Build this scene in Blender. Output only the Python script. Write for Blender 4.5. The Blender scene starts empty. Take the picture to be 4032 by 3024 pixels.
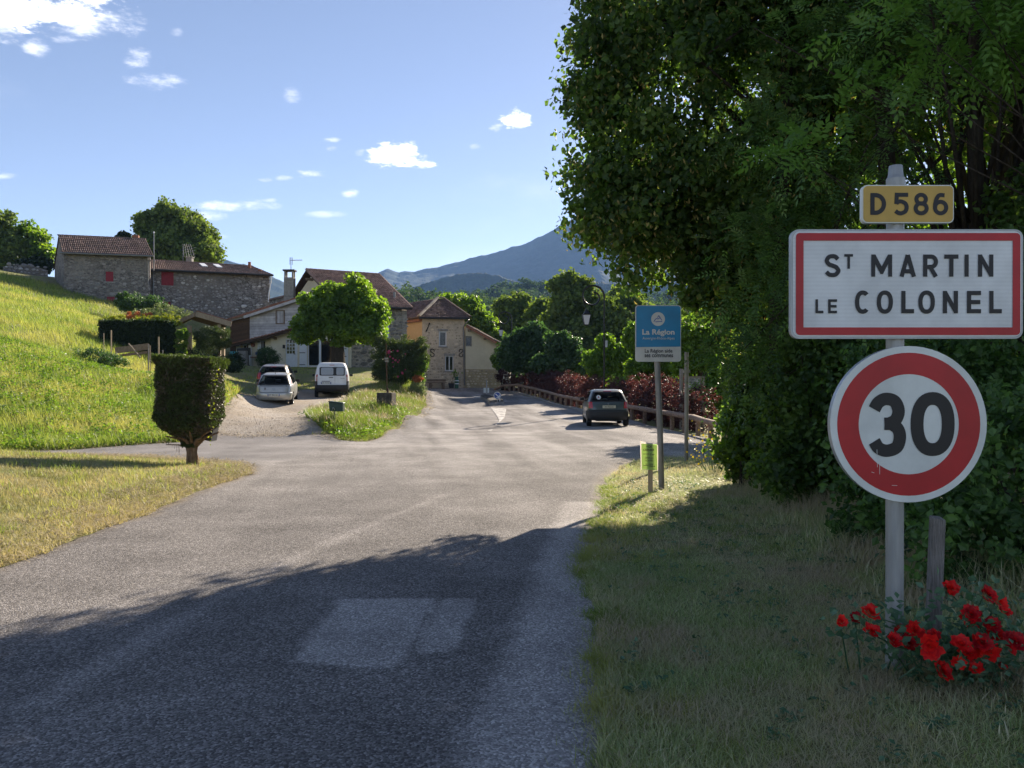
import bpy, math, random
import numpy as np
from mathutils import Vector, Matrix, noise as mnoise

random.seed(7)
RNG = np.random.default_rng(11)
SC = bpy.context.scene
COL = SC.collection
R = math.radians

# ------------------------------------------------------------------ camera
FPX = 3146.0                      # focal length in photo pixels (4032 wide)
CAMZ = 1.6
HOR = 1500.0
cam_data = bpy.data.cameras.new('camera')
cam_data.sensor_width = 36.0
cam_data.lens = 36.0 * FPX / 4032.0
cam_data.clip_start = 0.05
cam_data.clip_end = 20000
cam = bpy.data.objects.new('camera', cam_data)
cam.location = (0, 0, CAMZ)
cam.rotation_euler = (R(90) - math.atan((1512 - HOR) / FPX), 0, 0)
COL.objects.link(cam)
SC.camera = cam

# ------------------------------------------------------------------ sun, sky, exposure
SUN_AZ = math.atan2(0.43, 0.90)   # from +Y towards +X
SUN_EL = R(27)
sd = bpy.data.lights.new('sun', 'SUN')
sd.energy = 3.05
sd.angle = R(0.55)
sd.color = (1.0, 0.87, 0.70)
sun = bpy.data.objects.new('sun', sd)
COL.objects.link(sun)
to_sun = Vector((math.sin(SUN_AZ) * math.cos(SUN_EL), math.cos(SUN_AZ) * math.cos(SUN_EL), math.sin(SUN_EL)))
sun.rotation_euler = to_sun.to_track_quat('Z', 'Y').to_euler()
sun.location = to_sun * 60

SKY_STRENGTH = 0.051
CLOUDS = [  # px, py, half width, half height, strength (a direction in the sky)
    (1562, 612, 125, 58, 1.9), (1640, 650, 85, 22, 1.5), (2020, 468, 62, 48, 1.3), (1960, 500, 34, 20, .9),
    (1232, 684, 66, 20, .8), (905, 812, 170, 26, .75), (820, 850, 80, 26, .6), (1302, 553, 40, 11, .6),
    (1306, 584, 26, 14, .45), (1380, 764, 32, 18, .7), (1418, 602, 26, 18, .45), (1118, 702, 40, 12, .4),
    (1045, 708, 30, 9, .3), (1290, 846, 90, 13, .4), (100, 30, 360, 100, 1.1), (330, 90, 220, 80, .75),
    (20, 115, 90, 60, .75), (148, 186, 60, 42, .55), (262, 156, 70, 26, .45), (410, 120, 60, 24, .35),
    (552, 236, 65, 50, .6), (600, 318, 140, 40, .6), (1152, 370, 40, 34, .3), (12, 692, 60, 14, .5),
    (1870, 574, 32, 14, .35), (1060, 790, 30, 9, .35), (1000, 815, 60, 18, .4), (880, 930, 40, 12, .3),
    (700, 128, 30, 18, .25),
]
def build_world():
    w = bpy.data.worlds.new('World')
    SC.world = w
    w.use_nodes = True
    nt = w.node_tree
    N = nt.nodes; L = nt.links
    N.clear()
    out = N.new('ShaderNodeOutputWorld')
    bg = N.new('ShaderNodeBackground')
    sky = N.new('ShaderNodeTexSky')
    sky.sky_type = 'NISHITA'
    sky.sun_disc = False
    sky.sun_elevation = SUN_EL
    sky.sun_rotation = SUN_AZ
    sky.altitude = 300
    sky.air_density = 0.62
    sky.dust_density = 0.05
    sky.ozone_density = 1.8
    tc = N.new('ShaderNodeTexCoord')
    sep = N.new('ShaderNodeSeparateXYZ')
    L.new(tc.outputs['Generated'], sep.inputs[0])
    def m(op, a, b=None, c=None, clamp=False):
        n = N.new('ShaderNodeMath'); n.operation = op; n.use_clamp = clamp
        for i, v in enumerate((a, b, c)):
            if v is None: continue
            if isinstance(v, (int, float)): n.inputs[i].default_value = v
            else: L.new(v, n.inputs[i])
        return n.outputs[0]
    ysafe = m('MAXIMUM', sep.outputs[1], 0.02)
    u = m('DIVIDE', sep.outputs[0], ysafe)
    v = m('DIVIDE', sep.outputs[2], ysafe)
    mp = N.new('ShaderNodeMapping')
    mp.inputs['Scale'].default_value = (1, 1, 2.6)
    L.new(tc.outputs['Generated'], mp.inputs[0])
    def noise(scale, detail, rough=.6, off=0):
        n = N.new('ShaderNodeTexNoise'); n.inputs['Scale'].default_value = scale
        n.inputs['Detail'].default_value = detail; n.inputs['Roughness'].default_value = rough
        if off:
            mm = N.new('ShaderNodeVectorMath'); mm.operation = 'ADD'; mm.inputs[1].default_value = (off, off, off)
            L.new(mp.outputs[0], mm.inputs[0]); L.new(mm.outputs[0], n.inputs['Vector'])
        else:
            L.new(mp.outputs[0], n.inputs['Vector'])
        return n.outputs[0]
    n1 = noise(30, 9, .70)
    n2 = noise(9, 6, .65, 3.1)
    nn = m('ADD', m('MULTIPLY', m('SUBTRACT', n1, .5), 5.2), m('MULTIPLY', m('SUBTRACT', n2, .5), 2.6))
    total = None
    for (px, py, a, b, s) in CLOUDS:
        du = m('DIVIDE', m('SUBTRACT', u, (px - 2016) / FPX), a / FPX)
        dv = m('DIVIDE', m('SUBTRACT', v, (HOR - py) / FPX), b / FPX)
        r2 = m('ADD', m('MULTIPLY', du, du), m('MULTIPLY', dv, dv))
        val = m('ADD', m('SUBTRACT', 1.0, r2), nn)
        sm = N.new('ShaderNodeMapRange'); sm.interpolation_type = 'SMOOTHSTEP'
        L.new(val, sm.inputs[0]); sm.inputs[1].default_value = 0.0; sm.inputs[2].default_value = 2.4 if s < 1 else 1.1
        g = m('MAXIMUM', m('SUBTRACT', 2.2, r2), 0.0, clamp=False)
        g = m('MINIMUM', g, 1.0)
        k = m('MULTIPLY', m('MULTIPLY', sm.outputs[0], g), min(s * 1.5, 1.8))
        total = k if total is None else m('MAXIMUM', total, k)
    # thin wisps everywhere else in the sky too
    wis = N.new('ShaderNodeMapRange'); wis.interpolation_type = 'SMOOTHSTEP'
    L.new(noise(3.2, 6, .6, 7.7), wis.inputs[0]); wis.inputs[1].default_value = .56; wis.inputs[2].default_value = .85
    total = m('MAXIMUM', total, m('MULTIPLY', wis.outputs[0], .22))
    front = m('GREATER_THAN', sep.outputs[2], 0.0)
    total = m('MULTIPLY', total, front)
    # the whole sky tinted evenly, with the clouds mixed over it
    mixn = N.new('ShaderNodeMix'); mixn.data_type = 'RGBA'
    L.new(m('MINIMUM', total, 1.0), mixn.inputs[0])
    tn = N.new('ShaderNodeMix'); tn.data_type = 'RGBA'; tn.blend_type = 'MULTIPLY'; tn.inputs[0].default_value = 1; tn.inputs[7].default_value = (1.20, .95, .81, 1)
    L.new(sky.outputs[0], tn.inputs[6]); L.new(tn.outputs[2], mixn.inputs[6])
    mixn.inputs[7].default_value = (7.6, 7.6, 7.8, 1)
    L.new(mixn.outputs[2], bg.inputs[0])
    bg.inputs[1].default_value = SKY_STRENGTH
    L.new(bg.outputs[0], out.inputs[0])
build_world()
SC.view_settings.view_transform = 'Standard'
SC.view_settings.look = 'None'
SC.view_settings.gamma = 1
SC.view_settings.use_curve_mapping = False
SC.view_settings.exposure = 2.12
SC.render.engine = 'CYCLES'
SC.cycles.max_bounces = 8
SC.cycles.diffuse_bounces = 4
SC.cycles.glossy_bounces = 3
SC.cycles.transmission_bounces = 4
SC.cycles.transparent_max_bounces = 8
SC.cycles.volume_bounces = 1
SC.cycles.use_denoising = True

# ------------------------------------------------------------------ helpers
def P(px, py, d):
    return Vector(((px - 2016) / FPX * d, d, CAMZ - (py - HOR) / FPX * d))
def XY(px, d):
    return ((px - 2016) / FPX * d, d)
def s2l(c):
    return tuple(((x / 255) / 12.92 if x / 255 <= .04045 else ((x / 255 + .055) / 1.055) ** 2.4) for x in c)

def tag(o, label=None, cat=None, group=None, kind=None):
    if label: o['label'] = label
    if cat: o['category'] = cat
    if group: o['group'] = group
    if kind: o['kind'] = kind
    return o
def thing(name, label, cat, loc=(0, 0, 0), rz=0, group=None):
    o = bpy.data.objects.new(name, None)
    o.empty_display_size = .3
    COL.objects.link(o)
    o.location = loc; o.rotation_euler = (0, 0, rz)
    return tag(o, label, cat, group)
def copy_tree(o, parent=None):
    c = o.copy(); COL.objects.link(c)
    if parent is not None: c.parent = parent
    for ch in list(o.children): copy_tree(ch, c)
    return c
def worldloc(o):
    v = Vector((0, 0, 0))
    while o is not None:
        v += Vector(o.location); o = o.parent
    return v

class MB:
    def __init__(s): s.V = []; s.F = []; s.M = []; s.A = []
    def add(s, vs, fs, m=0, a=None):
        k = len(s.V); s.V.extend([tuple(v) for v in vs])
        a = random.random() if a is None else a
        for f in fs: s.F.append([k + i for i in f]); s.M.append(m); s.A.append(a)
        return s
    def hexa(s, c, m=0, a=None):      # 8 corners: bottom 4 then top 4
        return s.add(c, [(0, 3, 2, 1), (4, 5, 6, 7), (0, 1, 5, 4), (1, 2, 6, 5), (2, 3, 7, 6), (3, 0, 4, 7)], m, a)
    def box(s, x0, x1, y0, y1, z0, z1, m=0, a=None):
        return s.hexa([(x0, y0, z0), (x1, y0, z0), (x1, y1, z0), (x0, y1, z0), (x0, y0, z1), (x1, y0, z1), (x1, y1, z1), (x0, y1, z1)], m, a)
    def fbox(s, fr, a0, a1, b0, b1, c0, c1, m=0, a=None):
        return s.hexa([fr.pt(a0, b0, c0), fr.pt(a1, b0, c0), fr.pt(a1, b0, c1), fr.pt(a0, b0, c1),
                       fr.pt(a0, b1, c0), fr.pt(a1, b1, c0), fr.pt(a1, b1, c1), fr.pt(a0, b1, c1)], m, a)
    def beam(s, p, q, w, h, m=0, up=(0, 0, 1), a=None):
        p = Vector(p); q = Vector(q); d = (q - p).normalized(); up = Vector(up)
        if abs(d.dot(up)) > .98: up = Vector((0, 1, 0))
        x = d.cross(up).normalized() * (w / 2); y = x.cross(d).normalized() * (h / 2)
        return s.hexa([p - x - y, p + x - y, q + x - y, q - x - y, p - x + y, p + x + y, q + x + y, q - x + y], m, a)
    def tube(s, pts, r, n=8, m=0, cap=True, wob=0):
        pts = [Vector(p) for p in pts]
        if not hasattr(r, '__len__'): r = [r] * len(pts)
        k = len(s.V); ref = Vector((0.31, .17, .93)); prev = None
        for i, p in enumerate(pts):
            d = (pts[min(i + 1, len(pts) - 1)] - pts[max(i - 1, 0)]).normalized()
            x = (prev - d * prev.dot(d)) if prev is not None else d.cross(ref)
            if x.length < 1e-4: x = d.cross(Vector((1, 0, 0)))
            x.normalize(); y = d.cross(x); prev = x
            for j in range(n):
                t = 2 * math.pi * j / n
                rr = r[i] * (1 + (random.uniform(-wob, wob) if wob else 0))
                s.V.append(tuple(p + (x * math.cos(t) + y * math.sin(t)) * rr))
        a = random.random()
        for i in range(len(pts) - 1):
            for j in range(n):
                s.F.append([k + i * n + j, k + i * n + (j + 1) % n, k + (i + 1) * n + (j + 1) % n, k + (i + 1) * n + j]); s.M.append(m); s.A.append(a)
        if cap:
            s.F.append([k + j for j in range(n)][::-1]); s.M.append(m); s.A.append(a)
            s.F.append([k + (len(pts) - 1) * n + j for j in range(n)]); s.M.append(m); s.A.append(a)
        return s
    def lathe(s, c, prof, n=16, m=0):  # prof: (r, z)
        k = len(s.V); c = Vector(c)
        for (r, z) in prof:
            for j in range(n):
                t = 2 * math.pi * j / n
                s.V.append((c.x + r * math.cos(t), c.y + r * math.sin(t), c.z + z))
        for i in range(len(prof) - 1):
            for j in range(n):
                s.F.append([k + i * n + j, k + i * n + (j + 1) % n, k + (i + 1) * n + (j + 1) % n, k + (i + 1) * n + j]); s.M.append(m); s.A.append(.5)
        s.F.append([k + j for j in range(n)][::-1]); s.M.append(m); s.A.append(.5)
        s.F.append([k + (len(prof) - 1) * n + j for j in range(n)]); s.M.append(m); s.A.append(.5)
        return s
    def poly(s, pts, thick, n, m=0):    # polygon in 3D extruded by -n*thick
        n = Vector(n).normalized(); k = len(pts)
        pts = [Vector(p) for p in pts]
        vs = pts + [p - n * thick for p in pts]
        fs = [list(range(k)), list(range(2 * k - 1, k - 1, -1))] + [[i, i + k, (i + 1) % k + k, (i + 1) % k] for i in range(k)]
        return s.add(vs, fs, m)
    def build(s, name, mats, parent=None, kind=None, smooth=False, local=False, bevel=0, label=None):
        me = bpy.data.meshes.new(name)
        V = s.V
        if parent is not None and not local:
            w = worldloc(parent); V = [(v[0] - w.x, v[1] - w.y, v[2] - w.z) for v in V]
        me.from_pydata(V, [], s.F)
        if not isinstance(mats, (list, tuple)): mats = [mats]
        for m in mats: me.materials.append(m)
        if len(mats) > 1: me.polygons.foreach_set('material_index', s.M)
        at = me.attributes.new('rnd', 'FLOAT', 'FACE'); at.data.foreach_set('value', s.A)
        if smooth: me.polygons.foreach_set('use_smooth', [True] * len(s.F))
        me.update()
        o = bpy.data.objects.new(name, me); COL.objects.link(o)
        if parent is not None: o.parent = parent
        if kind: o['kind'] = kind
        if label: o['label'] = label
        if smooth == 'auto':
            try: me.set_sharp_from_angle(angle=R(38))
            except Exception: pass
        if bevel:
            b = o.modifiers.new('bevel', 'BEVEL'); b.width = bevel; b.segments = 2; b.limit_method = 'ANGLE'
        return o

class Frame:   # an upright plane: u runs along it, n points out of it
    def __init__(s, pL, pR, z0=0.0):
        s.o = Vector((pL[0], pL[1], z0)); d = Vector((pR[0] - pL[0], pR[1] - pL[1], 0))
        s.len = d.length; s.u = d.normalized(); s.n = Vector((s.u.y, -s.u.x, 0))
    def pt(s, a, b, c=0): return s.o + s.u * a + Vector((0, 0, b)) + s.n * c
    def ab(s, px, py):   # where the photo's pixel meets the plane
        d = Vector(((px - 2016) / FPX, 1, -(py - HOR) / FPX)); c = Vector((0, 0, CAMZ))
        t = (s.o - c).dot(s.n) / d.dot(s.n); q = c + d * t - s.o
        return q.dot(s.u), q.z

def wallmesh(fr, tops, base, ops=(), depth=.22, back=True, mb=None, thick=.4):
    """upright wall with a piecewise linear top and rectangular openings with reveals"""
    mb = mb or MB()
    def top(a):
        for (a0, t0), (a1, t1) in zip(tops[:-1], tops[1:]):
            if a0 - 1e-6 <= a <= a1 + 1e-6: return t0 + (t1 - t0) * (a - a0) / max(a1 - a0, 1e-6)
        return tops[-1][1]
    br = sorted(set([t[0] for t in tops] + [o[0] for o in ops] + [o[1] for o in ops]))
    for a0, a1 in zip(br[:-1], br[1:]):
        if a1 - a0 < 1e-5: continue
        mid = (a0 + a1) / 2
        b = base
        for o in sorted([o for o in ops if o[0] < mid < o[1]], key=lambda o: o[2]):
            mb.add([fr.pt(a0, b), fr.pt(a1, b), fr.pt(a1, o[2]), fr.pt(a0, o[2])], [(0, 1, 2, 3)], a=.5); b = o[3]
        mb.add([fr.pt(a0, b), fr.pt(a1, b), fr.pt(a1, top(a1)), fr.pt(a0, top(a0))], [(0, 1, 2, 3)], a=.5)
    for o in ops:
        c = [fr.pt(o[0], o[2]), fr.pt(o[1], o[2]), fr.pt(o[1], o[3]), fr.pt(o[0], o[3])]
        q = [p - fr.n * depth for p in c]
        mb.add(c + q, [(0, 4, 5, 1), (1, 5, 6, 2), (2, 6, 7, 3), (3, 7, 4, 0)], a=.5)
    if back:
        a0 = tops[0][0]; a1 = tops[-1][0]
        vs = [fr.pt(a0, base, -thick), fr.pt(a1, base, -thick)] + [fr.pt(a, t, -thick) for a, t in reversed(tops)]
        mb.add(vs, [list(range(len(vs)))[::-1]], a=.5)
        for (aa, tt) in (tops[0], tops[-1]):
            mb.add([fr.pt(aa, base), fr.pt(aa, base, -thick), fr.pt(aa, tt, -thick), fr.pt(aa, tt)], [(0, 1, 2, 3)], a=.5)
        for t0, t1 in zip(tops[:-1], tops[1:]):
            mb.add([fr.pt(t0[0], t0[1]), fr.pt(t1[0], t1[1]), fr.pt(t1[0], t1[1], -thick), fr.pt(t0[0], t0[1], -thick)], [(0, 1, 2, 3)], a=.5)
    return mb

def np_mesh(name, V, F, mat, parent=None, rnd=None, kind=None, smooth=False, cols=None):
    """V (n,3), F (m,k) with k = 3 or 4, all numpy"""
    me = bpy.data.meshes.new(name)
    V = np.asarray(V, np.float32); F = np.asarray(F, np.int32)
    if parent is not None:
        w = worldloc(parent); V = V - np.array([w.x, w.y, w.z], np.float32)
    k = F.shape[1]
    me.vertices.add(len(V)); me.vertices.foreach_set('co', V.ravel())
    me.loops.add(F.size); me.loops.foreach_set('vertex_index', F.ravel())
    me.polygons.add(len(F))
    me.polygons.foreach_set('loop_start', np.arange(0, F.size, k, dtype=np.int32))
    me.polygons.foreach_set('use_smooth', np.full(len(F), bool(smooth)))
    if rnd is not None:
        at = me.attributes.new('rnd', 'FLOAT', 'FACE'); at.data.foreach_set('value', np.asarray(rnd, np.float32))
    for cn, cv in (cols or {}).items():
        at = me.attributes.new(cn, 'FLOAT', 'POINT'); at.data.foreach_set('value', np.asarray(cv, np.float32))
    me.update(calc_edges=True)
    me.materials.append(mat)
    o = bpy.data.objects.new(name, me); COL.objects.link(o)
    if parent is not None: o.parent = parent
    if kind: o['kind'] = kind
    return o

# ------------------------------------------------------------------ materials
class NT:
    def __init__(s, name):
        s.m = bpy.data.materials.new(name); s.m.use_nodes = True
        s.nt = s.m.node_tree; s.N = s.nt.nodes; s.L = s.nt.links
        s.N.clear(); s.out = s.N.new('ShaderNodeOutputMaterial')
        s.b = s.N.new('ShaderNodeBsdfPrincipled'); s.L.new(s.b.outputs[0], s.out.inputs[0])
        s.tc = None
    def obj(s):
        if s.tc is None: s.tc = s.N.new('ShaderNodeNewGeometry')
        return s.tc.outputs['Position']
    def lk(s, a, b): s.L.new(a, b)
    def math(s, op, a, b=None, c=None, clamp=False):
        n = s.N.new('ShaderNodeMath'); n.operation = op; n.use_clamp = clamp
        for i, v in enumerate((a, b, c)):
            if v is None: continue
            if isinstance(v, (int, float)): n.inputs[i].default_value = v
            else: s.L.new(v, n.inputs[i])
        return n.outputs[0]
    def map(s, scale=(1, 1, 1), rot=(0, 0, 0), loc=(0, 0, 0), src=None):
        n = s.N.new('ShaderNodeMapping'); n.inputs['Scale'].default_value = scale
        n.inputs['Rotation'].default_value = rot; n.inputs['Location'].default_value = loc
        s.L.new(src or s.obj(), n.inputs[0]); return n.outputs[0]
    def noise(s, scale, detail=4, rough=.55, vec=None, dist=0):
        n = s.N.new('ShaderNodeTexNoise'); n.inputs['Scale'].default_value = scale
        n.inputs['Detail'].default_value = detail; n.inputs['Roughness'].default_value = rough
        n.inputs['Distortion'].default_value = dist
        s.L.new(vec or s.obj(), n.inputs['Vector']); return n.outputs[0]
    def voro(s, scale, feat='F1', vec=None, out='Distance', rnd=1.0):
        n = s.N.new('ShaderNodeTexVoronoi'); n.feature = feat; n.inputs['Scale'].default_value = scale
        n.inputs['Randomness'].default_value = rnd
        s.L.new(vec or s.obj(), n.inputs['Vector']); return n.outputs[out]
    def ramp(s, fac, stops, interp='LINEAR'):
        n = s.N.new('ShaderNodeValToRGB'); n.color_ramp.interpolation = interp
        e = n.color_ramp.elements
        while len(e) > 1: e.remove(e[-1])
        e[0].position = stops[0][0]; c = stops[0][1]; e[0].color = (*c, 1) if hasattr(c, '__len__') else (c, c, c, 1)
        for p, c in stops[1:]:
            q = e.new(p); q.color = (*c, 1) if hasattr(c, '__len__') else (c, c, c, 1)
        s.L.new(fac, n.inputs[0]); return n.outputs[0]
    def mix(s, fac, a, b, mode='MIX'):
        n = s.N.new('ShaderNodeMix'); n.data_type = 'RGBA'; n.blend_type = mode
        for i, v in ((0, fac), (6, a), (7, b)):
            if isinstance(v, (int, float)): n.inputs[i].default_value = v
            elif isinstance(v, tuple): n.inputs[i].default_value = (*v, 1)
            else: s.L.new(v, n.inputs[i])
        return n.outputs[2]
    def attr(s, name, out='Fac'):
        n = s.N.new('ShaderNodeAttribute'); n.attribute_name = name; return n.outputs[out]
    def bump(s, h, strength=.5, dist=.02):
        n = s.N.new('ShaderNodeBump'); n.inputs['Strength'].default_value = strength
        n.inputs['Distance'].default_value = dist; s.L.new(h, n.inputs['Height'])
        s.L.new(n.outputs[0], s.b.inputs['Normal']); return n.outputs[0]
    def set(s, color=None, rough=None, metal=None, spec=None, coat=None):
        for k, v in (('Base Color', color), ('Roughness', rough), ('Metallic', metal), ('Specular IOR Level', spec), ('Coat Weight', coat)):
            if v is None: continue
            if isinstance(v, tuple): s.b.inputs[k].default_value = (*v, 1)
            elif isinstance(v, (int, float)): s.b.inputs[k].default_value = v
            else: s.L.new(v, s.b.inputs[k])
        return s

MAT = {}
def simple(name, col, rough=.6, metal=0, spec=.5, var=.12, nscale=6, bump=0, coat=0):
    t = NT(name)
    n = t.noise(nscale, 5, .6)
    c = t.mix(1.0, tuple(col), t.ramp(n, [(.3, 1 - var), (.7, 1 + var)]), 'MULTIPLY') if var else tuple(col)
    t.set(c, rough, metal, spec, coat)
    if bump: t.bump(n, bump, .01)
    MAT[name] = t.m
    return t.m

def leafmat(name, dark, mid, light, trans, tfac=.35, rough=.5, patch=None):
    t = NT(name)
    r = t.attr('rnd')
    c = t.ramp(r, [(0, dark), (.55, mid), (1, light)])
    if patch is not None:
        sc, lo, hi, pc = patch
        c = t.mix(t.ramp(t.noise(sc, 3, .6), [(lo, 0.0), (hi, 1.0)]), c, pc)
    t.set(c, rough, 0, .35)
    tr = t.N.new('ShaderNodeBsdfTranslucent')
    t.lk(t.mix(1.0, c, tuple(trans), 'MULTIPLY'), tr.inputs[0])
    mx = t.N.new('ShaderNodeMixShader'); mx.inputs[0].default_value = tfac
    t.lk(t.b.outputs[0], mx.inputs[1]); t.lk(tr.outputs[0], mx.inputs[2]); t.lk(mx.outputs[0], t.out.inputs[0])
    MAT[name] = t.m
    return t.m

# ------------------------------------------------------------------ foliage tools
def unit(v): return v / np.maximum(np.linalg.norm(v, axis=1, keepdims=True), 1e-9)
def leaves(pos, outward, L, W, rng, up=.35, jitter=.9, fold=.12, lenvar=.35, droop=0.0):
    """quads (diamond leaves) at pos; outward (n,3) preferred facing"""
    n = len(pos)
    nor = unit(unit(outward) * .8 + rng.normal(size=(n, 3)) * jitter + np.array([0, 0, up]))
    a = unit(np.cross(nor, rng.normal(size=(n, 3))))
    if droop: a = unit(a + np.array([0, 0, -droop]))
    b = unit(np.cross(nor, a))
    l = (L * (1 + rng.uniform(-lenvar, lenvar, n)))[:, None]; w = l * (W / L)
    V = np.empty((n, 4, 3), np.float32)
    V[:, 0] = pos - a * l * .5
    V[:, 1] = pos + b * w * .5 + nor * l * fold
    V[:, 2] = pos + a * l * .5
    V[:, 3] = pos - b * w * .5 + nor * l * fold
    return V.reshape(-1, 3)
def quadfaces(n): return np.arange(n * 4, dtype=np.int32).reshape(-1, 4)

def clumps_in_lobes(lobes, n, rng, shell=(.55, 1.02), zmin=None):
    """clump centres on the skins of ellipsoid lobes; returns centres and outward vectors"""
    w = np.array([r[0] * r[1] + r[1] * r[2] + r[0] * r[2] for c, r in lobes]); w /= w.sum()
    cs = []; os_ = []
    for (c, r), k in zip(lobes, rng.multinomial(n, w)):
        d = unit(rng.normal(size=(k, 3)))
        rad = rng.uniform(shell[0] ** 3, shell[1] ** 3, (k, 1)) ** (1 / 3)
        p = np.array(c) + d * np.array(r) * rad
        cs.append(p); os_.append(d)
    c = np.concatenate(cs); o = np.concatenate(os_)
    if zmin is not None:
        k = c[:, 2] > zmin; c = c[k]; o = o[k]
    return c, o
def crown(lobes, nclump, per, cr, L, W, rng, shell=(.6, 1.02), up=.35, flat=.75, **kw):
    c, o = clumps_in_lobes(lobes, nclump, rng, shell)
    n = len(c) * per
    d = unit(rng.normal(size=(n, 3)))
    rr = (rng.uniform(0, 1, (n, 1)) ** .5)
    cen = np.repeat(c, per, 0); out = np.repeat(o, per, 0)
    scl = np.repeat(rng.uniform(.6, 1.35, (len(c), 1)), per, 0) * cr
    pos = cen + d * rr * scl * np.array([1, 1, flat])
    V = leaves(pos, d * .7 + out * .5, L, W, rng, up=up, **kw)
    base = np.repeat(rng.uniform(0, 1, len(c)), per)
    rnd = np.clip(base * .45 + rng.uniform(0, 1, n) * .55, 0, 1)
    return V, rnd, c
def branchy(mb, base, top, r0, targets, rng, n=8, fork=.55, r1=None):
    """a tapered trunk with limbs reaching to target points"""
    base = Vector(base); top = Vector(top)
    pts = []; rs = []
    for i in range(7):
        t = i / 6
        p = base.lerp(top, t) + Vector((math.sin(t * 5 + base.x) * .04, math.cos(t * 4 + base.y) * .04, 0)) * (r0 * 6) * t
        pts.append(p); rs.append(r0 * (1 - .72 * t) * (1.35 if i == 0 else 1))
    mb.tube(pts, rs, n, wob=.06)
    for tg in targets:
        tg = Vector(tg)
        t = rng.uniform(.25, .95); s = pts[min(6, int(t * 6))]
        mid = s.lerp(tg, .5) + Vector((rng.normal() * .1, rng.normal() * .1, .12)) * (tg - s).length * .5
        rr = r0 * .3 * (1 - .5 * t)
        mb.tube([s, mid, tg], [rr, rr * .6, rr * .2], 5, wob=.05)
def tree(name, label, cat, base, top, r0, lobes, nclump, per, cr, L, W, leaf, bark, rng, group=None, nb=14, shell=(.6, 1.02), **kw):
    t = thing(name, label, cat, base, group=group)
    V, rnd, c = crown(lobes, nclump, per, cr, L, W, rng, shell, **kw)
    mb = MB()
    idx = rng.choice(len(c), min(nb, len(c)), replace=False)
    branchy(mb, base, top, r0, [tuple(x) for x in c[idx]], rng)
    mb.build('trunk', bark, t, smooth=True)
    np_mesh('crown', V, quadfaces(len(V) // 4), leaf, t, rnd, kind='stuff')
    return t
# ------------------------------------------------------------------ the lie of the land
def g(y):   # height of the main road along its length
    return float(np.interp(y, [-30, 0, 15, 30, 40, 50, 60, 69, 80, 110], [0, 0, -.12, -.2, -.08, .14, .55, .92, 1.1, 1.2]))
CP = []
def cp(x, y, z): CP.append((x, y, z))
def cpp(px, py, d): v = P(px, py, d); CP.append((v.x, v.y, v.z))
for y in (-12, -3, 3, 7, 10, 13, 16, 20, 25, 30, 35, 40, 45, 50, 56, 62, 68):
    cp(-4.4, y, g(y)); cp(-1.5, y, g(y)); cp(1.2, y, g(y))
for y in (17, 21, 26, 31, 36): cp(5.2, y, g(y)); cp(-6.5 if y < 20 or y > 40 else -5.2, y, g(y) + (0 if y < 22 else .25))
cp(3.5, 44, g(44)); cp(2, 54, g(54)); cp(.6, 63, g(63)); cp(-1, 67, g(67))
for p in ((6.5, 23, -.25), (6.8, 28, -.3), (6.5, 33, -.3), (5.5, 43, -.2), (4, 54, .1), (2.5, 64, .5), (10, 28, -.6), (12, 45, -.8), (10, 60, -.3),
          (2.2, 4.4, 0), (3, 8, .02), (2.35, 12.5, -.09), (4, 5, .05), (6, 10, .0), (4.5, 14, -.1), (9, 17, -.2), (8, 4, .1), (6, -6, .1), (12, 10, 0),
          # mown mound on the left
          (-6, 6.5, .16), (-6, 8.5, .17), (-5.9, 11.5, .13), (-5.6, 14, -.02), (-6.1, 15.5, -.03), (-8, 12.2, .36), (-8, 9, .38), (-7.0, 14.2, .13), (-9.6, 15, .25), (-11, 12, .6), (-12, 16, .22),
          (-9.2, 17.0, -.02), (-8.2, 18.4, -.12), (-12, 19.2, -.14), (-12, 8, .6), (-14, 2, .8), (-20, -6, 1.2), (-16, 18.6, -.1), (-20, 19.2, -.02),
          (-9.4, 22.5, -.15), (-7, 21, -.15), (-7.6, 24.6, -.15), (-6, 22, -.17),
          # verge that carries the mailbox and the block
          (-6, 27, .22), (-5.2, 33, .47), (-7.1, 29, .3), (-6.3, 41, .62), (-5.6, 50, .8), (-6.8, 50, 1.1), (-7.6, 60, 1.2), (-7.5, 66, 1.0), (-4.5, 69, 1.0), (-1, 70, 1.02), (-9, 68, 1.2),
          (-12, 69, 2.0), (0, 80, 1), (-12, 80, 2.0)):
    cp(*p)
for row in ((0, [(20, 1775), (23, 1640), (27, 1500), (33, 1380), (40, 1280), (50, 1190), (62, 1120), (75, 1062)]),
            (250, [(20.5, 1772), (24, 1650), (28, 1530), (34, 1420), (42, 1320), (52, 1235), (67, 1150)]),
            (600, [(21.8, 1753), (26, 1660), (30, 1590), (36, 1510), (44, 1420), (55, 1330), (69, 1222)]),
            (860, [(24.6, 1716), (30, 1600), (34.5, 1497), (45, 1488), (60, 1450), (72, 1330)]),
            (1000, [(34.6, 1606), (40, 1560), (48, 1520), (60, 1449)]),
            (1100, [(30, 1655), (35.8, 1602), (40, 1565), (46, 1520)]), (1260, [(30, 1650), (36, 1600), (41.5, 1568), (48, 1532)]),
            (1200, [(54, 1475), (60, 1447)]), (1380, [(48, 1525), (56, 1470), (60, 1449)]), (1500, [(50, 1508), (57, 1466), (61, 1452)]),
            (420, [(69, 1190)]), (700, [(73, 1235)]), (1060, [(76, 1250)])):
    for d, py in row[1]: cpp(row[0], py, d)
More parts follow.
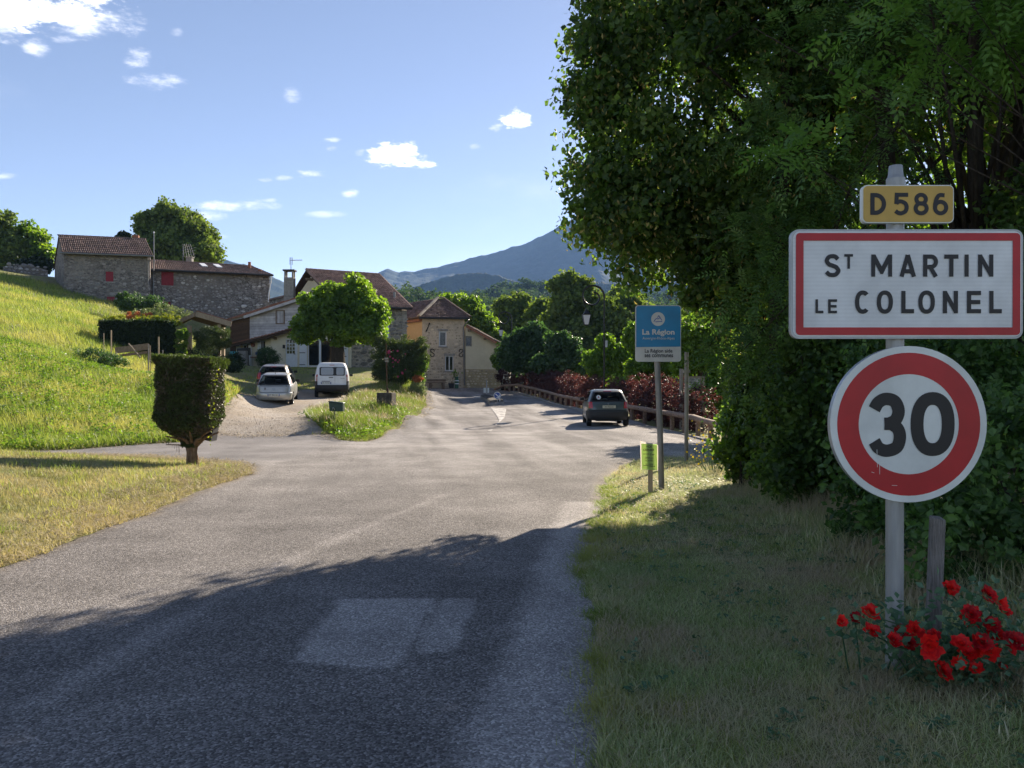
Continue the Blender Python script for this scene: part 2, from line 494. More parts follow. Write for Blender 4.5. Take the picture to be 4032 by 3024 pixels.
for p in ((-60, 20, 7), (-60, 50, 11.5), (-60, 80, 13.2), (-40, 95, 11.5), (-15, 95, 6), (5, 100, 0), (30, 100, -3), (60, 50, -3), (60, 0, 0), (0, -30, 0),
          (-30, -20, 3), (-30, 4, 3), (-45, 5, 6), (30, 25, -1), (30, -20, 0), (60, 100, -5), (-60, 110, 12), (-28, 12, 1.6), (-26, 17, .6), (-30, 21, 1.2)):
    cp(*p)
CPA = np.array(CP)
def tps_fit(C, lam=.6):
    n = len(C); X = C[:, :2] / 10
    d = np.linalg.norm(X[:, None] - X[None], axis=2)
    K = np.where(d > 0, d * d * np.log(np.maximum(d, 1e-12)), 0) + np.eye(n) * lam * .01
    Q = np.c_[np.ones(n), X]
    A = np.block([[K, Q], [Q.T, np.zeros((3, 3))]])
    w = np.linalg.solve(A, np.r_[C[:, 2], 0, 0, 0]); return X, w
TX, TW = tps_fit(CPA)
def H(x, y):
    x = np.atleast_1d(np.asarray(x, float)); y = np.atleast_1d(np.asarray(y, float))
    sh = x.shape; x = x.ravel(); y = y.ravel(); out = np.empty(len(x))
    for i in range(0, len(x), 20000):
        a = np.c_[x[i:i + 20000], y[i:i + 20000]] / 10
        d2 = ((a[:, None] - TX[None]) ** 2).sum(2)
        out[i:i + 20000] = (.5 * d2 * np.log(np.maximum(d2, 1e-20))) @ TW[:len(TX)] + TW[len(TX)] + a @ TW[len(TX) + 1:]
    # beyond the surveyed patch the land settles to the valley floor
    r = np.maximum(np.maximum(np.abs(x) - 55, 0), np.maximum(y - 100, np.maximum(-25 - y, 0)))
    k = np.clip(r / 60, 0, 1); k = k * k * (3 - 2 * k)
    out = np.clip(out, -6, 30) * (1 - k) + (-6) * k
    return out.reshape(sh)
def H1(x, y): return float(H([x], [y])[0])

def inpoly(x, y, poly):
    c = np.zeros(len(x), bool); j = len(poly) - 1
    for i in range(len(poly)):
        xi, yi = poly[i]; xj, yj = poly[j]
        c ^= ((yi > y) != (yj > y)) & (x < (xj - xi) * (y - yi) / (yj - yi + 1e-12) + xi); j = i
    return c
def polydist(x, y, poly):
    best = np.full(len(x), 1e9)
    for i in range(len(poly)):
        x0, y0 = poly[i]; x1, y1 = poly[(i + 1) % len(poly)]
        dx, dy = x1 - x0, y1 - y0; t = np.clip(((x - x0) * dx + (y - y0) * dy) / (dx * dx + dy * dy + 1e-12), 0, 1)
        best = np.minimum(best, np.hypot(x - x0 - t * dx, y - y0 - t * dy))
    return best
def sdist(x, y, poly):   # negative inside
    d = polydist(x, y, poly); return np.where(inpoly(x, y, poly), -d, d)

ROAD = [(-4.9, -12), (-4.7, 3), (-4.55, 7), (-4.6, 9.9), (-4.75, 12.5), (-4.85, 14.6), (-5.2, 15.9), (-6.1, 17.2), (-8.2, 18.1), (-12, 18.5), (-30, 19),
        (-30, 21), (-16, 20.2), (-12.7, 19.9), (-11.3, 20.8), (-9.5, 22.9), (-9.3, 24.8), (-5.6, 25.1), (-5.2, 24.2), (-4.4, 23.9), (-4.1, 25.5), (-4.3, 32), (-4.6, 40), (-4.9, 46), (-6.2, 56), (-7.6, 64), (-8.9, 69.5),
        (-3, 70.8), (-.6, 68.3), (.7, 63.4), (2.7, 54), (4.3, 43), (5.5, 36), (6.0, 31), (6.35, 27), (6.4, 24), (8, 21), (14, 18), (24, 17), (24, 14.5), (12, 15), (7, 16), (4.7, 16.6), (4.0, 18.3), (3.1, 18.2), (2.35, 16.6), (1.7, 14),
        (1.3, 11), (.9, 8.6), (.66, 7), (.64, 5.5), (.50, 4.2), (.41, 3.2), (.35, 0), (.2, -12)]
DRIVE = [(-9.55, 24.5), (-5.75, 24.9), (-6.2, 26.2), (-7.3, 28.5), (-7.7, 31), (-7.7, 36), (-8.0, 42.5), (-8.6, 45), (-11.8, 46), (-12.6, 42), (-12.6, 38), (-11.9, 34), (-10.7, 29), (-10.1, 26.4)]

def fbm2(x, y, s, seed=0, octs=4):
    """cheap value noise, vectorised"""
    out = np.zeros_like(x, float); amp = 1.0; tot = 0
    r = np.random.default_rng(seed); T = r.uniform(0, 1, (64, 64))
    for o in range(octs):
        xx = x * s * 2 ** o + 13.7 * o; yy = y * s * 2 ** o + 7.1 * o
        xi = np.floor(xx).astype(int); yi = np.floor(yy).astype(int); fx = xx - xi; fy = yy - yi
        fx = fx * fx * (3 - 2 * fx); fy = fy * fy * (3 - 2 * fy)
        a = T[xi % 64, yi % 64]; b = T[(xi + 1) % 64, yi % 64]; c = T[xi % 64, (yi + 1) % 64]; d = T[(xi + 1) % 64, (yi + 1) % 64]
        out += amp * ((a * (1 - fx) + b * fx) * (1 - fy) + (c * (1 - fx) + d * fx) * fy); tot += amp; amp *= .5
    return out / tot

# ---- ground sheet
def axis(near, fine, far, n2):
    a = np.arange(near[0], near[1], fine); k = np.linspace(0, 1, n2) ** 2.6
    return np.r_[a[0] - k[1:][::-1] * (far + a[0]), a, a[-1] + k[1:] * (far - a[-1])]
gx = axis((-45, 20), .28, 5200, 46); gy = axis((-2, 78), .3, 5200, 46)
GX, GY = np.meshgrid(gx, gy)
GZ = H(GX.ravel(), GY.ravel())
near = (np.abs(GX.ravel()) < 60) & (GY.ravel() > -20) & (GY.ravel() < 90)
sr = np.full(GX.size, 9.0); sr[near] = np.minimum(sdist(GX.ravel()[near], GY.ravel()[near], ROAD), sdist(GX.ravel()[near], GY.ravel()[near], DRIVE))
GZ -= .045 * np.clip((.42 - sr) / .25, 0, 1)
lump = (fbm2(GX.ravel(), GY.ravel(), .6, 3) - .5) * .16 * np.clip(sr / 1.5, 0, 1) * near
hillmask = np.clip((-GX.ravel() - 8) / 4, 0, 1) * np.clip((GY.ravel() - 21) / 3, 0, 1)
GZ += lump * (.35 + hillmask)
nx, ny = len(gx), len(gy)
ii = np.arange(nx * ny).reshape(ny, nx)
GF = np.stack([ii[:-1, :-1], ii[:-1, 1:], ii[1:, 1:], ii[1:, :-1]], -1).reshape(-1, 4)

t = NT('ground_soil')
n1 = t.noise(.5, 4); n2 = t.noise(9, 5, .65); n3 = t.noise(60, 3)
c = t.mix(t.ramp(n1, [(.38, 0.0), (.62, 1.0)]), (.23, .26, .10), (.32, .29, .16))
c = t.mix(t.ramp(n2, [(.42, 0.0), (.7, .8)]), c, (.15, .12, .065))
c = t.mix(1.0, c, t.ramp(n3, [(.3, .6), (.7, 1.3)]), 'MULTIPLY')
t.set(c, .95, 0, .1); t.bump(n2, .8, .04); MAT['soil'] = t.m
go = np_mesh('ground', np.c_[GX.ravel(), GY.ravel(), GZ], GF, MAT['soil'], smooth=True, kind='structure')

# ---- asphalt: colour of the surface, its chippings and its repair patches
def sheet(name, poly, mat, lift, fine, bbox, cols=None, kind='structure', far=None, edge=.0):
    xs = np.arange(bbox[0], bbox[1], fine[0]); 
    ys = np.concatenate([np.arange(a, b, s) for a, b, s in fine[1]])
    X, Y = np.meshgrid(xs, ys); x = X.ravel(); y = Y.ravel()
    wob = (fbm2(x, y, 2.2, 5) - .5) * edge + (fbm2(x, y, .7, 8) - .5) * edge
    sd_ = sdist(x, y, poly) + wob
    n0, n1_ = len(xs), len(ys)
    idx = np.arange(len(x)).reshape(n1_, n0)
    F = np.stack([idx[:-1, :-1], idx[:-1, 1:], idx[1:, 1:], idx[1:, :-1]], -1).reshape(-1, 4)
    keep = (sd_[F] < 0).any(1); F = F[keep]
    used = np.unique(F); remap = np.full(len(x), -1); remap[used] = np.arange(len(used))
    x = x[used].copy(); y = y[used].copy(); F = remap[F]; sv = sd_[used]
    def fs(a, b): return sdist(a, b, poly) + (fbm2(a, b, 2.2, 5) - .5) * edge + (fbm2(a, b, .7, 8) - .5) * edge
    out_ = np.where(sv > 0)[0]
    for _ in range(2):   # pull the outermost vertices back on to the true outline
        a, b = x[out_], y[out_]; e = .01; s0 = fs(a, b)
        gx_ = (fs(a + e, b) - s0) / e; gy_ = (fs(a, b + e) - s0) / e; gn = np.maximum(gx_ ** 2 + gy_ ** 2, .3)
        x[out_] = a - gx_ / gn * s0; y[out_] = b - gy_ / gn * s0
    sv = np.minimum(sv, 0)
    z = H(x, y) + lift - .035 * np.clip(1 + sv / .25, 0, 1)
    cc = cols(x, y) if cols else None
    return np_mesh(name, np.c_[x, y, z], F, mat, smooth=True, kind=kind, cols=cc)
def gp(px, py):   # photo pixel to a point on the flat part of the near road
    d = 1.62 * FPX / (py - HOR); return ((px - 2016) / FPX * d, d)
PATCH_A = [gp(1340, 2352), gp(1712, 2343), gp(1560, 2625), gp(1140, 2600)]
PATCH_B = [gp(1735, 2345), gp(1885, 2343), gp(1790, 2560), gp(1640, 2560)]
STRIP = [gp(1780, 3100), gp(2000, 2560), gp(2150, 2150), gp(2230, 1960), gp(2600, 1960), gp(2600, 3100)]
def roadcols(x, y):
    w = (fbm2(x, y, 3.5, 21) - .5) * .10
    def msk(poly, soft=.022): return np.clip(.5 - (sdist(x, y, poly) + w) / soft / 2, 0, 1)
    light = np.maximum(msk(PATCH_A) * .95, msk(PATCH_B) * .7)
    light = np.maximum(light, msk(STRIP, .09) * .8)
    # paler surface further out at the junction
    far = np.clip((y - 10) / 12, 0, 1)
    tracks = (fbm2(x * 1.6 + y * .25, y * .12, 1.0, 31) - .5) * 1.5 + (fbm2(x, y, .55, 77) - .5) * 1.1
    for pts_, w_, s_ in (([gp(150, 2760), gp(700, 2430), gp(1150, 2180), gp(1750, 1930)], .16, .30), ([gp(1250, 3300), gp(1500, 2500), gp(1900, 2050)], .22, -.25)):
        light = light + s_ * np.clip(1 - polydist(x, y, pts_ + pts_[::-1]) / w_, 0, 1)
    light = np.clip(light + far * .32 + tracks * .7 * (.35 + far), 0, 1.6)
    newer = np.clip(.5 - sdist(x, y, [(-4.9, 17.4), (-5.0, 24.9), (-9.6, 25), (-9.7, 22.6), (-11.5, 20.6), (-30, 21), (-30, 18.4), (-12, 18)]) / .3, 0, 1)
    sand = np.clip(1 - np.abs(sdist(x, y, ROAD)) / .28, 0, 1) * np.clip(fbm2(x, y, 3, 41) * 2 - .5, 0, 1)
    sand *= np.where((y > 9), 1, .35)
    return {'light': light, 'newer': newer, 'sand': sand}
t = NT('asphalt')
v1 = t.N.new('ShaderNodeTexVoronoi'); v1.inputs['Scale'].default_value = 85; t.lk(t.obj(), v1.inputs['Vector'])
v2 = t.N.new('ShaderNodeTexVoronoi'); v2.inputs['Scale'].default_value = 120; t.lk(t.obj(), v2.inputs['Vector'])
chip = t.ramp(v1.outputs['Color'], [(0, .07), (.3, .125), (.55, .19), (.78, .29), (1, .46)])
light = t.attr('light'); newer = t.attr('newer'); sand = t.attr('sand')
tint = t.mix(light, (.92, .86, .83), (2.05, 1.92, 1.84))
c = t.mix(1.0, chip, tint, 'MULTIPLY')
c = t.mix(t.math('MULTIPLY', light, .35, clamp=True), c, (.285, .268, .26))
c = t.mix(t.math('MULTIPLY', newer, .75), c, (.215, .205, .205))
blot = t.noise(.9, 5, .6)
c = t.mix(1.0, c, t.ramp(blot, [(.3, .78), (.7, 1.22)]), 'MULTIPLY')
spot = t.noise(7, 4, .7)
c = t.mix(t.ramp(spot, [(.62, 0.0), (.75, .35)]), c, (.045, .045, .05))
cw = t.N.new('ShaderNodeVectorMath'); cw.operation = 'ADD'; cn_ = t.N.new('ShaderNodeTexNoise'); cn_.inputs['Scale'].default_value = 1.4; cn_.inputs['Detail'].default_value = 4; t.lk(t.obj(), cn_.inputs['Vector']); t.lk(t.obj(), cw.inputs[0]); t.lk(cn_.outputs['Color'], cw.inputs[1])
ck = t.voro(.33, 'DISTANCE_TO_EDGE', cw.outputs[0])
c = t.mix(t.math('MULTIPLY', t.ramp(ck, [(.0015, .75), (.004, 0.0)]), t.ramp(t.noise(.23, 2), [(.50, 0.0), (.56, 1.0)])), c, (.05, .05, .052))
c = t.mix(t.math('MULTIPLY', sand, .7, clamp=True), c, (.33, .27, .19))
t.set(c, .95, 0, .12)
t.bump(t.math('SUBTRACT', 1.0, v1.outputs['Distance']), .7, .010)
MAT['asphalt'] = t.m
rs = sheet('road', ROAD, MAT['asphalt'], .012, (.05, [(1.5, 12, .045), (12, 30, .12), (30, 72, .3)]), (-16, 14), roadcols, edge=.10)
rs2 = None

t = NT('gravel')
v = t.N.new('ShaderNodeTexVoronoi'); v.inputs['Scale'].default_value = 30; t.lk(t.obj(), v.inputs['Vector'])
c = t.ramp(v.outputs['Color'], [(0, (.22, .19, .165)), (.5, (.33, .29, .25)), (1, (.46, .42, .37))])
c = t.mix(t.ramp(t.noise(.8, 4), [(.4, 0.0), (.7, .7)]), c, (.26, .21, .15))
t.set(c, .95, 0, .2); t.bump(t.math('SUBTRACT', 1.0, v.outputs['Distance']), .6, .025); MAT['gravel'] = t.m
sheet('gravel_drive', DRIVE, MAT['gravel'], .020, (.15, [(24, 47, .15)]), (-14, -5), None, edge=.5)
# loose stones on the gravel
ns = 2600
sx = RNG.uniform(-12.5, -5.5, ns); sy = 24.6 + RNG.uniform(0, 1, ns) ** 1.6 * 12
k = sdist(sx, sy, DRIVE) < .05; sx, sy = sx[k], sy[k]
sz = H(sx, sy) + .03; rr = RNG.uniform(.008, .022, len(sx))
base = np.array([[1, 0, 0], [-.5, .87, 0], [-.5, -.87, 0], [0.1, 0.05, .8]])
V = (np.c_[sx, sy, sz][:, None] + base[None] * rr[:, None, None] * RNG.uniform(.6, 1.4, (len(sx), 4, 1))).reshape(-1, 3)
F = (np.array([[0, 1, 3], [1, 2, 3], [2, 0, 3]])[None] + 4 * np.arange(len(sx))[:, None, None]).reshape(-1, 3)
tag(np_mesh('loose_gravel', V, F, MAT['gravel'], rnd=RNG.uniform(0, 1, len(F))), 'loose pale stones scattered over the gravel drive', 'gravel', kind='stuff')

# ---- worn white paint
t = NT('worn_paint')
m = t.ramp(t.noise(11, 6, .75), [(.40, 0.0), (.54, 1.0)])
m2 = t.ramp(t.noise(2.5, 3), [(.35, 0.0), (.6, 1.0)])
c = t.mix(t.math('MULTIPLY', m, m2), (.16, .15, .145), (.62, .60, .57))
t.set(c, .8, 0, .3); MAT['paint'] = t.m
def strip_sheet(name, pts, mat, lift=.03, seg=.4, label=None):
    """polygon given as two matching edge lines draped on the road"""
    A, B = pts; n = 24; V = []; F = []
    for i in range(n + 1):
        s = i / n
        def at(Ln):
            k = s * (len(Ln) - 1); j = min(int(k), len(Ln) - 2); f = k - j
            return (Ln[j][0] * (1 - f) + Ln[j + 1][0] * f, Ln[j][1] * (1 - f) + Ln[j + 1][1] * f)
        a = at(A); b = at(B)
        for w in range(5):
            f = w / 4; x = a[0] * (1 - f) + b[0] * f; y = a[1] * (1 - f) + b[1] * f
            V.append((x, y, H1(x, y) + lift))
    for i in range(n):
        for w in range(4):
            k = i * 5 + w; F.append((k, k + 1, k + 6, k + 5))
    return np_mesh(name, np.array(V), np.array(F), mat, kind='structure')
def rp(px, py):   # pixel on the main road surface
    lo, hi = 5, 69
    for _ in range(40):
        mid = (lo + hi) / 2
        y = HOR + (CAMZ - g(mid)) / mid * FPX
        if y > py: lo = mid
        else: hi = mid
    return ((px - 2016) / FPX * lo, lo)
strip_sheet('road_marking', ([rp(1930, 1603), rp(1962, 1645), rp(1966, 1664), rp(1948, 1679)], [rp(1994, 1612), rp(1988, 1640), rp(1972, 1662), rp(1952, 1680)]), MAT['paint'])
strip_sheet('road_marking', ([rp(1925, 1694), rp(1921, 1699)], [rp(1940, 1692), rp(1933, 1700)]), MAT['paint'])
strip_sheet('road_marking', ([rp(1856, 1556), rp(1888, 1568)], [rp(1858, 1555), rp(1925, 1563)]), MAT['paint'])
# ------------------------------------------------------------------ materials of the houses
def plaster(name, base, dark, light, sc=1.0, stone=None, bumpy=.5, vs=3.2, lo=.5, hi=.6):
    t = NT(name)
    n = t.noise(.9 * sc, 6, .65); n2 = t.noise(7 * sc, 5, .7); n3 = t.noise(.45 * sc, 3)
    c = t.mix(t.ramp(n, [(.32, 0.0), (.68, 1.0)]), tuple(dark), tuple(base))
    c = t.mix(t.ramp(n2, [(.5, 0.0), (.8, .8)]), c, tuple(light))
    hgt = n2
    if stone:
        mp = t.map((vs, vs, vs * 1.7))
        e = t.N.new('ShaderNodeTexVoronoi'); e.feature = 'DISTANCE_TO_EDGE'; e.inputs['Scale'].default_value = 1
        dn = t.N.new('ShaderNodeVectorMath'); dn.operation = 'ADD'
        ns_ = t.N.new('ShaderNodeTexNoise'); ns_.inputs['Scale'].default_value = 5; t.lk(t.obj(), ns_.inputs['Vector'])
        t.lk(mp, dn.inputs[0]); t.lk(ns_.outputs['Color'], dn.inputs[1]); t.lk(dn.outputs[0], e.inputs['Vector'])
        ve = t.N.new('ShaderNodeTexVoronoi'); ve.inputs['Scale'].default_value = 1; t.lk(dn.outputs[0], ve.inputs['Vector'])
        cell = t.ramp(ve.outputs['Color'], [(0, tuple(stone[0])), (.5, tuple(stone[1])), (1, tuple(stone[2]))])
        joint = t.ramp(e.outputs['Distance'], [(.02, 1.0), (.09, 0.0)])
        cs = t.mix(joint, cell, tuple(stone[3]))
        show = t.ramp(n3, [(lo, 1.0), (hi, 0.0)])
        c = t.mix(show, c, cs)
        hgt = t.math('ADD', n2, t.math('MULTIPLY', t.math('MINIMUM', e.outputs['Distance'], .12), 6))
    t.set(c, .92, 0, .15); t.bump(hgt, bumpy, .05); MAT[name] = t.m
    return t.m
plaster('house_plaster', (0.316, 0.284, 0.249), (0.135, 0.118, 0.112), (0.421, 0.391, 0.361), .9, ((0.140, 0.130, 0.124), (0.281, 0.249, 0.224), (0.445, 0.415, 0.386), (0.117, 0.107, 0.100)), 1.0, 2.6, .42, .58)
plaster('barn_plaster', (0.281, 0.255, 0.224), (0.140, 0.125, 0.115), (0.398, 0.367, 0.336), .9, ((0.152, 0.142, 0.137), (0.257, 0.237, 0.224), (0.468, 0.438, 0.411), (0.105, 0.095, 0.087)), 1.0, 2.6, .45, .6)
plaster('tower_plaster', (0.632, 0.527, 0.395), (0.421, 0.351, 0.272), (0.772, 0.667, 0.527), .9, ((0.386, 0.334, 0.264), (0.527, 0.456, 0.351), (0.667, 0.580, 0.456), (0.334, 0.281, 0.220)), .35, 3.0, .34, .46)
plaster('farm_stone', (0.402, 0.362, 0.306), (0.241, 0.217, 0.193), (0.547, 0.499, 0.435), 1, ((0.209, 0.193, 0.177), (0.338, 0.306, 0.266), (0.499, 0.451, 0.394), (0.451, 0.402, 0.338)), 1.0, 2.8, .8, .9)
plaster('cream_render', (0.752, 0.683, 0.533), (0.642, 0.573, 0.437), (0.793, 0.725, 0.573), .6, None, .25)
plaster('white_render', (.66, .58, .42), (.56, .49, .35), (.70, .62, .46), .6, None, .25)
plaster('orange_render', (.58, .40, .22), (.5, .34, .18), (.62, .44, .26), .6, None, .2)
plaster('yellow_rubble', (0.432, 0.348, 0.204), (0.300, 0.240, 0.144), (0.504, 0.432, 0.288), 1.2, None, .9)
def stonemat(name, cols):
    t = NT(name)
    c = t.ramp(t.attr('rnd'), [(i / (len(cols) - 1), tuple(x)) for i, x in enumerate(cols)])
    oi = t.N.new('ShaderNodeObjectInfo')
    c2 = t.ramp(oi.outputs['Random'], [(0, .62), (1, 1.4)])
    c = t.mix(1.0, c, c2, 'MULTIPLY')
    c = t.mix(1.0, c, t.ramp(t.noise(14, 5, .65), [(.3, .65), (.7, 1.3)]), 'MULTIPLY')
    t.set(c, .9, 0, .2); t.bump(t.noise(22, 4), .6, .02); MAT[name] = t.m
    return t.m
stonemat('pale_stone', [(0.220, 0.211, 0.206), (0.325, 0.305, 0.293), (0.510, 0.493, 0.480)])
stonemat('grey_stone', [(0.158, 0.150, 0.142), (0.225, 0.213, 0.197), (0.338, 0.318, 0.289)])
stonemat('warm_stone', [(0.354, 0.290, 0.209), (0.467, 0.386, 0.290), (0.644, 0.547, 0.402)])
def tilemat(name, cols, lich=.35):
    t = NT(name)
    c = t.ramp(t.attr('rnd'), [(i / (len(cols) - 1), tuple(x)) for i, x in enumerate(cols)])
    oi = t.N.new('ShaderNodeObjectInfo')
    c = t.mix(1.0, c, t.ramp(t.noise(1.1, 5, .65), [(.3, .65), (.7, 1.3)]), 'MULTIPLY')
    c = t.mix(t.ramp(t.noise(5, 6, .7), [(.52, 0.0), (.72, lich)]), c, (.17, .16, .125))
    c = t.mix(t.ramp(t.noise(2.1, 5, .7), [(.55, 0.0), (.7, .55)]), c, (.035, .03, .03))
    t.set(c, .85, 0, .25); t.bump(t.noise(40, 3), .4, .01); MAT[name] = t.m
    return t.m
tilemat('old_tile', [(0.101, 0.068, 0.061), (0.176, 0.115, 0.095), (0.270, 0.182, 0.155)], .5)
tilemat('brown_tile', [(0.204, 0.128, 0.102), (0.297, 0.187, 0.150), (0.408, 0.264, 0.212)], .15)
tilemat('red_tile', [(.20, .085, .055), (.29, .13, .085), (.36, .18, .12)], .3)
simple('zinc', (.20, .205, .21), .45, .6, .5, .15)
simple('dark_metal', (.03, .03, .032), .5, .3, .5, .1)
simple('wood_dark', (.06, .038, .026), .8, 0, .2, .3, 9, .3)
simple('concrete', (.27, .255, .235), .9, 0, .2, .25, 6, .4)
simple('dark_concrete', (.075, .068, .06), .95, 0, .15, .4, 7, .5)
simple('white_paint', (.72, .74, .78), .5, 0, .4, .05)
simple('red_paint', (.27, .035, .05), .7, 0, .3, .18, 8)
simple('iron', (.028, .022, .02), .7, .5, .3, .3)
simple('terracotta', (.28, .12, .07), .8, 0, .3, .2)
simple('lace', (.5, .5, .52), .9, 0, .1, .2, 12)
def woodmat(name, cols, along=(1, 1, 14), gr=.5):
    t = NT(name)
    n = t.noise(2.2, 6, .7, t.map(along))
    c = t.ramp(n, [(.25, tuple(cols[0])), (.5, tuple(cols[1])), (.75, tuple(cols[2]))])
    oi = t.N.new('ShaderNodeObjectInfo')
    c = t.mix(1.0, c, t.ramp(oi.outputs['Random'], [(0, .8), (1, 1.22)]), 'MULTIPLY')
    t.set(c, .8, 0, .25); t.bump(n, gr, .01); MAT[name] = t.m
    return t.m
woodmat('grey_board', [(0.263, 0.245, 0.254), (0.438, 0.420, 0.438), (0.595, 0.578, 0.595)], (0.800, 0.800, 0.800))
woodmat('brown_board', [(.045, .025, .018), (.09, .05, .034), (.14, .085, .055)], (1, 1, 16))
woodmat('beam_wood', [(.10, .07, .05), (.19, .14, .10), (.28, .21, .15)], (3, 3, 3))
woodmat('pale_timber', [(.24, .18, .12), (.36, .28, .20), (.46, .37, .27)], (6, 6, 1.5))
t = NT('window_glass')
t.set((.012, .015, .018), .06, 0, .6); t.bump(t.noise(1.5, 2), .15, .01); MAT['glass'] = t.m
t = NT('net_glass')
t.set(t.ramp(t.noise(9, 4), [(.3, (.10, .105, .12)), (.7, (.20, .21, .23))]), .15, 0, .5); MAT['net_glass'] = t.m

# ------------------------------------------------------------------ pieces of masonry
def rock_mesh(seed, mat):
    r = random.Random(seed); n = r.choice((6, 7, 7, 8)); V = []; F = []
    ang = [2 * math.pi * (i + r.uniform(-.25, .25)) / n for i in range(n)]
    rad = [r.uniform(.8, 1.05) for _ in range(n)]
    for (k, z) in ((1, -.5), (1, .25), (.66, .9)):
        for a, q in zip(ang, rad): V.append((math.cos(a) * q * k, math.sin(a) * q * k, z + r.uniform(-.08, .08) * (z > 0)))
    V.append((0, 0, 1))
    for L_ in range(2):
        for i in range(n): j = (i + 1) % n; F.append((L_ * n + i, L_ * n + j, (L_ + 1) * n + j, (L_ + 1) * n + i))
    for i in range(n): F.append((2 * n + i, 2 * n + (i + 1) % n, 3 * n))
    me = bpy.data.meshes.new('stone'); me.from_pydata(V, [], F); me.materials.append(mat)
    at = me.attributes.new('rnd', 'FLOAT', 'FACE'); at.data.foreach_set('value', [r.random()] * len(F))
    me.polygons.foreach_set('use_smooth', [True] * len(F)); me.update()
    return me, np.array(V), F
ROCKS = {}
def rocks(matname):
    if matname not in ROCKS: ROCKS[matname] = [rock_mesh(i + 5, MAT[matname]) for i in range(7)]
    return ROCKS[matname]
def masonry(parent, fr, region, size, matname, n_single, total, proud=.05, dens=None, avoid=(), rows=True, name='stone', seed=1):
    """stones set in a wall: the biggest as parts, the rest as one part; region(a,b)->bool"""
    r = random.Random(seed); rk = rocks(matname)
    a0, a1, b0, b1 = region[:4]; fn = region[4] if len(region) > 4 else None
    out = []; grid = {}
    tries = 0
    while len(out) < total and tries < total * 14:
        tries += 1
        s = size * r.choice((.6, .7, .85, 1, 1, 1.25, 1.5))
        if len(out) > n_single: s *= .72
        a = r.uniform(a0, a1); b = r.uniform(b0, b1)
        if rows: b = round(b / (size * .8)) * size * .8 + r.uniform(-.03, .03)
        if fn and not fn(a, b): continue
        if dens and r.random() > dens(a, b): continue
        if any(o[0] - s * .5 < a < o[1] + s * .5 and o[2] - s * .4 < b < o[3] + s * .4 for o in avoid): continue
        k = (int(a / .5), int(b / .5)); bad = False
        for i in (-1, 0, 1):
            for j in (-1, 0, 1):
                for (aa, bb, ss) in grid.get((k[0] + i, k[1] + j), ()):
                    if abs(a - aa) < (s + ss) * .47 and abs(b - bb) < (s + ss) * .30: bad = True; break
        if bad: continue
        grid.setdefault(k, []).append((a, b, s)); out.append((a, b, s))
    out.sort(key=lambda o: -o[2])
    pl = worldloc(parent)
    mb = MB()
    for i, (a, b, s) in enumerate(out):
        me, V, F = r.choice(rk)
        rot = r.uniform(-.12, .12) + r.choice((0, math.pi))
        sx = s * .5 * r.uniform(.95, 1.15); sy = s * .5 * r.uniform(.55, .75); sz = proud * r.uniform(.6, 1.3)
        c, s_ = math.cos(rot), math.sin(rot)
        X = fr.u * c + Vector((0, 0, 1)) * s_; Y = -fr.u * s_ + Vector((0, 0, 1)) * c
        M = Matrix((X * sx, Y * sy, fr.n * sz)).transposed().to_4x4(); M.translation = fr.pt(a, b, 0)
        if i < n_single:
            o = bpy.data.objects.new(name, me); COL.objects.link(o); o.parent = parent
            M2 = M.copy(); M2.translation = M.translation - pl
            o.matrix_basis = M2
        else:
            mb.add([M @ Vector(v) for v in V], F)
    if mb.V: mb.build('small_stones', MAT[matname], parent, kind='stuff')

def tile_field(parent, A, B, C, D, cols, rows, mat, amp=.05, lip=.035, prof=6, name='roof_tiles', flat=False, seed=3):
    """tiles in overlapping courses on the quad A B (eave, left to right) C D (ridge, right to left)"""
    A, B, C, D = [np.array(tuple(v), float) for v in (A, B, C, D)]
    nrm = np.cross(B - A, D - A); nrm /= np.linalg.norm(nrm)
    if nrm[2] < 0: nrm = -nrm
    r = np.random.default_rng(seed)
    nu = cols * prof + 1; u = np.linspace(0, 1, nu)
    ph = (np.arange(nu) % prof) / prof
    wave = (np.abs(np.sin(np.pi * ph)) ** .8) * amp if not flat else np.where(ph < .12, 0, amp * .25) + 0 * ph
    V = []; F = []; rn = []
    for j in range(rows):
        v0 = j / rows; v1 = (j + 1.12) / rows if j < rows - 1 else 1.0
        jit = np.repeat(r.normal(0, .006, cols), prof); jit = np.r_[jit, jit[-1]]
        for (v, h) in ((v0, lip + amp * .2), (v0, lip), (v1, 0.004)):
            p = (A * (1 - v) + D * v)[None] * (1 - u[:, None]) + (B * (1 - v) + C * v)[None] * u[:, None]
            hh = (wave + h + jit) if not (v == v0 and h != lip) else np.zeros(nu) + .002
            V.append(p + nrm * hh[:, None])
        k = j * 3 * nu
        i = np.arange(nu - 1)
        for q in (0, 1):
            F.append(np.stack([k + q * nu + i, k + q * nu + i + 1, k + (q + 1) * nu + i + 1, k + (q + 1) * nu + i], 1))
            rn.append(np.repeat(r.uniform(0, 1, cols), prof) * .8 + r.uniform(0, .2))
    return np_mesh(name, np.concatenate(V), np.concatenate(F), mat, parent, np.concatenate(rn), kind='stuff')
def slab(parent, A, B, C, D, thick, mat, name='roof'):
    A, B, C, D = [Vector(v) for v in (A, B, C, D)]
    n = (B - A).cross(D - A).normalized()
    if n.z < 0: n = -n
    mb = MB(); mb.poly([A, B, C, D] if (B - A).cross(D - A).z > 0 else [A, D, C, B], thick, n)
    return mb.build(name, mat, parent)
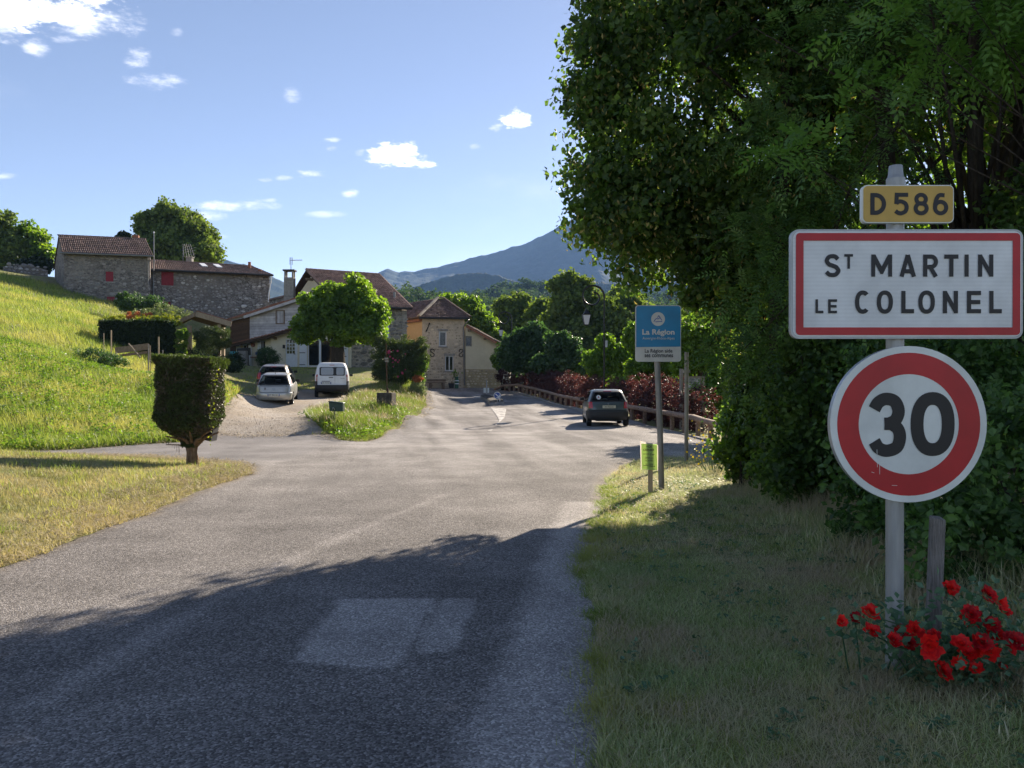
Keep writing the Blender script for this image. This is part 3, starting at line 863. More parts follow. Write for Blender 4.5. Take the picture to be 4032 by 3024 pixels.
def ridge_tiles(parent, p, q, n, r, mat, name='ridge_tile', lift=.02):
    p = Vector(p); q = Vector(q); d = (q - p) / n; dn = d.normalized(); L_ = d.length
    side = dn.cross(Vector((0, 0, 1))).normalized(); up = side.cross(dn)
    V = []; F = []; k = 7
    for (t, rr) in ((-.06, 1.1), (1.0, .92)):
        for i in range(k):
            a = math.pi * i / (k - 1)
            V.append((t * L_, math.cos(a) * r * rr, math.sin(a) * r * .8 * rr))
    for i in range(k - 1): F.append((i, i + 1, k + i + 1, k + i))
    F.append(tuple(range(k))); F.append(tuple(range(2 * k - 1, k - 1, -1)))
    me = bpy.data.meshes.new(name); me.from_pydata(V, [], F); me.materials.append(mat)
    at = me.attributes.new('rnd', 'FLOAT', 'FACE'); at.data.foreach_set('value', [.5] * len(F)); me.update()
    pl = worldloc(parent)
    for i in range(n):
        o = bpy.data.objects.new(name, me); COL.objects.link(o); o.parent = parent
        M = Matrix((dn, side, up)).transposed().to_4x4(); M.translation = p + d * i + up * lift - pl
        o.matrix_basis = M
def window(parent, fr, a0, a1, b0, b1, nx=1, ny=1, fw=.06, depth=.16, frame='white_paint', glass='glass', sill=None, name='window', mid=None):
    """recessed casement: frame with its bars, each pane a sub-part"""
    mb = MB(); c0, c1 = -depth, -depth + .06
    mb.fbox(fr, a0, a0 + fw, b0, b1, c0, c1); mb.fbox(fr, a1 - fw, a1, b0, b1, c0, c1)
    mb.fbox(fr, a0 + fw, a1 - fw, b0, b0 + fw, c0, c1); mb.fbox(fr, a0 + fw, a1 - fw, b1 - fw, b1, c0, c1)
    bw = fw * (.5 if nx > 2 else 1.1)
    xs = [a0 + fw + (a1 - a0 - 2 * fw) * i / nx for i in range(nx + 1)]; ys = [b0 + fw + (b1 - b0 - 2 * fw) * i / ny for i in range(ny + 1)]
    for x in xs[1:-1]: mb.fbox(fr, x - bw / 2, x + bw / 2, b0 + fw, b1 - fw, c0 + .005, c1 - .005)
    for y in ys[1:-1]: mb.fbox(fr, a0 + fw, a1 - fw, y - bw / 2, y + bw / 2, c0 + .007, c1 - .007)
    w = mb.build(name, MAT[frame], parent)
    for i in range(nx):
        for j in range(ny):
            p = MB(); p.fbox(fr, xs[i] + bw * .3, xs[i + 1] - bw * .3, ys[j] + bw * .3, ys[j + 1] - bw * .3, c0 + .015, c0 + .025)
            o = p.build('pane', MAT[glass]); 
            o.parent = w; pw = worldloc(w); o.location = -pw
    if sill:
        s = MB(); s.fbox(fr, a0 - .08, a1 + .08, b0 - .1, b0 - .003, -depth + .06, .06); o = s.build('sill', MAT[sill]); o.parent = w; o.location = -worldloc(w)
    return w
def boards(parent, fr, a0, a1, b0, b1, n, mat, horizontal=True, c=0.0, th=.03, topfn=None, name='board', gap=.012):
    for i in range(n):
        mb = MB()
        if horizontal:
            z0 = b0 + (b1 - b0) * i / n + gap; z1 = b0 + (b1 - b0) * (i + 1) / n
            if topfn:
                # clip under a sloping top
                aL = a0; 
                # find the a where topfn reaches z0 / z1
                def solve(z):
                    lo, hi = a0, a1
                    if topfn(a0) >= z: return a0
                    if topfn(a1) < z: return None
                    for _ in range(30):
                        m_ = (lo + hi) / 2
                        if topfn(m_) >= z: hi = m_
                        else: lo = m_
                    return hi
                s0 = solve(z0); s1 = solve(z1)
                if s0 is None: continue
                if s1 is None: s1 = a1 - .01; z1 = topfn(a1)
                cc = c + random.uniform(0, .008)
                mb.hexa([fr.pt(s0, z0, cc), fr.pt(a1, z0, cc), fr.pt(a1, z0, cc - th), fr.pt(s0, z0, cc - th),
                         fr.pt(s1, z1, cc), fr.pt(a1, z1, cc), fr.pt(a1, z1, cc - th), fr.pt(s1, z1, cc - th)])
            else: 
                cc = c + random.uniform(0, .008); mb.fbox(fr, a0, a1, z0, z1, cc - th, cc)
        else:
            x0 = a0 + (a1 - a0) * i / n + gap * .5; x1 = a0 + (a1 - a0) * (i + 1) / n - gap * .5
            cc = c + random.uniform(0, .005); mb.fbox(fr, x0, x1, b0, b1, cc - th, cc)
        if mb.V:
            o = mb.build(name, mat)
            o.parent = parent; o.location = -worldloc(parent)
def gutter(mb, p, q, r=.07):
    mb.tube([p, q], r, 8)

# ================================================================== tall stone house on the hill
fE = Frame(XY(252, 68), XY(591, 70))
E = thing('stone_house', 'tall grey stone house with small red shutters and dark tiled roof, highest on the hill', 'house', (fE.o.x, fE.o.y, 8))
eE = 12.5; LE = fE.len
opE = []
for (x0, y0, x1, y1) in ((417, 1069, 447, 1109), (421, 1168, 452, 1208)):
    a0, b1 = fE.ab(x0, y0); a1, b0 = fE.ab(x1, y1); opE.append((a0, a1, b0, b1))
wallmesh(fE, [(0, eE), (LE, eE)], 7.0, opE, .18).build('wall', MAT['house_plaster'], E)
masonry(E, fE, (.1, LE - .1, 8.5, 12.3), .34, 'grey_stone', 130, 420, .03, dens=lambda a, b: .25 + .75 * (fbm2(np.array([a * 1.0]), np.array([b * 1.0]), .6, 4)[0] > .5), avoid=opE, seed=2, rows=False)
gE = Frame((XY(252, 68)[0] - 5.35, 76), XY(252, 68))
eRidge = 14.68
mbg = wallmesh(gE, [(0, eE - .2), (gE.len * .52, eRidge - .35), (gE.len, eE)], 7.0, (), .1); mbg.build('gable_wall', MAT['house_plaster'], E)
rE = Frame(XY(591, 70), (XY(591, 70)[0] - 4.6, 78)); wallmesh(rE, [(0, eE), (rE.len * .5, eRidge - .35), (rE.len, eE - .2)], 7.0).build('side_wall', MAT['house_plaster'], E)
a = P(245, 996, 67.5); b = P(605, 1009, 69.6); c = P(575, 944, 74); d = P(231, 929, 71.8)
e_ = P(211, 1057, 76); f_ = P(560, 1050, 79)
slab(E, a, b, c, d, .12, MAT['wood_dark']); slab(E, d, c, f_, e_, .12, MAT['wood_dark'])
tile_field(E, a, b, c, d, 46, 9, MAT['old_tile'], .10, .05, 6)
tile_field(E, f_, e_, d, c, 46, 9, MAT['old_tile'], .08, .05, 4)
ridge_tiles(E, d + (d - c) * .005, c, 22, .15, MAT['old_tile'])
mb = MB(); gutter(mb, a + Vector((-.1, -.12, -.02)), b + Vector((.1, -.12, -.02)), .075); mb.build('gutter', MAT['zinc'], E)
for o in opE:
    sh = MB(); sh.fbox(fE, o[0], o[1], o[2], o[3], -.06, -.055); s = sh.build('shutter', MAT['red_paint'], E)
    boards(s, fE, o[0] + .01, o[1] - .01, o[2] + .01, o[3] - .01, 4, MAT['red_paint'], False, -.02, .03)
    st = MB(); st.fbox(fE, o[0] - .14, o[1] + .14, o[2] - .14, o[2] - .005, -.1, .03); st.build('sill', MAT['concrete'], E)
mb = MB(); mb.tube([fE.pt(LE - .15, 12.4, .15), fE.pt(LE - .15, 12.1, .1), fE.pt(LE - .12, 10.0, .08)], .05, 6); mb.build('drainpipe', MAT['concrete'], E)
mb = MB(); mb.fbox(fE, LE * .69, LE * .69 + .55, 14.5, 15.1, -5.2, -4.6); mb.build('chimney', MAT['terracotta'], E)

# ================================================================== long stone barn
fD = Frame(XY(591, 72), XY(1063, 76.2)); LD = fD.len; eD = 11.62
D = thing('stone_barn', 'long rubble stone barn with low tiled roof and one large red shutter', 'house', (fD.o.x, fD.o.y, 7))
opD = []
for (x0, y0, x1, y1) in ((636, 1069, 684, 1125), (643, 1188, 672, 1209)):
    a0, b1 = fD.ab(x0, y0); a1, b0 = fD.ab(x1, y1); opD.append((a0, a1, b0, b1))
wallmesh(fD, [(0, eD), (LD, eD)], 5.0, opD, .2).build('wall', MAT['barn_plaster'], D)
masonry(D, fD, (.1, LD - .1, 6.6, 11.3), .34, 'pale_stone', 290, 1500, .055, dens=lambda a, b: (.95 if b < 9.6 - .12 * a + fbm2(np.array([a]), np.array([b]), .5, 9)[0] * 2.0 else .10), avoid=opD, seed=5, rows=False)
rD = Frame(XY(1063, 76.2), (XY(1063, 76.2)[0] - 3.4, 84)); wallmesh(rD, [(0, eD - .1), (rD.len, eD - .4)], 5).build('side_wall', MAT['barn_plaster'], D)
a = P(588, 1060, 71.5); b = P(1075, 1083, 75.7); c = P(995, 1050, 79.5); d = P(588, 1025, 75.8)
slab(D, a, b, c, d, .14, MAT['wood_dark'])
tile_field(D, a, b, c, d, 62, 10, MAT['old_tile'], .07, .04, 6, seed=9)
b2 = P(1040, 1085, 83); slab(D, b + Vector((0, 0, -.01)), b2, c, c + Vector((-.02, 0, 0)), .1, MAT['wood_dark'], 'roof_hip')
ridge_tiles(D, d, c, 30, .13, MAT['old_tile'])
mb = MB(); gutter(mb, a + Vector((-.1, -.14, -.05)), b + Vector((.1, -.14, -.05)), .09); mb.build('gutter', MAT['dark_metal'], D)
for i, o in enumerate(opD):
    sh = MB(); sh.fbox(fD, o[0], o[1], o[2], o[3], -.06, -.055); s = sh.build('shutter', MAT['red_paint'], D)
    boards(s, fD, o[0] + .01, o[1] - .01, o[2] + .01, o[3] - .01, 6 - 2 * i, MAT['red_paint'], False, -.02, .03)
    st = MB(); st.fbox(fD, o[0] - .12, o[1] + .12, o[2] - .12, o[2] - .005, -.1, .03); st.build('sill', MAT['concrete'], D)
a0, _ = fD.ab(604, 1100)
mb = MB(); mb.tube([fD.pt(a0, 11.5, .3), fD.pt(a0, 11.2, .1), fD.pt(a0, 7.6, .1)], .07, 8); mb.build('drainpipe', MAT['zinc'], D)
mb = MB(); mb.tube([fD.pt(LD + .1, 11.5, .3), fD.pt(LD + .08, 11.0, .15), fD.pt(LD - .1, 10.0, .06), fD.pt(LD - .15, 9.1, .06)], .05, 8); mb.build('downspout', MAT['white_paint'], D)
def onroof(A, B, C, D_, u, v, w, h, th, mat, name, parent):
    A, B, C, D_ = [Vector(x) for x in (A, B, C, D_)]
    def q(u, v): return (A * (1 - v) + D_ * v) * (1 - u) + (B * (1 - v) + C * v) * u
    n = (B - A).cross(D_ - A).normalized(); n = n if n.z > 0 else -n
    mb = MB(); lo = [q(u, v), q(u + w, v), q(u + w, v + h), q(u, v + h)]
    mb.hexa([p + n * .02 for p in lo] + [p + n * th for p in lo]); return mb.build(name, mat, parent)
for u in (.455, .585): onroof(a, b, c, d, u, .5, .05, .32, .16, MAT['white_paint'], 'skylight', D)
mb = MB(); p = P(983, 1062, 78); mb.tube([p + Vector((0, 0, -.4)), p + Vector((0, 0, .75))], [.16, .14], 10); mb.build('chimney_pot', MAT['terracotta'], D)
mb = MB(); p = P(1025, 1066, 76.8); mb.tube([p + Vector((0, 0, -.3)), p + Vector((0, 0, .12))], .17, 10); mb.build('vent', MAT['terracotta'], D)
p = P(737, 1034, 78)
mb = MB(); mb.box(p.x - .1, p.x + .45, p.y, p.y + .5, p.z - .5, p.z + .5); mb.box(p.x - .16, p.x + .51, p.y - .06, p.y + .56, p.z + .5, p.z + .58); mb.build('chimney', MAT['concrete'], D)
ant = thing('roof_aerial', 'large comb shaped television aerial on the barn roof behind the ridge', 'aerial', (p.x - .3, p.y - .2, p.z - .3))
mb = MB(); q = p + Vector((-.3, -.2, 0)); mb.tube([q + Vector((0, 0, -.3)), q + Vector((0, 0, 1.5))], .03, 6); mb.build('mast', MAT['zinc'], ant)
mb = MB()
for k in range(3):
    zz = q.z + .55 + k * .3; mb.beam((q.x - .1, q.y, zz), (q.x + 1.25, q.y - .2, zz + .25), .02, .02)
for k in range(5): mb.beam((q.x + .1 + k * .25, q.y, q.z + .5), (q.x + k * .18, q.y - .05, q.z + 1.75), .02, .02)
mb.build('aerial_arms', MAT['zinc'], ant)
p = P(606, 1048, 71)
pole = thing('roof_pole', 'slim tall metal service pole rising from the barn eave beside the tall house', 'pole', (p.x, p.y, p.z - .4))
mb = MB(); mb.tube([p + Vector((0, 0, -.4)), p + Vector((.02, 0, 2.9))], [.055, .04], 8); mb.build('mast', MAT['zinc'], pole)
mb = MB(); mb.lathe(p + Vector((.02, 0, 2.9)), [(.05, 0), (.08, .05), (.07, .14), (.02, .17)], 10); mb.build('insulator', MAT['white_paint'], pole)

# low yard wall between the barn and the chimney
yw = thing('yard_wall', 'low rubble wall with tiled coping between the barn and the concrete chimney', 'wall', P(1065, 1300, 74))
fY = Frame(XY(1063, 75.5), XY(1125, 72)); wallmesh(fY, [(0, 9.15), (fY.len, 9.15)], 6.5).build('wall', MAT['barn_plaster'], yw)
masonry(yw, fY, (.05, fY.len - .05, 7.5, 9.0), .3, 'pale_stone', 24, 50, .05, seed=14)
mb = MB(); mb.hexa([fY.pt(-.05, 9.16, .12), fY.pt(fY.len, 9.16, .12), fY.pt(fY.len, 9.16, -.5), fY.pt(-.05, 9.16, -.5), fY.pt(-.05, 9.36, .05), fY.pt(fY.len, 9.36, .05), fY.pt(fY.len, 9.42, -.5), fY.pt(-.05, 9.42, -.5)]); mb.build('coping', MAT['old_tile'], yw)

# ================================================================== farmhouse with the big brown roof
RL = P(1206, 1062, 64); RR = P(1494, 1082, 66.8); ER = P(1622, 1213, 61); EL = P(1338, 1205, 59)
BL = RL + (RL - EL) * .95; BR = RR + (RR - ER) * .95; BL.z = EL.z + .2; BR.z = ER.z + .2
fA = Frame((EL.x + .45, EL.y + .55), (ER.x - .42, ER.y + .25)); LA = fA.len
A_ = thing('farmhouse', 'large farmhouse with brown tiled gable roof and coursed grey stone front behind the round tree', 'house', (fA.o.x, fA.o.y, 2.4))
wallmesh(fA, [(0, 7.0), (LA, 7.0)], 1.2, (), .2).build('wall', MAT['farm_stone'], A_)
masonry(A_, fA, (.1, LA - .05, 2.4, 6.9), .36, 'grey_stone', 260, 620, .04, seed=21)
q0 = Vector((BL.x + .5, BL.y - .5, 0)); fG = Frame((q0.x, q0.y), (fA.o.x, fA.o.y))
wallmesh(fG, [(0, 7.0), (fG.len * .5, 10.2), (fG.len, 7.0)], 1.5).build('gable_wall', MAT['cream_render'], A_)
fR = Frame((ER.x - .42, ER.y + .25), (BR.x - .3, BR.y - .4)); wallmesh(fR, [(0, 7.0), (fR.len * .5, 10.2), (fR.len, 7.0)], 1).build('side_wall', MAT['farm_stone'], A_)
slab(A_, EL, ER, RR, RL, .16, MAT['wood_dark']); slab(A_, RL, RR, BR, BL, .16, MAT['wood_dark'])
tile_field(A_, EL, ER, RR, RL, 34, 22, MAT['brown_tile'], .08, .06, 6, seed=4)
tile_field(A_, BR, BL, RL, RR, 34, 22, MAT['brown_tile'], .055, .03, 4, seed=5)
ridge_tiles(A_, RL, RR, 18, .14, MAT['brown_tile'])
ridge_tiles(A_, EL + Vector((-.02, 0, .03)), RL + Vector((-.02, 0, 0)), 20, .10, MAT['brown_tile'], 'verge_tile')
ridge_tiles(A_, ER + Vector((0, 0, .03)), RR, 20, .10, MAT['brown_tile'], 'verge_tile')
mb = MB(); gutter(mb, EL + Vector((0, -.14, -.05)), ER + Vector((.05, -.14, -.05)), .08); mb.build('gutter', MAT['dark_metal'], A_)
mb = MB(); p = P(1553, 1188, 62.3); mb.tube([p + Vector((0, 0, -.3)), p + Vector((0, 0, .15)), p + Vector((0, 0, .2)), p + Vector((0, 0, .75))], [.22, .19, .1, .1], 10); mb.build('flue', MAT['zinc'], A_)
for p0, p1 in ((fG.pt(fG.len * .5, 9.7, 0), fG.pt(fG.len * .5, 9.7, .6)), (fG.pt(fG.len * .78, 8.3, 0), fG.pt(fG.len * .78, 8.3, .6)), (fG.pt(fG.len * .22, 8.3, 0), fG.pt(fG.len * .22, 8.3, .6))):
    mb = MB(); mb.beam(p0, p1, .18, .2); mb.build('purlin', MAT['beam_wood'], A_)
for (q, k) in ((1541, 1290), ):
    a0, b1 = fA.ab(1512, 1275); a1, b0 = fA.ab(1531, 1330)
    mb = MB(); mb.fbox(fA, a0, a1, b0, b1, .03, .08); mb.build('shutter', MAT['white_paint'], A_)
# its tall concrete chimney
ch = thing('concrete_chimney', 'tall square concrete chimney stack standing left of the big brown roof', 'chimney', P(1137, 1250, 63))
p = P(1137, 1061, 63); z0 = 6.5
mb = MB(); mb.box(p.x - .38, p.x + .38, p.y, p.y + .6, z0, p.z - .62); mb.build('stack', MAT['concrete'], ch)
mb = MB()
for sx in (-.36, .24):
    for sy in (0, .48): mb.box(p.x + sx, p.x + sx + .12, p.y + sy, p.y + sy + .12, p.z - .62, p.z - .12)
mb.build('cap_leg', MAT['concrete'], ch)
mb = MB(); mb.box(p.x - .46, p.x + .46, p.y - .08, p.y + .68, p.z - .12, p.z); mb.build('cap', MAT['dark_concrete'], ch)
for k in (1.5, 3.0):
    mb = MB(); mb.box(p.x - .385, p.x + .385, p.y - .006, p.y + .606, p.z - .62 - k, p.z - .62 - k + .03); mb.build('joint', MAT['dark_concrete'], ch)
an = thing('chimney_aerial', 'thin dark television aerial clamped to the top of the concrete chimney', 'aerial', (p.x, p.y + .3, p.z))
mb = MB(); mb.tube([(p.x + .1, p.y + .3, p.z), (p.x + .1, p.y + .3, p.z + 1.0)], .025, 6); mb.build('mast', MAT['dark_metal'], an)
mb = MB(); mb.beam((p.x + .05, p.y + .3, p.z + .75), (p.x + 1.0, p.y + .25, p.z + .78), .03, .03)
for k in range(11): mb.beam((p.x + .25 + k * .07, p.y + .05, p.z + .77), (p.x + .25 + k * .07, p.y + .55, p.z + .77), .014, .014); 
for k in range(2): mb.beam((p.x + .02 + k * .2, p.y + .28, p.z + .4), (p.x + .02 + k * .2, p.y + .28, p.z + .98), .03, .03)
mb.build('aerial_arms', MAT['dark_metal'], an)

# ================================================================== wood clad storey
fW = Frame(XY(985, 62), XY(1260, 60.4)); LW = fW.len
W_ = thing('timber_clad_house', 'two tone timber clad upper storey with a closed grey wooden shutter', 'house', (fW.o.x, fW.o.y, 4))
def wtop(a): return 6.66 + a * .262
wallmesh(fW, [(0, wtop(0) - .05), (LW, wtop(LW) - .05)], 3.2, (), .1).build('wall', MAT['wood_dark'], W_)
boards(W_, fW, 0, LW, 4.6, 8.0, 17, MAT['grey_board'], True, .04, .035, topfn=lambda a: wtop(a) - .06)
fWs = Frame(XY(908, 67.5), XY(985, 62)); wallmesh(fWs, [(0, 6.62), (fWs.len, 6.62)], 3.2, (), .1).build('side_wall', MAT['wood_dark'], W_)
boards(W_, fWs, 0, fWs.len - .05, 4.0, 6.6, 13, MAT['brown_board'], True, .04, .035)
a0, b1 = fW.ab(1088, 1222); a1, b0 = fW.ab(1123, 1276)
mb = MB(); 
for (x0, x1, y0, y1) in ((a0, a0 + .08, b0, b1), (a1 - .08, a1, b0, b1), (a0 + .08, a1 - .08, b0, b0 + .08), (a0 + .08, a1 - .08, b1 - .08, b1)): mb.fbox(fW, x0, x1, y0, y1, .03, .10)
s = mb.build('shutter', MAT['beam_wood'], W_); boards(s, fW, a0 + .08, a1 - .08, b0 + .08, b1 - .08, 5, MAT['grey_board'], False, .07, .04)
fl = fW.pt(-.25, wtop(-.25) + .02, .45); frr = fW.pt(LW, wtop(LW) + .02, .45)
bl = Vector((fWs.o.x - .7, fWs.o.y + .4, 6.72)); br = frr + Vector((-2.0, 5.0, .4))
slab(W_, fl, frr, br, bl, .10, MAT['beam_wood'])
tile_field(W_, fl + Vector((0, 0, .01)), frr + Vector((0, 0, .01)), br + Vector((0, 0, .01)), bl + Vector((0, 0, .01)), 24, 14, MAT['red_tile'], .05, .03, 5, seed=12)
mb = MB(); mb.beam(fl + Vector((0, -.03, -.10)), frr + Vector((0, -.03, -.10)), .05, .2); mb.build('fascia', MAT['grey_board'], W_)

# ================================================================== cream single storey annexe
f1 = Frame(XY(1067, 60), XY(1378, 59.3)); f2 = Frame(XY(930, 63.4), XY(1067, 60.3))
N_ = thing('cream_annexe', 'low cream rendered house with white shutters, glazed door and sloping tiled roof', 'house', (f1.o.x, f1.o.y, 2.5))
def ntop(a): return 4.92 + a * .27
def rect(fr, x0, y0, x1, y1):
    a0, b1 = fr.ab(x0, y0); a1, b0 = fr.ab(x1, y1); return (a0, a1, b0, b1)
oDoor = rect(f1, 1124, 1335, 1171, 1444); oFr = rect(f1, 1210, 1336, 1356, 1443)
wallmesh(f1, [(0, ntop(0)), (f1.len, ntop(f1.len))], 1.6, [oDoor, oFr], .2).build('wall', MAT['cream_render'], N_)
o2w = rect(f2, 1018, 1341, 1044, 1394); o2d = rect(f2, 949, 1356, 982, 1446)
wallmesh(f2, [(0, 4.40), (f2.len, 4.92)], 1.6, [o2w, o2d], .25).build('wall', MAT['cream_render'], N_)
# glazed door
a0, a1, b0, b1 = oDoor; bm = b0 + (b1 - b0) * .44
window(N_, f1, a0, a1 - .15, bm, b1, 3, 4, .07, .12, name='door_glazing')
mb = MB(); mb.fbox(f1, a0, a1, b0, bm - .002, -.16, -.09); mb.fbox(f1, a1 - .15, a1, bm, b1, -.16, -.09); mb.fbox(f1, a0 + .12, a1 - .25, b0 + .15, bm - .12, -.09, -.075); dr = mb.build('door', MAT['white_paint'], N_)
mb = MB(); mb.fbox(f1, a1 - .3, a1 - .18, bm + .02, bm + .06, -.09, -.03); o = mb.build('handle', MAT['dark_metal']); o.parent = dr; o.location = -worldloc(dr)
# french windows
a0, a1, b0, b1 = oFr; w3 = (a1 - a0) / 3
for i in range(3): window(N_, f1, a0 + w3 * i, a0 + w3 * (i + 1), b0, b1, 1, 1, .08, .14, name='french_window')
def shutter_leaf(fr, a0, a1, b0, b1, mat, c=.05, hinges=3):
    mb = MB(); mb.fbox(fr, a0, a1, b0, b1, c, c + .025); s = mb.build('shutter', MAT[mat], N_)
    boards(s, fr, a0, a1, b0 + .005, b1 - .005, 5, MAT[mat], False, c + .045, .018)
    for k in range(hinges):
        z = b0 + (b1 - b0) * (.07 + .86 * k / (hinges - 1)); m = MB(); m.fbox(fr, a0 + .0, a1 - .12, z, z + .05, c + .052, c + .062); o = m.build('hinge', MAT['dark_metal']); o.parent = s; o.location = -worldloc(s)
x0, x1, y0, y1 = rect(f1, 1181, 1336, 1210, 1445); shutter_leaf(f1, x0, x1, y0, y1, 'white_paint')
x0, x1, y0, y1 = rect(f1, 1356, 1370, 1372, 1440); shutter_leaf(f1, x0, x1, y0, y1, 'white_paint')
x0, x1, y0, y1 = rect(f2, 982, 1352, 994, 1446); shutter_leaf(f2, x0, x1, y0, y1, 'white_paint')
x0, x1, y0, y1 = rect(f2, 935, 1358, 949, 1446); shutter_leaf(f2, x0, x1, y0, y1, 'white_paint')
window(N_, f2, o2d[0], o2d[1], o2d[2], o2d[3], 2, 1, .1, .2, frame='white_paint', name='french_window')
window(N_, f2, o2w[0], o2w[1], o2w[2], o2w[3], 2, 1, .07, .14, name='window', sill='concrete')
x0, x1, y0, y1 = rect(f2, 1017, 1345, 1031, 1390); shutter_leaf(f2, x0, x1, y0, y1, 'white_paint', .03, 2)
mb = MB(); x0, x1, y0, y1 = rect(f2, 1017, 1387, 1046, 1396); mb.fbox(f2, x0, x1, y0, y1, .07, .25); simple('blue_box', (.03, .10, .25), .5); o = mb.build('flower_box', MAT['blue_box'], N_)
mb = MB(); mb.lathe(f2.pt(f2.ab(1001, 1360)[0], f2.ab(1001, 1360)[1] - .12, .12), [(.03, 0), (.14, .03), (.17, .25), (.05, .3)], 10); mb.build('wall_lamp', MAT['terracotta'], N_)
mb = MB(); mb.fbox(f1, f1.ab(1117, 1371)[0], f1.ab(1123, 1371)[0], f1.ab(1118, 1372)[1], f1.ab(1118, 1358)[1], .02, .2); mb.build('letter_box', MAT['dark_metal'], N_)
fl = f2.pt(-.3, 4.44, .6); fm = f2.pt(f2.len, 4.98, .55); fr_ = f1.pt(f1.len, ntop(f1.len) + .06, .5)
FL = fl; FM = f1.pt(-.0, 4.98, .62); FR = fr_
bk = Vector((-1.2, 4.2, .25))
slab(N_, FL, FM, FM + bk, FL + bk, .10, MAT['wood_dark']); slab(N_, FM, FR, FR + bk, FM + bk, .10, MAT['wood_dark'])
up = Vector((0, 0, .012))
tile_field(N_, FL + up, FM + up, FM + bk + up, FL + bk + up, 12, 9, MAT['red_tile'], .05, .03, 6, seed=31)
tile_field(N_, FM + up, FR + up, FR + bk + up, FM + bk + up, 24, 9, MAT['red_tile'], .05, .03, 6, seed=32)
mb = MB(); mb.beam(FL + Vector((0, 0, -.13)), FM + Vector((0, 0, -.13)), .08, .18); mb.beam(FM + Vector((0, 0, -.13)), FR + Vector((0, 0, -.13)), .08, .18); mb.build('fascia', MAT['wood_dark'], N_)
for k in range(4):
    q = f1.pt(.4 + k * 1.7, ntop(.4 + k * 1.7) - .24, 0); mb = MB(); mb.beam(q, q + f1.n * .5, .14, .16); mb.build('rafter_end', MAT['beam_wood'], N_)

# ================================================================== tower house
fB = Frame(XY(1663, 68.5), XY(1829, 69.3)); LB = fB.len
B_ = thing('tower_house', 'two storey stone tower house with hipped dark tile roof and two iron S wall anchors', 'house', (fB.o.x, fB.o.y, 1.0))
oU = rect(fB, 1729, 1304, 1759, 1364); oL = rect(fB, 1753, 1401, 1786, 1461)
wallmesh(fB, [(0, 6.95), (LB, 6.95)], .2, [oU, oL], .22).build('wall', MAT['tower_plaster'], B_)
masonry(B_, fB, (.1, LB - .35, 1.1, 6.5), .30, 'warm_stone', 90, 230, .014, dens=lambda a, b: (.8 if b < 2.7 + fbm2(np.array([a]), np.array([b]), .8, 3)[0] else .10), avoid=[oU, oL], seed=41)
# dressed corner stones
for k in range(13):
    z = 1.15 + k * .44; w = .42 if k % 2 else .28
    mb = MB(); mb.fbox(fB, -.012, w, z, z + .42, -.3, .018); mb.build('corner_stone', MAT['tower_plaster'], B_)
fBs = Frame((-12.6, 75.2), XY(1663, 68.5)); wallmesh(fBs, [(0, 6.95), (fBs.len, 6.95)], .2).build('side_wall', MAT['orange_render'], B_)
window(B_, fB, *oU, 1, 1, .09, .16, glass='net_glass', sill='concrete'); window(B_, fB, *oL, 2, 1, .07, .16, glass='glass', sill='concrete')
for o in (oU, oL):
    mb = MB(); mb.fbox(fB, o[0] - .12, o[1] + .12, o[3] + .003, o[3] + .2, -.1, .02); mb.build('lintel', MAT['concrete'], B_)
    mb = MB(); mb.fbox(fB, o[0] + .1, o[1] - .1, o[2] + .65, o[3] - .08, -.185, -.17); mb.build('curtain', MAT['lace'], B_)
eL_ = P(1650.7, 1249, 68.0); eR_ = P(1851, 1251, 68.9); pk1 = P(1724.5, 1176, 71.6); pk2 = P(1747, 1177, 71.9)
bkL = Vector((-13.4, 75.6, eL_.z)); pkb = pk1 + Vector((-3.5, 4.4, 0)); bkR = eR_ + Vector((-3.0, 7.0, 0))
mb = MB(); mb.poly([eL_, eR_, pk2, pk1], .12, (eR_ - eL_).cross(pk1 - eL_)); mb.poly([bkL, eL_, pk1, pkb], .12, (eL_ - bkL).cross(pk1 - bkL)); mb.poly([eR_, bkR, pk2 + Vector((0, .01, 0))], .12, (bkR - eR_).cross(pk2 - eR_))
mb.build('roof', MAT['wood_dark'], B_)
tile_field(B_, eL_, eR_, pk2, pk1, 22, 15, MAT['old_tile'], .02, .07, 6, seed=51)
tile_field(B_, bkL, eL_, pk1, pkb, 24, 15, MAT['old_tile'], .04, .05, 5, seed=52)
ridge_tiles(B_, eL_ + Vector((0, 0, .08)), pk1 + Vector((0, 0, .05)), 17, .16, MAT['warm_stone'], 'hip_tile')
ridge_tiles(B_, eR_ + Vector((0, 0, .08)), pk2 + Vector((0, 0, .05)), 17, .12, MAT['old_tile'], 'hip_tile')
ridge_tiles(B_, pk1 + Vector((0, 0, .05)), pk2 + Vector((0, 0, .05)), 2, .14, MAT['old_tile'], 'hip_tile')
mb = MB(); gutter(mb, eL_ + Vector((0, -.1, -.07)), eR_ + Vector((0, -.1, -.07)), .085); mb.build('gutter', MAT['dark_metal'], B_)
mb = MB(); mb.fbox(fBs, 0, fBs.len, 6.7, 6.98, .01, .3); mb.build('eave_board', MAT['terracotta'], B_)
a0 = LB - .12
mb = MB(); mb.tube([fB.pt(LB + .3, 6.9, .5), fB.pt(LB, 6.5, .25), fB.pt(a0, 6.2, .1), fB.pt(a0 + .1, 1.2, .1)], .055, 8); mb.build('drainpipe', MAT['zinc'], B_)
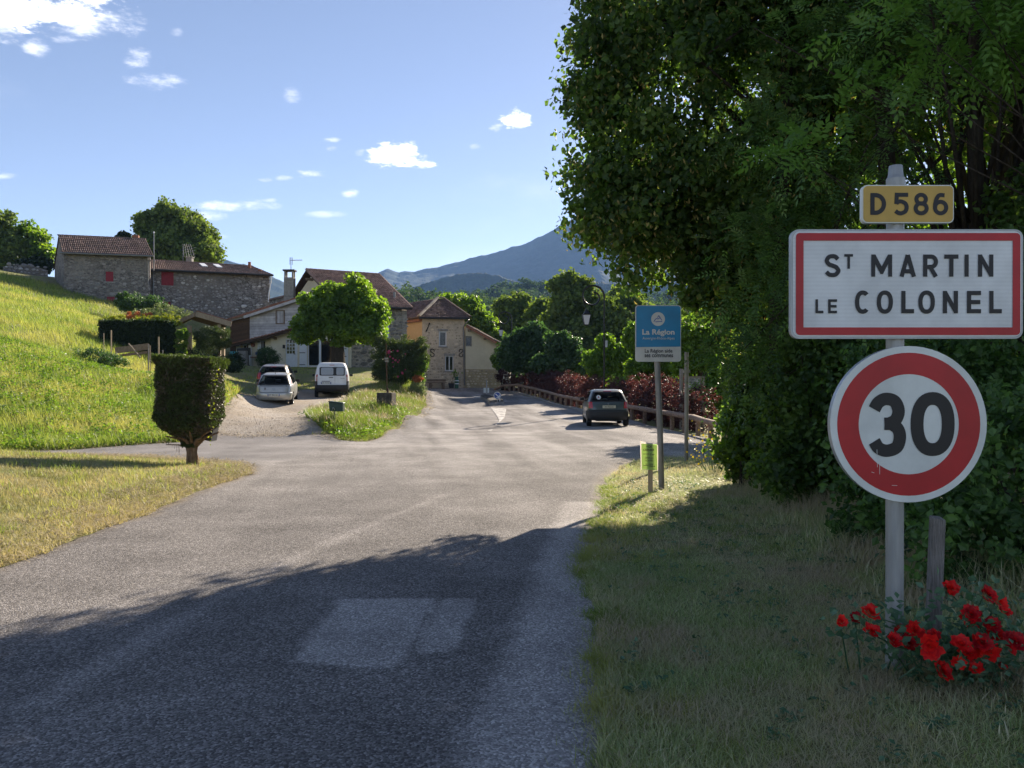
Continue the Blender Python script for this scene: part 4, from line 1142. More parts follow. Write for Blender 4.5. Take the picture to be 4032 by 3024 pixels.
def s_curve(fr, cx, cz, h, flip=1):
    pts = []
    for i in range(25):
        t = i / 24
        if t < .5:
            a = math.pi * (1.15 - 2 * t * 1.35); pts.append((math.cos(a) * h * .24 * flip, h * .25 + math.sin(a) * h * .24))
        else:
            a = math.pi * (1.15 - 2 * (1 - t) * 1.35); pts.append((-math.cos(a) * h * .24 * flip, -h * .25 - math.sin(a) * h * .24))
    return [fr.pt(cx + x, cz + z, .05) for x, z in pts]
for (px, py, fl_) in ((1702, 1389, -1), (1815, 1390, 1)):
    a0, b0 = fB.ab(px, py); mb = MB(); mb.tube(s_curve(fB, a0, b0, .68, fl_), .035, 6); mb.build('wall_anchor', MAT['iron'], B_)
p0 = fB.pt(*fB.ab(1692, 1271), .05); p1 = fB.pt(*fB.ab(1677, 1307), .05)
mb = MB(); mb.beam(p0, p1, .07, .07, up=fB.n); mb.build('wall_tie', MAT['iron'], B_)

# lean-to on its right
fL = Frame(XY(1833, 69.2), XY(1978, 70.2)); LL = fL.len
L_ = thing('lean_to', 'cream lean-to with sloping tiled roof and rubble base against the tower house', 'outbuilding', (fL.o.x, fL.o.y, 1))
oW = rect(fL, 1832, 1323, 1858, 1364)
def ltop(a): return 6.32 - a * .5
wallmesh(fL, [(0, ltop(0)), (LL, ltop(LL))], 2.62, [(oW[0] + .03, oW[1], oW[2], oW[3])], .15).build('wall', MAT['white_render'], L_)
wallmesh(fL, [(0, 2.62), (LL, 2.62)], .2).build('base_wall', MAT['yellow_rubble'], L_)
masonry(L_, fL, (.1, LL - .1, 1.05, 2.55), .28, 'warm_stone', 60, 150, .03, seed=44)
window(L_, fL, oW[0] + .03, oW[1], oW[2], oW[3], 1, 1, .09, .12, frame='concrete', glass='net_glass')
fLs = Frame(XY(1978, 70.2), (XY(1978, 70.2)[0] + .8, 76)); wallmesh(fLs, [(0, ltop(LL)), (fLs.len, ltop(LL))], .2).build('side_wall', MAT['cream_render'], L_)
A2 = fL.pt(LL + .1, ltop(LL + .1) + .05, .45); D2 = fL.pt(-.05, ltop(-.05) + .1, .45); bk = Vector((.5, 5, 0))
slab(L_, D2, A2, A2 + bk, D2 + bk, .10, MAT['beam_wood'])
tile_field(L_, A2, A2 + bk, D2 + bk, D2, 22, 12, MAT['old_tile'], .05, .04, 5, seed=61)
mb = MB(); mb.beam(A2 + Vector((0, 0, -.12)), D2 + Vector((0, 0, -.12)), .07, .2); mb.build('fascia', MAT['terracotta'], L_)
for k in (.3, 1.7, 3.0):
    q = fL.pt(k, ltop(k) - .2, 0); mb = MB(); mb.beam(q, q + fL.n * .42, .16, .18); mb.build('purlin', MAT['beam_wood'], L_)

# ================================================================== timber carport roof on the bank
p1 = P(774, 1226, 47.5); p2 = P(912, 1266, 47); p0 = P(678, 1272, 49.5)
cpz = H1((p1.x + p2.x) / 2, 48)
cpo = thing('garden_shelter', 'open timber garden shelter with pale fascia boards above the dark hedge', 'shelter', (p1.x, p1.y, cpz))
bk = Vector((-2.0, 4.2, -.1))
slab(cpo, p1, p2, p2 + bk, p1 + bk, .08, MAT['wood_dark']); slab(cpo, p0, p1, p1 + bk, p0 + bk, .08, MAT['wood_dark'])
tile_field(cpo, p1 + Vector((0, 0, .01)), p2 + Vector((0, 0, .01)), p2 + bk + Vector((0, 0, .01)), p1 + bk + Vector((0, 0, .01)), 14, 8, MAT['red_tile'], .03, .02, 5, seed=71)
mb = MB(); mb.beam(p1 + Vector((0, -.04, -.16)), p2 + Vector((0, -.04, -.16)), .06, .3); mb.build('fascia', MAT['pale_timber'], cpo)
mb = MB(); mb.beam(p0 + Vector((0, -.04, -.10)), p1 + Vector((0, -.04, -.16)), .06, .24); mb.build('fascia', MAT['beam_wood'], cpo)
for (px, d, w) in ((747, 47.8, .2), (864, 47.4, .16), (880, 50, .16), (700, 50.5, .16)):
    x, y = XY(px, d); z1 = 4.9 if px < 800 else 5.1; z0 = H1(x, y) - .3
    mb = MB(); mb.box(x - w / 2, x + w / 2, y - w / 2, y + w / 2, z0, z1 - (.15 if px > 800 else 0)); mb.build('post', MAT['pale_timber'], cpo)

# low dry stone wall up on the left
x0, y0 = XY(20, 74); x1, y1 = XY(190, 77)
sw = thing('dry_stone_wall', 'low ruined dry stone wall along the top of the grassy hill at far left', 'wall', (x0, y0, H1(x0, y0)))
fS = Frame((x0, y0), (x1, y1)); zt = H1((x0 + x1) / 2, (y0 + y1) / 2)
wallmesh(fS, [(0, zt + .5), (fS.len * .5, zt + .9), (fS.len, zt + .55)], zt - 1.2).build('wall', MAT['barn_plaster'], sw)
masonry(sw, fS, (.1, fS.len - .1, zt - .6, zt + .7), .4, 'pale_stone', 40, 70, .08, seed=81)
# ------------------------------------------------------------------ lettering
def text_part(body, box, plane, mat, parent, weight=.0, spacing=1.0, name='lettering', off=.002, thick=.0015, shear=0.0):
    """box = (a0, a1, b0, b1) on a Frame plane; the word is fitted to it"""
    cu = bpy.data.curves.new('lettering', 'FONT'); cu.body = body; cu.offset = weight; cu.space_character = spacing
    cu.resolution_u = 4; cu.shear = shear; cu.fill_mode = 'BOTH'
    o = bpy.data.objects.new('tmp', cu); COL.objects.link(o)
    me = bpy.data.meshes.new_from_object(o.evaluated_get(bpy.context.evaluated_depsgraph_get()))
    bpy.data.objects.remove(o); bpy.data.curves.remove(cu)
    V = [v.co.copy() for v in me.vertices]; F = [tuple(p.vertices) for p in me.polygons]
    bpy.data.meshes.remove(me)
    x0 = min(v.x for v in V); x1 = max(v.x for v in V); y0 = min(v.y for v in V); y1 = max(v.y for v in V)
    a0, a1, b0, b1 = box; k = len(V)
    pts = [plane.pt(a0 + (v.x - x0) / (x1 - x0) * (a1 - a0), b0 + (v.y - y0) / (y1 - y0) * (b1 - b0), off) for v in V]
    w = worldloc(parent); mb = MB(); mb.add([p - w for p in pts], F)
    o = mb.build(name, mat); o.parent = parent
    return o
def rrect(plane, a0, a1, b0, b1, r, c, seg=6):
    pts = []
    for (cx, cy, s) in ((a1 - r, b0 + r, -90), (a1 - r, b1 - r, 0), (a0 + r, b1 - r, 90), (a0 + r, b0 + r, 180)):
        for i in range(seg + 1):
            t = R(s + 90 * i / seg); pts.append(plane.pt(cx + r * math.cos(t), cy + r * math.sin(t), c))
    return pts
def plate(name, plane, a0, a1, b0, b1, r, c0, c1, mat, parent, sub=None):
    mb = MB(); p = rrect(plane, a0, a1, b0, b1, r, c1); q = rrect(plane, a0, a1, b0, b1, r, c0); k = len(p)
    mb.add(p + q, [list(range(k)), list(range(2 * k - 1, k - 1, -1))] + [[i, k + i, k + (i + 1) % k, (i + 1) % k] for i in range(k)])
    par = sub or parent
    w = worldloc(par); mb.V = [(v[0] - w.x, v[1] - w.y, v[2] - w.z) for v in mb.V]
    o = mb.build(name, mat); o.parent = par
    return o
def ring(name, plane, a0, a1, b0, b1, r, w, ri, c, mat, par):
    mb = MB(); p = rrect(plane, a0, a1, b0, b1, r, c); q = rrect(plane, a0 + w, a1 - w, b0 + w, b1 - w, ri, c); k = len(p)
    mb.add(p + q, [[i, (i + 1) % k, k + (i + 1) % k, k + i] for i in range(k)])
    ww = worldloc(par); mb.V = [(v[0] - ww.x, v[1] - ww.y, v[2] - ww.z) for v in mb.V]
    o = mb.build(name, mat); o.parent = par; return o
def disc(name, plane, ca, cb, r0, r1, c0, c1, mat, par, n=64):
    mb = MB(); V = []; F = []
    for r in ((r1, r0) if r0 > 0 else (r1,)):
        for i in range(n):
            t = 2 * math.pi * i / n; V.append(plane.pt(ca + r * math.cos(t), cb + r * math.sin(t), c1))
    if r0 > 0:
        F += [(i, (i + 1) % n, n + (i + 1) % n, n + i) for i in range(n)]
    else: F.append(tuple(range(n)))
    if c0 is not None:
        k = len(V)
        for i in range(n):
            t = 2 * math.pi * i / n; V.append(plane.pt(ca + r1 * math.cos(t), cb + r1 * math.sin(t), c0))
        F += [(i, k + i, k + (i + 1) % n, (i + 1) % n) for i in range(n)]; F.append(tuple(range(k + n - 1, k - 1, -1)))
    mb.add(V, F); ww = worldloc(par); mb.V = [(v[0] - ww.x, v[1] - ww.y, v[2] - ww.z) for v in mb.V]
    o = mb.build(name, mat); o.parent = par; return o

def signmat(name, col, rough=.45, ribs=False, dirt=.18):
    t = NT(name)
    c = t.mix(1.0, tuple(col), t.ramp(t.noise(4, 5, .6), [(.3, 1 - dirt), (.7, 1 + dirt * .4)]), 'MULTIPLY')
    if ribs:
        wv = t.N.new('ShaderNodeTexWave'); wv.bands_direction = 'Z'; wv.inputs['Scale'].default_value = 14.5; wv.inputs['Distortion'].default_value = 0
        t.lk(t.obj(), wv.inputs['Vector'])
        c = t.mix(1.0, c, t.ramp(wv.outputs['Fac'], [(0, .96), (1, 1.02)]), 'MULTIPLY')
    sc = t.noise(3, 8, .8, t.map((14, 14, 1.2)))
    c = t.mix(t.ramp(sc, [(.66, 0.0), (.78, .3)]), c, (.5, .48, .45))
    t.set(c, rough, 0, .5); MAT[name] = t.m
    return t.m
signmat('sign_white', (.80, .82, .84), .42, True); signmat('sign_plain_white', (.78, .81, .79), .42)
signmat('sign_red', (.50, .012, .022), .4, dirt=.2); signmat('sign_yellow', (.62, .40, .09), .45); signmat('sign_black', (.010, .011, .016), .45, dirt=.05)
signmat('sign_blue', (.0, .20, .40), .4); signmat('sign_deep_blue', (.01, .06, .30), .4); signmat('sign_cream', (.62, .60, .54), .5)
simple('sign_back', (.42, .44, .46), .45, .4, .5, .12)
t = NT('galvanised')
n = t.noise(3, 5, .6, t.map((6, 6, .6))); c = t.ramp(n, [(.3, (.27, .28, .29)), (.7, (.44, .45, .46))]); t.set(c, .45, .35, .5); MAT['galv'] = t.m
t = NT('weathered_galvanised')
n = t.noise(3, 5, .6, t.map((6, 6, .8))); c = t.ramp(n, [(.3, (.17, .16, .145)), (.7, (.31, .30, .28))]); t.set(c, .6, .2, .4); MAT['galv_old'] = t.m
for nm_, c_ in (('fluo', (.72, .90, .42)), ('film', (.80, .76, .72))):
    t = NT('paper_' + nm_); t.set(c_, .4, 0, .4); tr = t.N.new('ShaderNodeBsdfTranslucent'); tr.inputs[0].default_value = (*c_, 1); mx = t.N.new('ShaderNodeMixShader'); mx.inputs[0].default_value = .7
    t.lk(t.b.outputs[0], mx.inputs[1]); t.lk(tr.outputs[0], mx.inputs[2]); t.lk(mx.outputs[0], t.out.inputs[0]); MAT[nm_] = t.m

# ================================================================== town sign, near right
SY = 4.40
pl = Frame((-10, SY), (10, SY))   # its a axis is world x + 10
def sx(x): return (3000 + x / 1.185 - 2016) / FPX * SY + 10
def sz(y): return CAMZ - (600 + y / 1.185 - HOR) / FPX * SY
gz = H1(2.15, 4.47)
sg = thing('town_sign', 'town sign group reading ST MARTIN LE COLONEL on a galvanised pole above the red roses', 'road sign', (2.15, 4.47, gz))
pxc = (645 / 1.185 + 3000 - 2016) / FPX * SY
mb = MB(); mb.tube([(pxc, SY + .06, gz - .25), (pxc, SY + .06, sz(150))], .047, 20); mb.build('pole', MAT['galv'], sg, smooth='auto')
mb = MB(); mb.lathe((pxc + .002, SY + .06, sz(150)), [(.047, -.01), (.050, 0), (.050, .045), (.042, .055), (.039, .075), (.036, .115), (.034, .118)], 20); mb.build('pole_cap', MAT['galv'], sg, smooth='auto')
def crom(P, n=7):
    P = [Vector((*p, 0)) for p in P]; Q = [P[0] * 2 - P[1]] + P + [P[-1] * 2 - P[-2]]; out = []
    for i in range(1, len(Q) - 2):
        for k in range(n):
            t = k / n; a, b, c, d = Q[i - 1:i + 3]; out.append(.5 * ((2 * b) + (c - a) * t + (2 * a - 5 * b + 4 * c - d) * t * t + (3 * b - a - 3 * c + d) * t ** 3))
    return out + [P[-1]]
def glyph(ch, x0, x1, y0, y1, t, par, off, mat=None, plane=None):
    plane = plane or pl; l, r, b, T = x0 + t / 2, x1 - t / 2, y0 + t / 2, y1 - t / 2; cx, cy = (x0 + x1) / 2, (y0 + y1) / 2; w, h = r - l, T - b
    def f(pts): return [(l + p[0] * w, b + p[1] * h) for p in pts]
    def ell(ex, ey, rx_, ry_, a0, a1, n=44, e=.88):
        return [(ex + rx_ * math.copysign(abs(math.cos(a)) ** e, math.cos(a)), ey + ry_ * math.copysign(abs(math.sin(a)) ** e, math.sin(a))) for a in [R(a0 + (a1 - a0) * i / n) for i in range(n + 1)]]
    S = []; c = ch
    if c == 'I': S = [[(cx, y0), (cx, y1)]]
    if c in 'LE': S = [[(l, y0), (l, y1)], [(x0, b), (x1, b)]]
    if c == 'E': S += [[(x0, T), (x1, T)], [(x0, cy), (x1 - w * .08, cy)]]
    if c == 'T': S = [[(x0, T), (x1, T)], [(cx, y0), (cx, y1)]]
    if c == 'N': S = [[(l, y0), (l, y1)], [(r, y0), (r, y1)], [(l, y1 - t * .35), (r, y0 + t * .35)]]
    if c == 'A': S = [[(l, y0), (cx, y1 - t * .1)], [(r, y0), (cx, y1 - t * .1)], [(l + w * .15, y0 + h * .30), (r - w * .15, y0 + h * .30)]]
    if c in 'RD':
        lo = b if c == 'D' else b + h * .43; q = (T - lo) / 2
        S = [[(l, y0), (l, y1)], [(l, T)] + ell(r - q * .95, lo + q, q * .95, q, 90, -90, 24, 1) + [(l, lo)]]
    if c == 'R': S += [[(l + w * .45, b + h * .43), (r, y0)]]
    if c in 'O0': S = [ell(cx, cy, w / 2, h / 2, 0, 360)]
    if c == 'C': S = [ell(cx, cy, w / 2, h / 2, 48, 312)]
    if c == 'S': S = [crom(f([(.96, .84), (.75, .97), (.5, 1), (.2, .95), (.03, .76), (.2, .58), (.5, .5), (.82, .41), (1, .23), (.8, .04), (.48, 0), (.2, .04), (0, .17)]))]
    if c == '8': S = [ell(cx, b + h * .76, w * .43, h * .24, 0, 360, 40, 1), ell(cx, b + h * .27, w * .5, h * .27, 0, 360, 40, 1)]
    if c == '6': S = [ell(cx, b + h * .31, w * .5, h * .31, 0, 360, 40, 1), crom(f([(0, .31), (.03, .55), (.17, .83), (.42, .98), (.85, .97)]))]
    if c == '5': S = [[(l + w * .08, T), (x1 - w * .05, T)], [(l + w * .10, y1), (l + w * .04, b + h * .50)], crom(f([(.05, .54), (.28, .63), (.55, .63), (.88, .52), (1, .32), (.87, .1), (.5, 0), (.2, .03), (-.04, .13)]))]
    if c == '3': S = [crom(f([(.0, .80), (.16, .93), (.45, 1), (.80, .95), (.95, .77), (.84, .60), (.60, .53), (.40, .52)])), crom(f([(.40, .5215), (.68, .51), (.92, .42), (1, .26), (.88, .07), (.5, 0), (.18, .05), (0, .18)]))]
    wl = worldloc(par); mb = MB()
    for k, pts in enumerate(S):
        pts = [(p[0], p[1]) for p in pts]; closed = len(pts) > 20 and abs(pts[0][0] - pts[-1][0]) + abs(pts[0][1] - pts[-1][1]) < 1e-5
        if closed: pts = pts[:-1]
        n = len(pts); A = []; B = []
        for i in range(n):
            p = pts[i]; a_ = pts[i - 1] if (i or closed) else p; c_ = pts[(i + 1) % n] if (i < n - 1 or closed) else p
            dx, dy = c_[0] - a_[0], c_[1] - a_[1]; m = math.hypot(dx, dy) or 1; nx_, ny_ = -dy / m * t / 2, dx / m * t / 2
            A.append(plane.pt(p[0] + nx_, p[1] + ny_, off + k * .0004) - wl); B.append(plane.pt(p[0] - nx_, p[1] - ny_, off + k * .0004) - wl)
        F = [(i, (i + 1) % n, n + (i + 1) % n, n + i)[::-1] for i in range(n if closed else n - 1)]
        mb.add(A + B, F)
    o = mb.build('lettering', mat or MAT['sign_black']); o.parent = par; return o
def panel(name, x0, x1, y0, y1, r, body='sign_back', face='sign_white', th=.032, lip=.010):
    p = plate(name, pl, sx(x0), sx(x1), sz(y1), sz(y0), r, -.022, .010, MAT[body], sg)
    plate('face', pl, sx(x0) + lip, sx(x1) - lip, sz(y1) + lip, sz(y0) - lip, r * .85, .010, .013, MAT[face], sg, p)
    return p
p = panel('route_panel', 463, 889, 155, 332, .028, 'sign_plain_white', 'sign_yellow', lip=.006)
glyph('D', sx(499), sx(572), sz(295), sz(193), 20 * SY / FPX / 1.185, p, .015)
for ch, a, b in (('5', 608, 677), ('8', 700, 770), ('6', 790, 861)):
    glyph(ch, sx(a), sx(b), sz(297), sz(192), 19 * SY / FPX / 1.185, p, .015)
p = panel('name_panel', 131, 1212, 361, 870, .045, 'sign_back', 'sign_white', lip=.012)
ring('red_border', pl, sx(153), sx(1196), sz(853), sz(379), .022, .042, .002, .0165, MAT['sign_red'], p)
def letter_m(x0, x1, y0, y1, par, off):
    a0, a1, b1, b0 = sx(x0), sx(x1), sz(y0), sz(y1); w = (a1 - a0) * .19; cx = (a0 + a1) / 2; v = b0 + (b1 - b0) * .12
    P_ = [(a0, b0), (a0 + w, b0), (a0 + w, b1 - (b1 - b0) * .42), (cx - w * .30, v), (cx + w * .30, v), (a1 - w, b1 - (b1 - b0) * .42), (a1 - w, b0), (a1, b0), (a1, b1), (a1 - w * 1.05, b1), (cx, v + (b1 - b0) * .34), (a0 + w * 1.05, b1), (a0, b1)]
    wl = worldloc(par); mb = MB(); mb.add([pl.pt(a, b, off) - wl for a, b in P_], [(0, 1, 2, 11, 12), (2, 3, 10, 11), (3, 4, 10), (4, 5, 9, 10), (5, 6, 7, 8, 9)]); o = mb.build('lettering', MAT['sign_black']); o.parent = par
letter_m(503, 600, 479, 582, p, .017)
for ch, a, b, c, d, w in (('S', 285, 360, 477, 584, .03), ('T', 378, 418, 477, 545, .02), ('A', 634, 711, 479, 582, .028), ('R', 744, 813, 479, 582, .03),
                          ('T', 842, 908, 479, 582, .03), ('I', 936, 956, 479, 582, .03), ('N', 999, 1070, 479, 582, .03),
                          ('L', 244, 281, 687, 752, .02), ('E', 303, 344, 687, 752, .02), ('C', 428, 500, 646, 754, .03), ('O', 529, 604, 646, 754, .03), ('L', 643, 702, 648, 752, .03),
                          ('O', 722, 799, 646, 754, .03), ('N', 836, 906, 648, 752, .03), ('E', 948, 1013, 648, 752, .03), ('L', 1052, 1110, 648, 752, .03)):
    glyph(ch, sx(a), sx(b), sz(d), sz(c), (19.5 if d - c > 90 else 12) * SY / FPX / 1.185, p, .017)
ca, cb, k = sx(680), sz(1268), SY / FPX / 1.185
dsk = disc('speed_disc', pl, ca, cb, 0, 364 * k, -.03, .006, MAT['sign_back'], sg)
disc('rim', pl, ca, cb, 332 * k, 364 * k, .006, .012, MAT['sign_plain_white'], dsk)
disc('red_ring', pl, ca, cb, 233 * k, 333 * k, None, .013, MAT['sign_red'], dsk)
disc('face', pl, ca, cb, 0, 234 * k, None, .012, MAT['sign_plain_white'], dsk)
glyph('3', sx(490), sx(667), sz(1420), sz(1121), 58 * SY / FPX / 1.185, dsk, .015)
glyph('0', sx(688), sx(893), sz(1416), sz(1118), 60 * SY / FPX / 1.185, dsk, .015)
strokes_ = [((531, 1385), (533, 1468)), ((543, 1418), (544, 1500)), ((506, 1490), (519, 1494)), ((600, 1552), (626, 1553))]
for q0_, q1_ in strokes_:
    mb = MB(); wl_ = worldloc(dsk); mb.beam(pl.pt(sx(q0_[0]), sz(q0_[1]), .0165) - wl_, pl.pt(sx(q1_[0]), sz(q1_[1]), .0165) - wl_, .0022, .0005, up=pl.n); o = mb.build('scratch', MAT['sign_plain_white']); o.parent = dsk
for y in (205, 280, 470, 760, 1050, 1480):
    mb = MB(); mb.box(pxc - .056, pxc + .056, SY + .022, SY + .075, sz(y) - .018, sz(y) + .018); mb.build('clamp', MAT['galv'], sg)

# old wooden stake behind it
x, y = 2.52, 4.62; z = H1(x, y)
st = thing('wooden_stake', 'grey weathered split wooden stake behind the roses beside the sign pole', 'stake', (x, y, z))
mb = MB(); zt = CAMZ - (2038 - HOR) / FPX * y
xt = (3690 - 2016) / FPX * y; xb = (3665 - 2016) / FPX * y
mb.hexa([(xb - .040, y - .03, z - .2), (xb + .040, y - .03, z - .2), (xb + .034, y + .03, z - .2), (xb - .035, y + .03, z - .2),
         (xt - .034, y - .025, zt), (xt + .038, y - .03, zt - .01), (xt + .03, y + .03, zt + .005), (xt - .03, y + .03, zt + .01)])
t = NT('old_stake'); n = t.noise(5, 7, .75, t.map((22, 22, 1.6))); t.set(t.ramp(n, [(.3, (.09, .08, .075)), (.5, (.27, .25, .235)), (.7, (.42, .39, .37))]), .9, 0, .2); t.bump(n, .9, .02); MAT['old_stake'] = t.m
mb.build('stake', MAT['old_stake'], st, bevel=.006)

# ================================================================== blue regional sign
RY = 12.45; pr = Frame((-10, RY), (10, RY))
def rx(x): return (1900 + x / 2.212 - 2016) / FPX * RY + 10
def rz(y): return CAMZ - (1050 + y / 2.212 - HOR) / FPX * RY
bx = (2609 - 2016) / FPX * RY; gz = H1(bx, RY)
rg = thing('region_sign', 'blue and cream regional sign on a leaning grey pole at the verge tip', 'road sign', (bx, RY, gz))
mb = MB(); tx = (2590 - 2016) / FPX * RY
mb.tube([(bx, RY + .055, gz - .2), ((bx + tx) / 2 + .004, RY + .055, (gz + 2) / 2), (tx, RY + .055, rz(820)), (tx - .03, RY + .055, rz(345))], .046, 16); mb.build('pole', MAT['galv_old'], rg, smooth='auto')
p = plate('panel', pr, rx(1330), rx(1728), rz(828), rz(337), .045, -.012, .006, MAT['sign_cream'], rg)
# cream lower field, blue upper field with square bottom
mb = MB(); q = rrect(pr, rx(1337), rx(1722), rz(822), rz(343), .04, .010)
kk = len(q)
bluepts = [v for v in q if v.z > rz(690)]
lo = [pr.pt(rx(1337), rz(701), .010), pr.pt(rx(1722), rz(697), .010)]
mb.add([lo[0] - worldloc(p), lo[1] - worldloc(p)] + [v - worldloc(p) for v in bluepts], [list(range(2 + len(bluepts)))]); o = mb.build('blue_field', MAT['sign_blue']); o.parent = p
disc('emblem', pr, rx(1527), rz(457), 0, 60 / 2.212 * RY / FPX, None, .012, MAT['sign_cream'], p, 32)
def strokes(parent, plane, pts, w, c, mat, name='emblem_stroke'):
    mb = MB(); wl = worldloc(parent)
    for a, b in zip(pts[:-1], pts[1:]):
        A = plane.pt(a[0], a[1], c) - wl; B = plane.pt(b[0], b[1], c) - wl; mb.beam(A, B, w, .0012, up=plane.n)
    o = mb.build(name, mat); o.parent = parent; return o
E1 = [(1491, 480), (1503, 460), (1513, 452), (1523, 456), (1531, 455), (1541, 446)]
strokes(p, pr, [(rx(a), rz(b)) for a, b in E1], .011, .0135, MAT['sign_deep_blue'])
strokes(p, pr, [(rx(a), rz(b)) for a, b in [(1522, 446), (1533, 426), (1541, 440), (1561, 469)]], .011, .0137, MAT['sign_deep_blue'])
strokes(p, pr, [(rx(a), rz(b)) for a, b in [(1503, 481), (1563, 479)]], .011, .0139, MAT['sign_deep_blue'])
text_part('La Région', (rx(1390), rx(1671), rz(607), rz(546)), pr, MAT['sign_cream'], p, .03, off=.0125)
text_part('Auvergne-Rhône-Alpes', (rx(1392), rx(1671), rz(642), rz(612)), pr, MAT['sign_cream'], p, 0, off=.0125)
text_part('La Région aide', (rx(1412), rx(1653), rz(759), rz(717)), pr, MAT['sign_black'], p, .02, off=.0105)
text_part('ses communes', (rx(1410), rx(1658), rz(790), rz(763)), pr, MAT['sign_black'], p, .02, off=.0105)

# small yellow-green poster
QY = 12.0; x0, z0 = (2562 - 2016) / FPX * QY, H1((2562 - 2016) / FPX * QY, QY)
ps = thing('poster_stake', 'small lime green paper notice reading VIDE GRENIER on a short wooden stake', 'poster', (x0, QY, z0))
mb = MB(); mb.hexa([(x0 - .035, QY, z0 - .15), (x0 + .035, QY, z0 - .15), (x0 + .03, QY + .03, z0 - .15), (x0 - .03, QY + .03, z0 - .15),
                    (x0 - .04, QY, z0 + .75), (x0 + .03, QY, z0 + .75), (x0 + .03, QY + .03, z0 + .75), (x0 - .04, QY + .03, z0 + .75)]); mb.build('stake', MAT['pale_timber'], ps)
pq = Frame((-10, QY - .02), (10, QY - .02))
def qx(x): return (2500 + x / 6.635 - 2016) / FPX * QY + 10
def qz(y): return CAMZ - (1700 + y / 6.635 - HOR) / FPX * QY
def wavy(name, corners, c, mat, amp, seed, parent):
    (ax, az), (bx_, bz), (cx, cz_), (dx, dz) = corners; n = 12; V = []; F = []
    for j in range(n + 1):
        for i in range(n + 1):
            u, v = i / n, j / n
            a = (ax * (1 - u) + bx_ * u) * (1 - v) + (dx * (1 - u) + cx * u) * v; b = (az * (1 - u) + bz * u) * (1 - v) + (dz * (1 - u) + cz_ * u) * v
            V.append(pq.pt(a, b, c + amp * (math.sin(u * 5 + seed) * .5 + math.sin(v * 4 + seed * 2 + u * 3) * .5)))
    for j in range(n):
        for i in range(n): k = j * (n + 1) + i; F.append((k, k + 1, k + n + 2, k + n + 1))
    mb = MB(); mb.add(V, F); o = mb.build(name, mat, parent); s = o.modifiers.new('sol', 'SOLIDIFY'); s.thickness = .002; return o
wavy('plastic_sleeve', [(qx(150), qz(980)), (qx(603), qz(1015)), (qx(600), qz(345)), (qx(132), qz(236))], -.004, MAT['film'], .012, 1, ps)
pp = wavy('paper', [(qx(170), qz(978)), (qx(582), qz(1003)), (qx(572), qz(330)), (qx(158), qz(305))], .008, MAT['fluo'], .006, 1, ps)
for body, a, b, c, d, w in (('VIDE', 280, 430, 415, 352, .01), ('GRENIER', 208, 496, 500, 442, .01), ('Dimanche', 210, 362, 590, 555, 0), ('12 mai', 380, 496, 608, 562, .01),
                            ('ORIOL en', 255, 468, 702, 650, .0), ('ROYANS', 268, 462, 770, 722, .0), ('06 72 07 98 26', 270, 465, 862, 825, .0)):
    text_part(body, (qx(a), qx(b), qz(c), qz(d)), pq, MAT['sign_black'], pp, w, off=.018)
strokes(pp, pq, [(qx(212), qz(868)), (qx(525), qz(905))], .006, .018, MAT['sign_black'], 'underline')

# second grey pole, its board lost in the leaves
x, y = (2703 - 2016) / FPX * 17.3, 17.3; z = H1(x, y)
p2 = thing('sign_pole', 'thin grey metal sign pole standing between the parking edge and the leaves', 'pole', (x, y, z))
mb = MB(); mb.tube([(x, y, z - .2), (x, y, z + 2.35)], .045, 12); mb.build('pole', MAT['galv_old'], p2, smooth='auto')
pp2 = Frame((x - .3, y - .05), (x + .3, y - .05)); mb = MB(); mb.box(x - .07, x + .07, y - .06, y + .06, z + 1.9, z + 1.96); mb.build('clamp', MAT['galv_old'], p2)

# ================================================================== noticeboard behind the log rail
NY = 31.0; xl = (2683 - 2016) / FPX * NY; xr = (2766 - 2016) / FPX * NY; z = H1(xl, NY)
nb = thing('noticeboard', 'glazed noticeboard on two grey wooden posts behind the log rail', 'noticeboard', (xl, NY, z))
for xx, py in ((xl, 1452), (xr, 1482)):
    zt = CAMZ - (py - HOR) / FPX * NY; mb = MB(); mb.tube([(xx, NY, z - .2), (xx, NY, zt)], .075, 8); mb.build('post', MAT['old_stake'], nb)
zt = CAMZ - (1482 - HOR) / FPX * NY; zb = CAMZ - (1562 - HOR) / FPX * NY; a0 = (2697 - 2016) / FPX * NY; a1 = (2760 - 2016) / FPX * NY
mb = MB()
for b in ((a0, a1, zt - .06, zt), (a0, a1, zb, zb + .06), (a0, a0 + .06, zb + .06, zt - .06), (a1 - .06, a1, zb + .06, zt - .06)): mb.box(b[0], b[1], NY - .11, NY - .05, b[2], b[3])
mb.build('frame', MAT['old_stake'], nb)
mb = MB(); mb.box(a0 + .06, a1 - .06, NY - .08, NY - .05, zb + .06, zt - .06); t = NT('poster_print'); t.set(t.ramp(t.noise(5, 5, .6), [(.35, (.10, .12, .16)), (.5, (.30, .33, .38)), (.62, (.75, .74, .76))]), .15, 0, .6); MAT['print'] = t.m; mb.build('poster', MAT['print'], nb)
mb = MB(); mb.box(a0 - .05, a1 + .1, NY - .15, NY + .1, zb - .08, zb - .003); mb.build('shelf', MAT['old_stake'], nb)

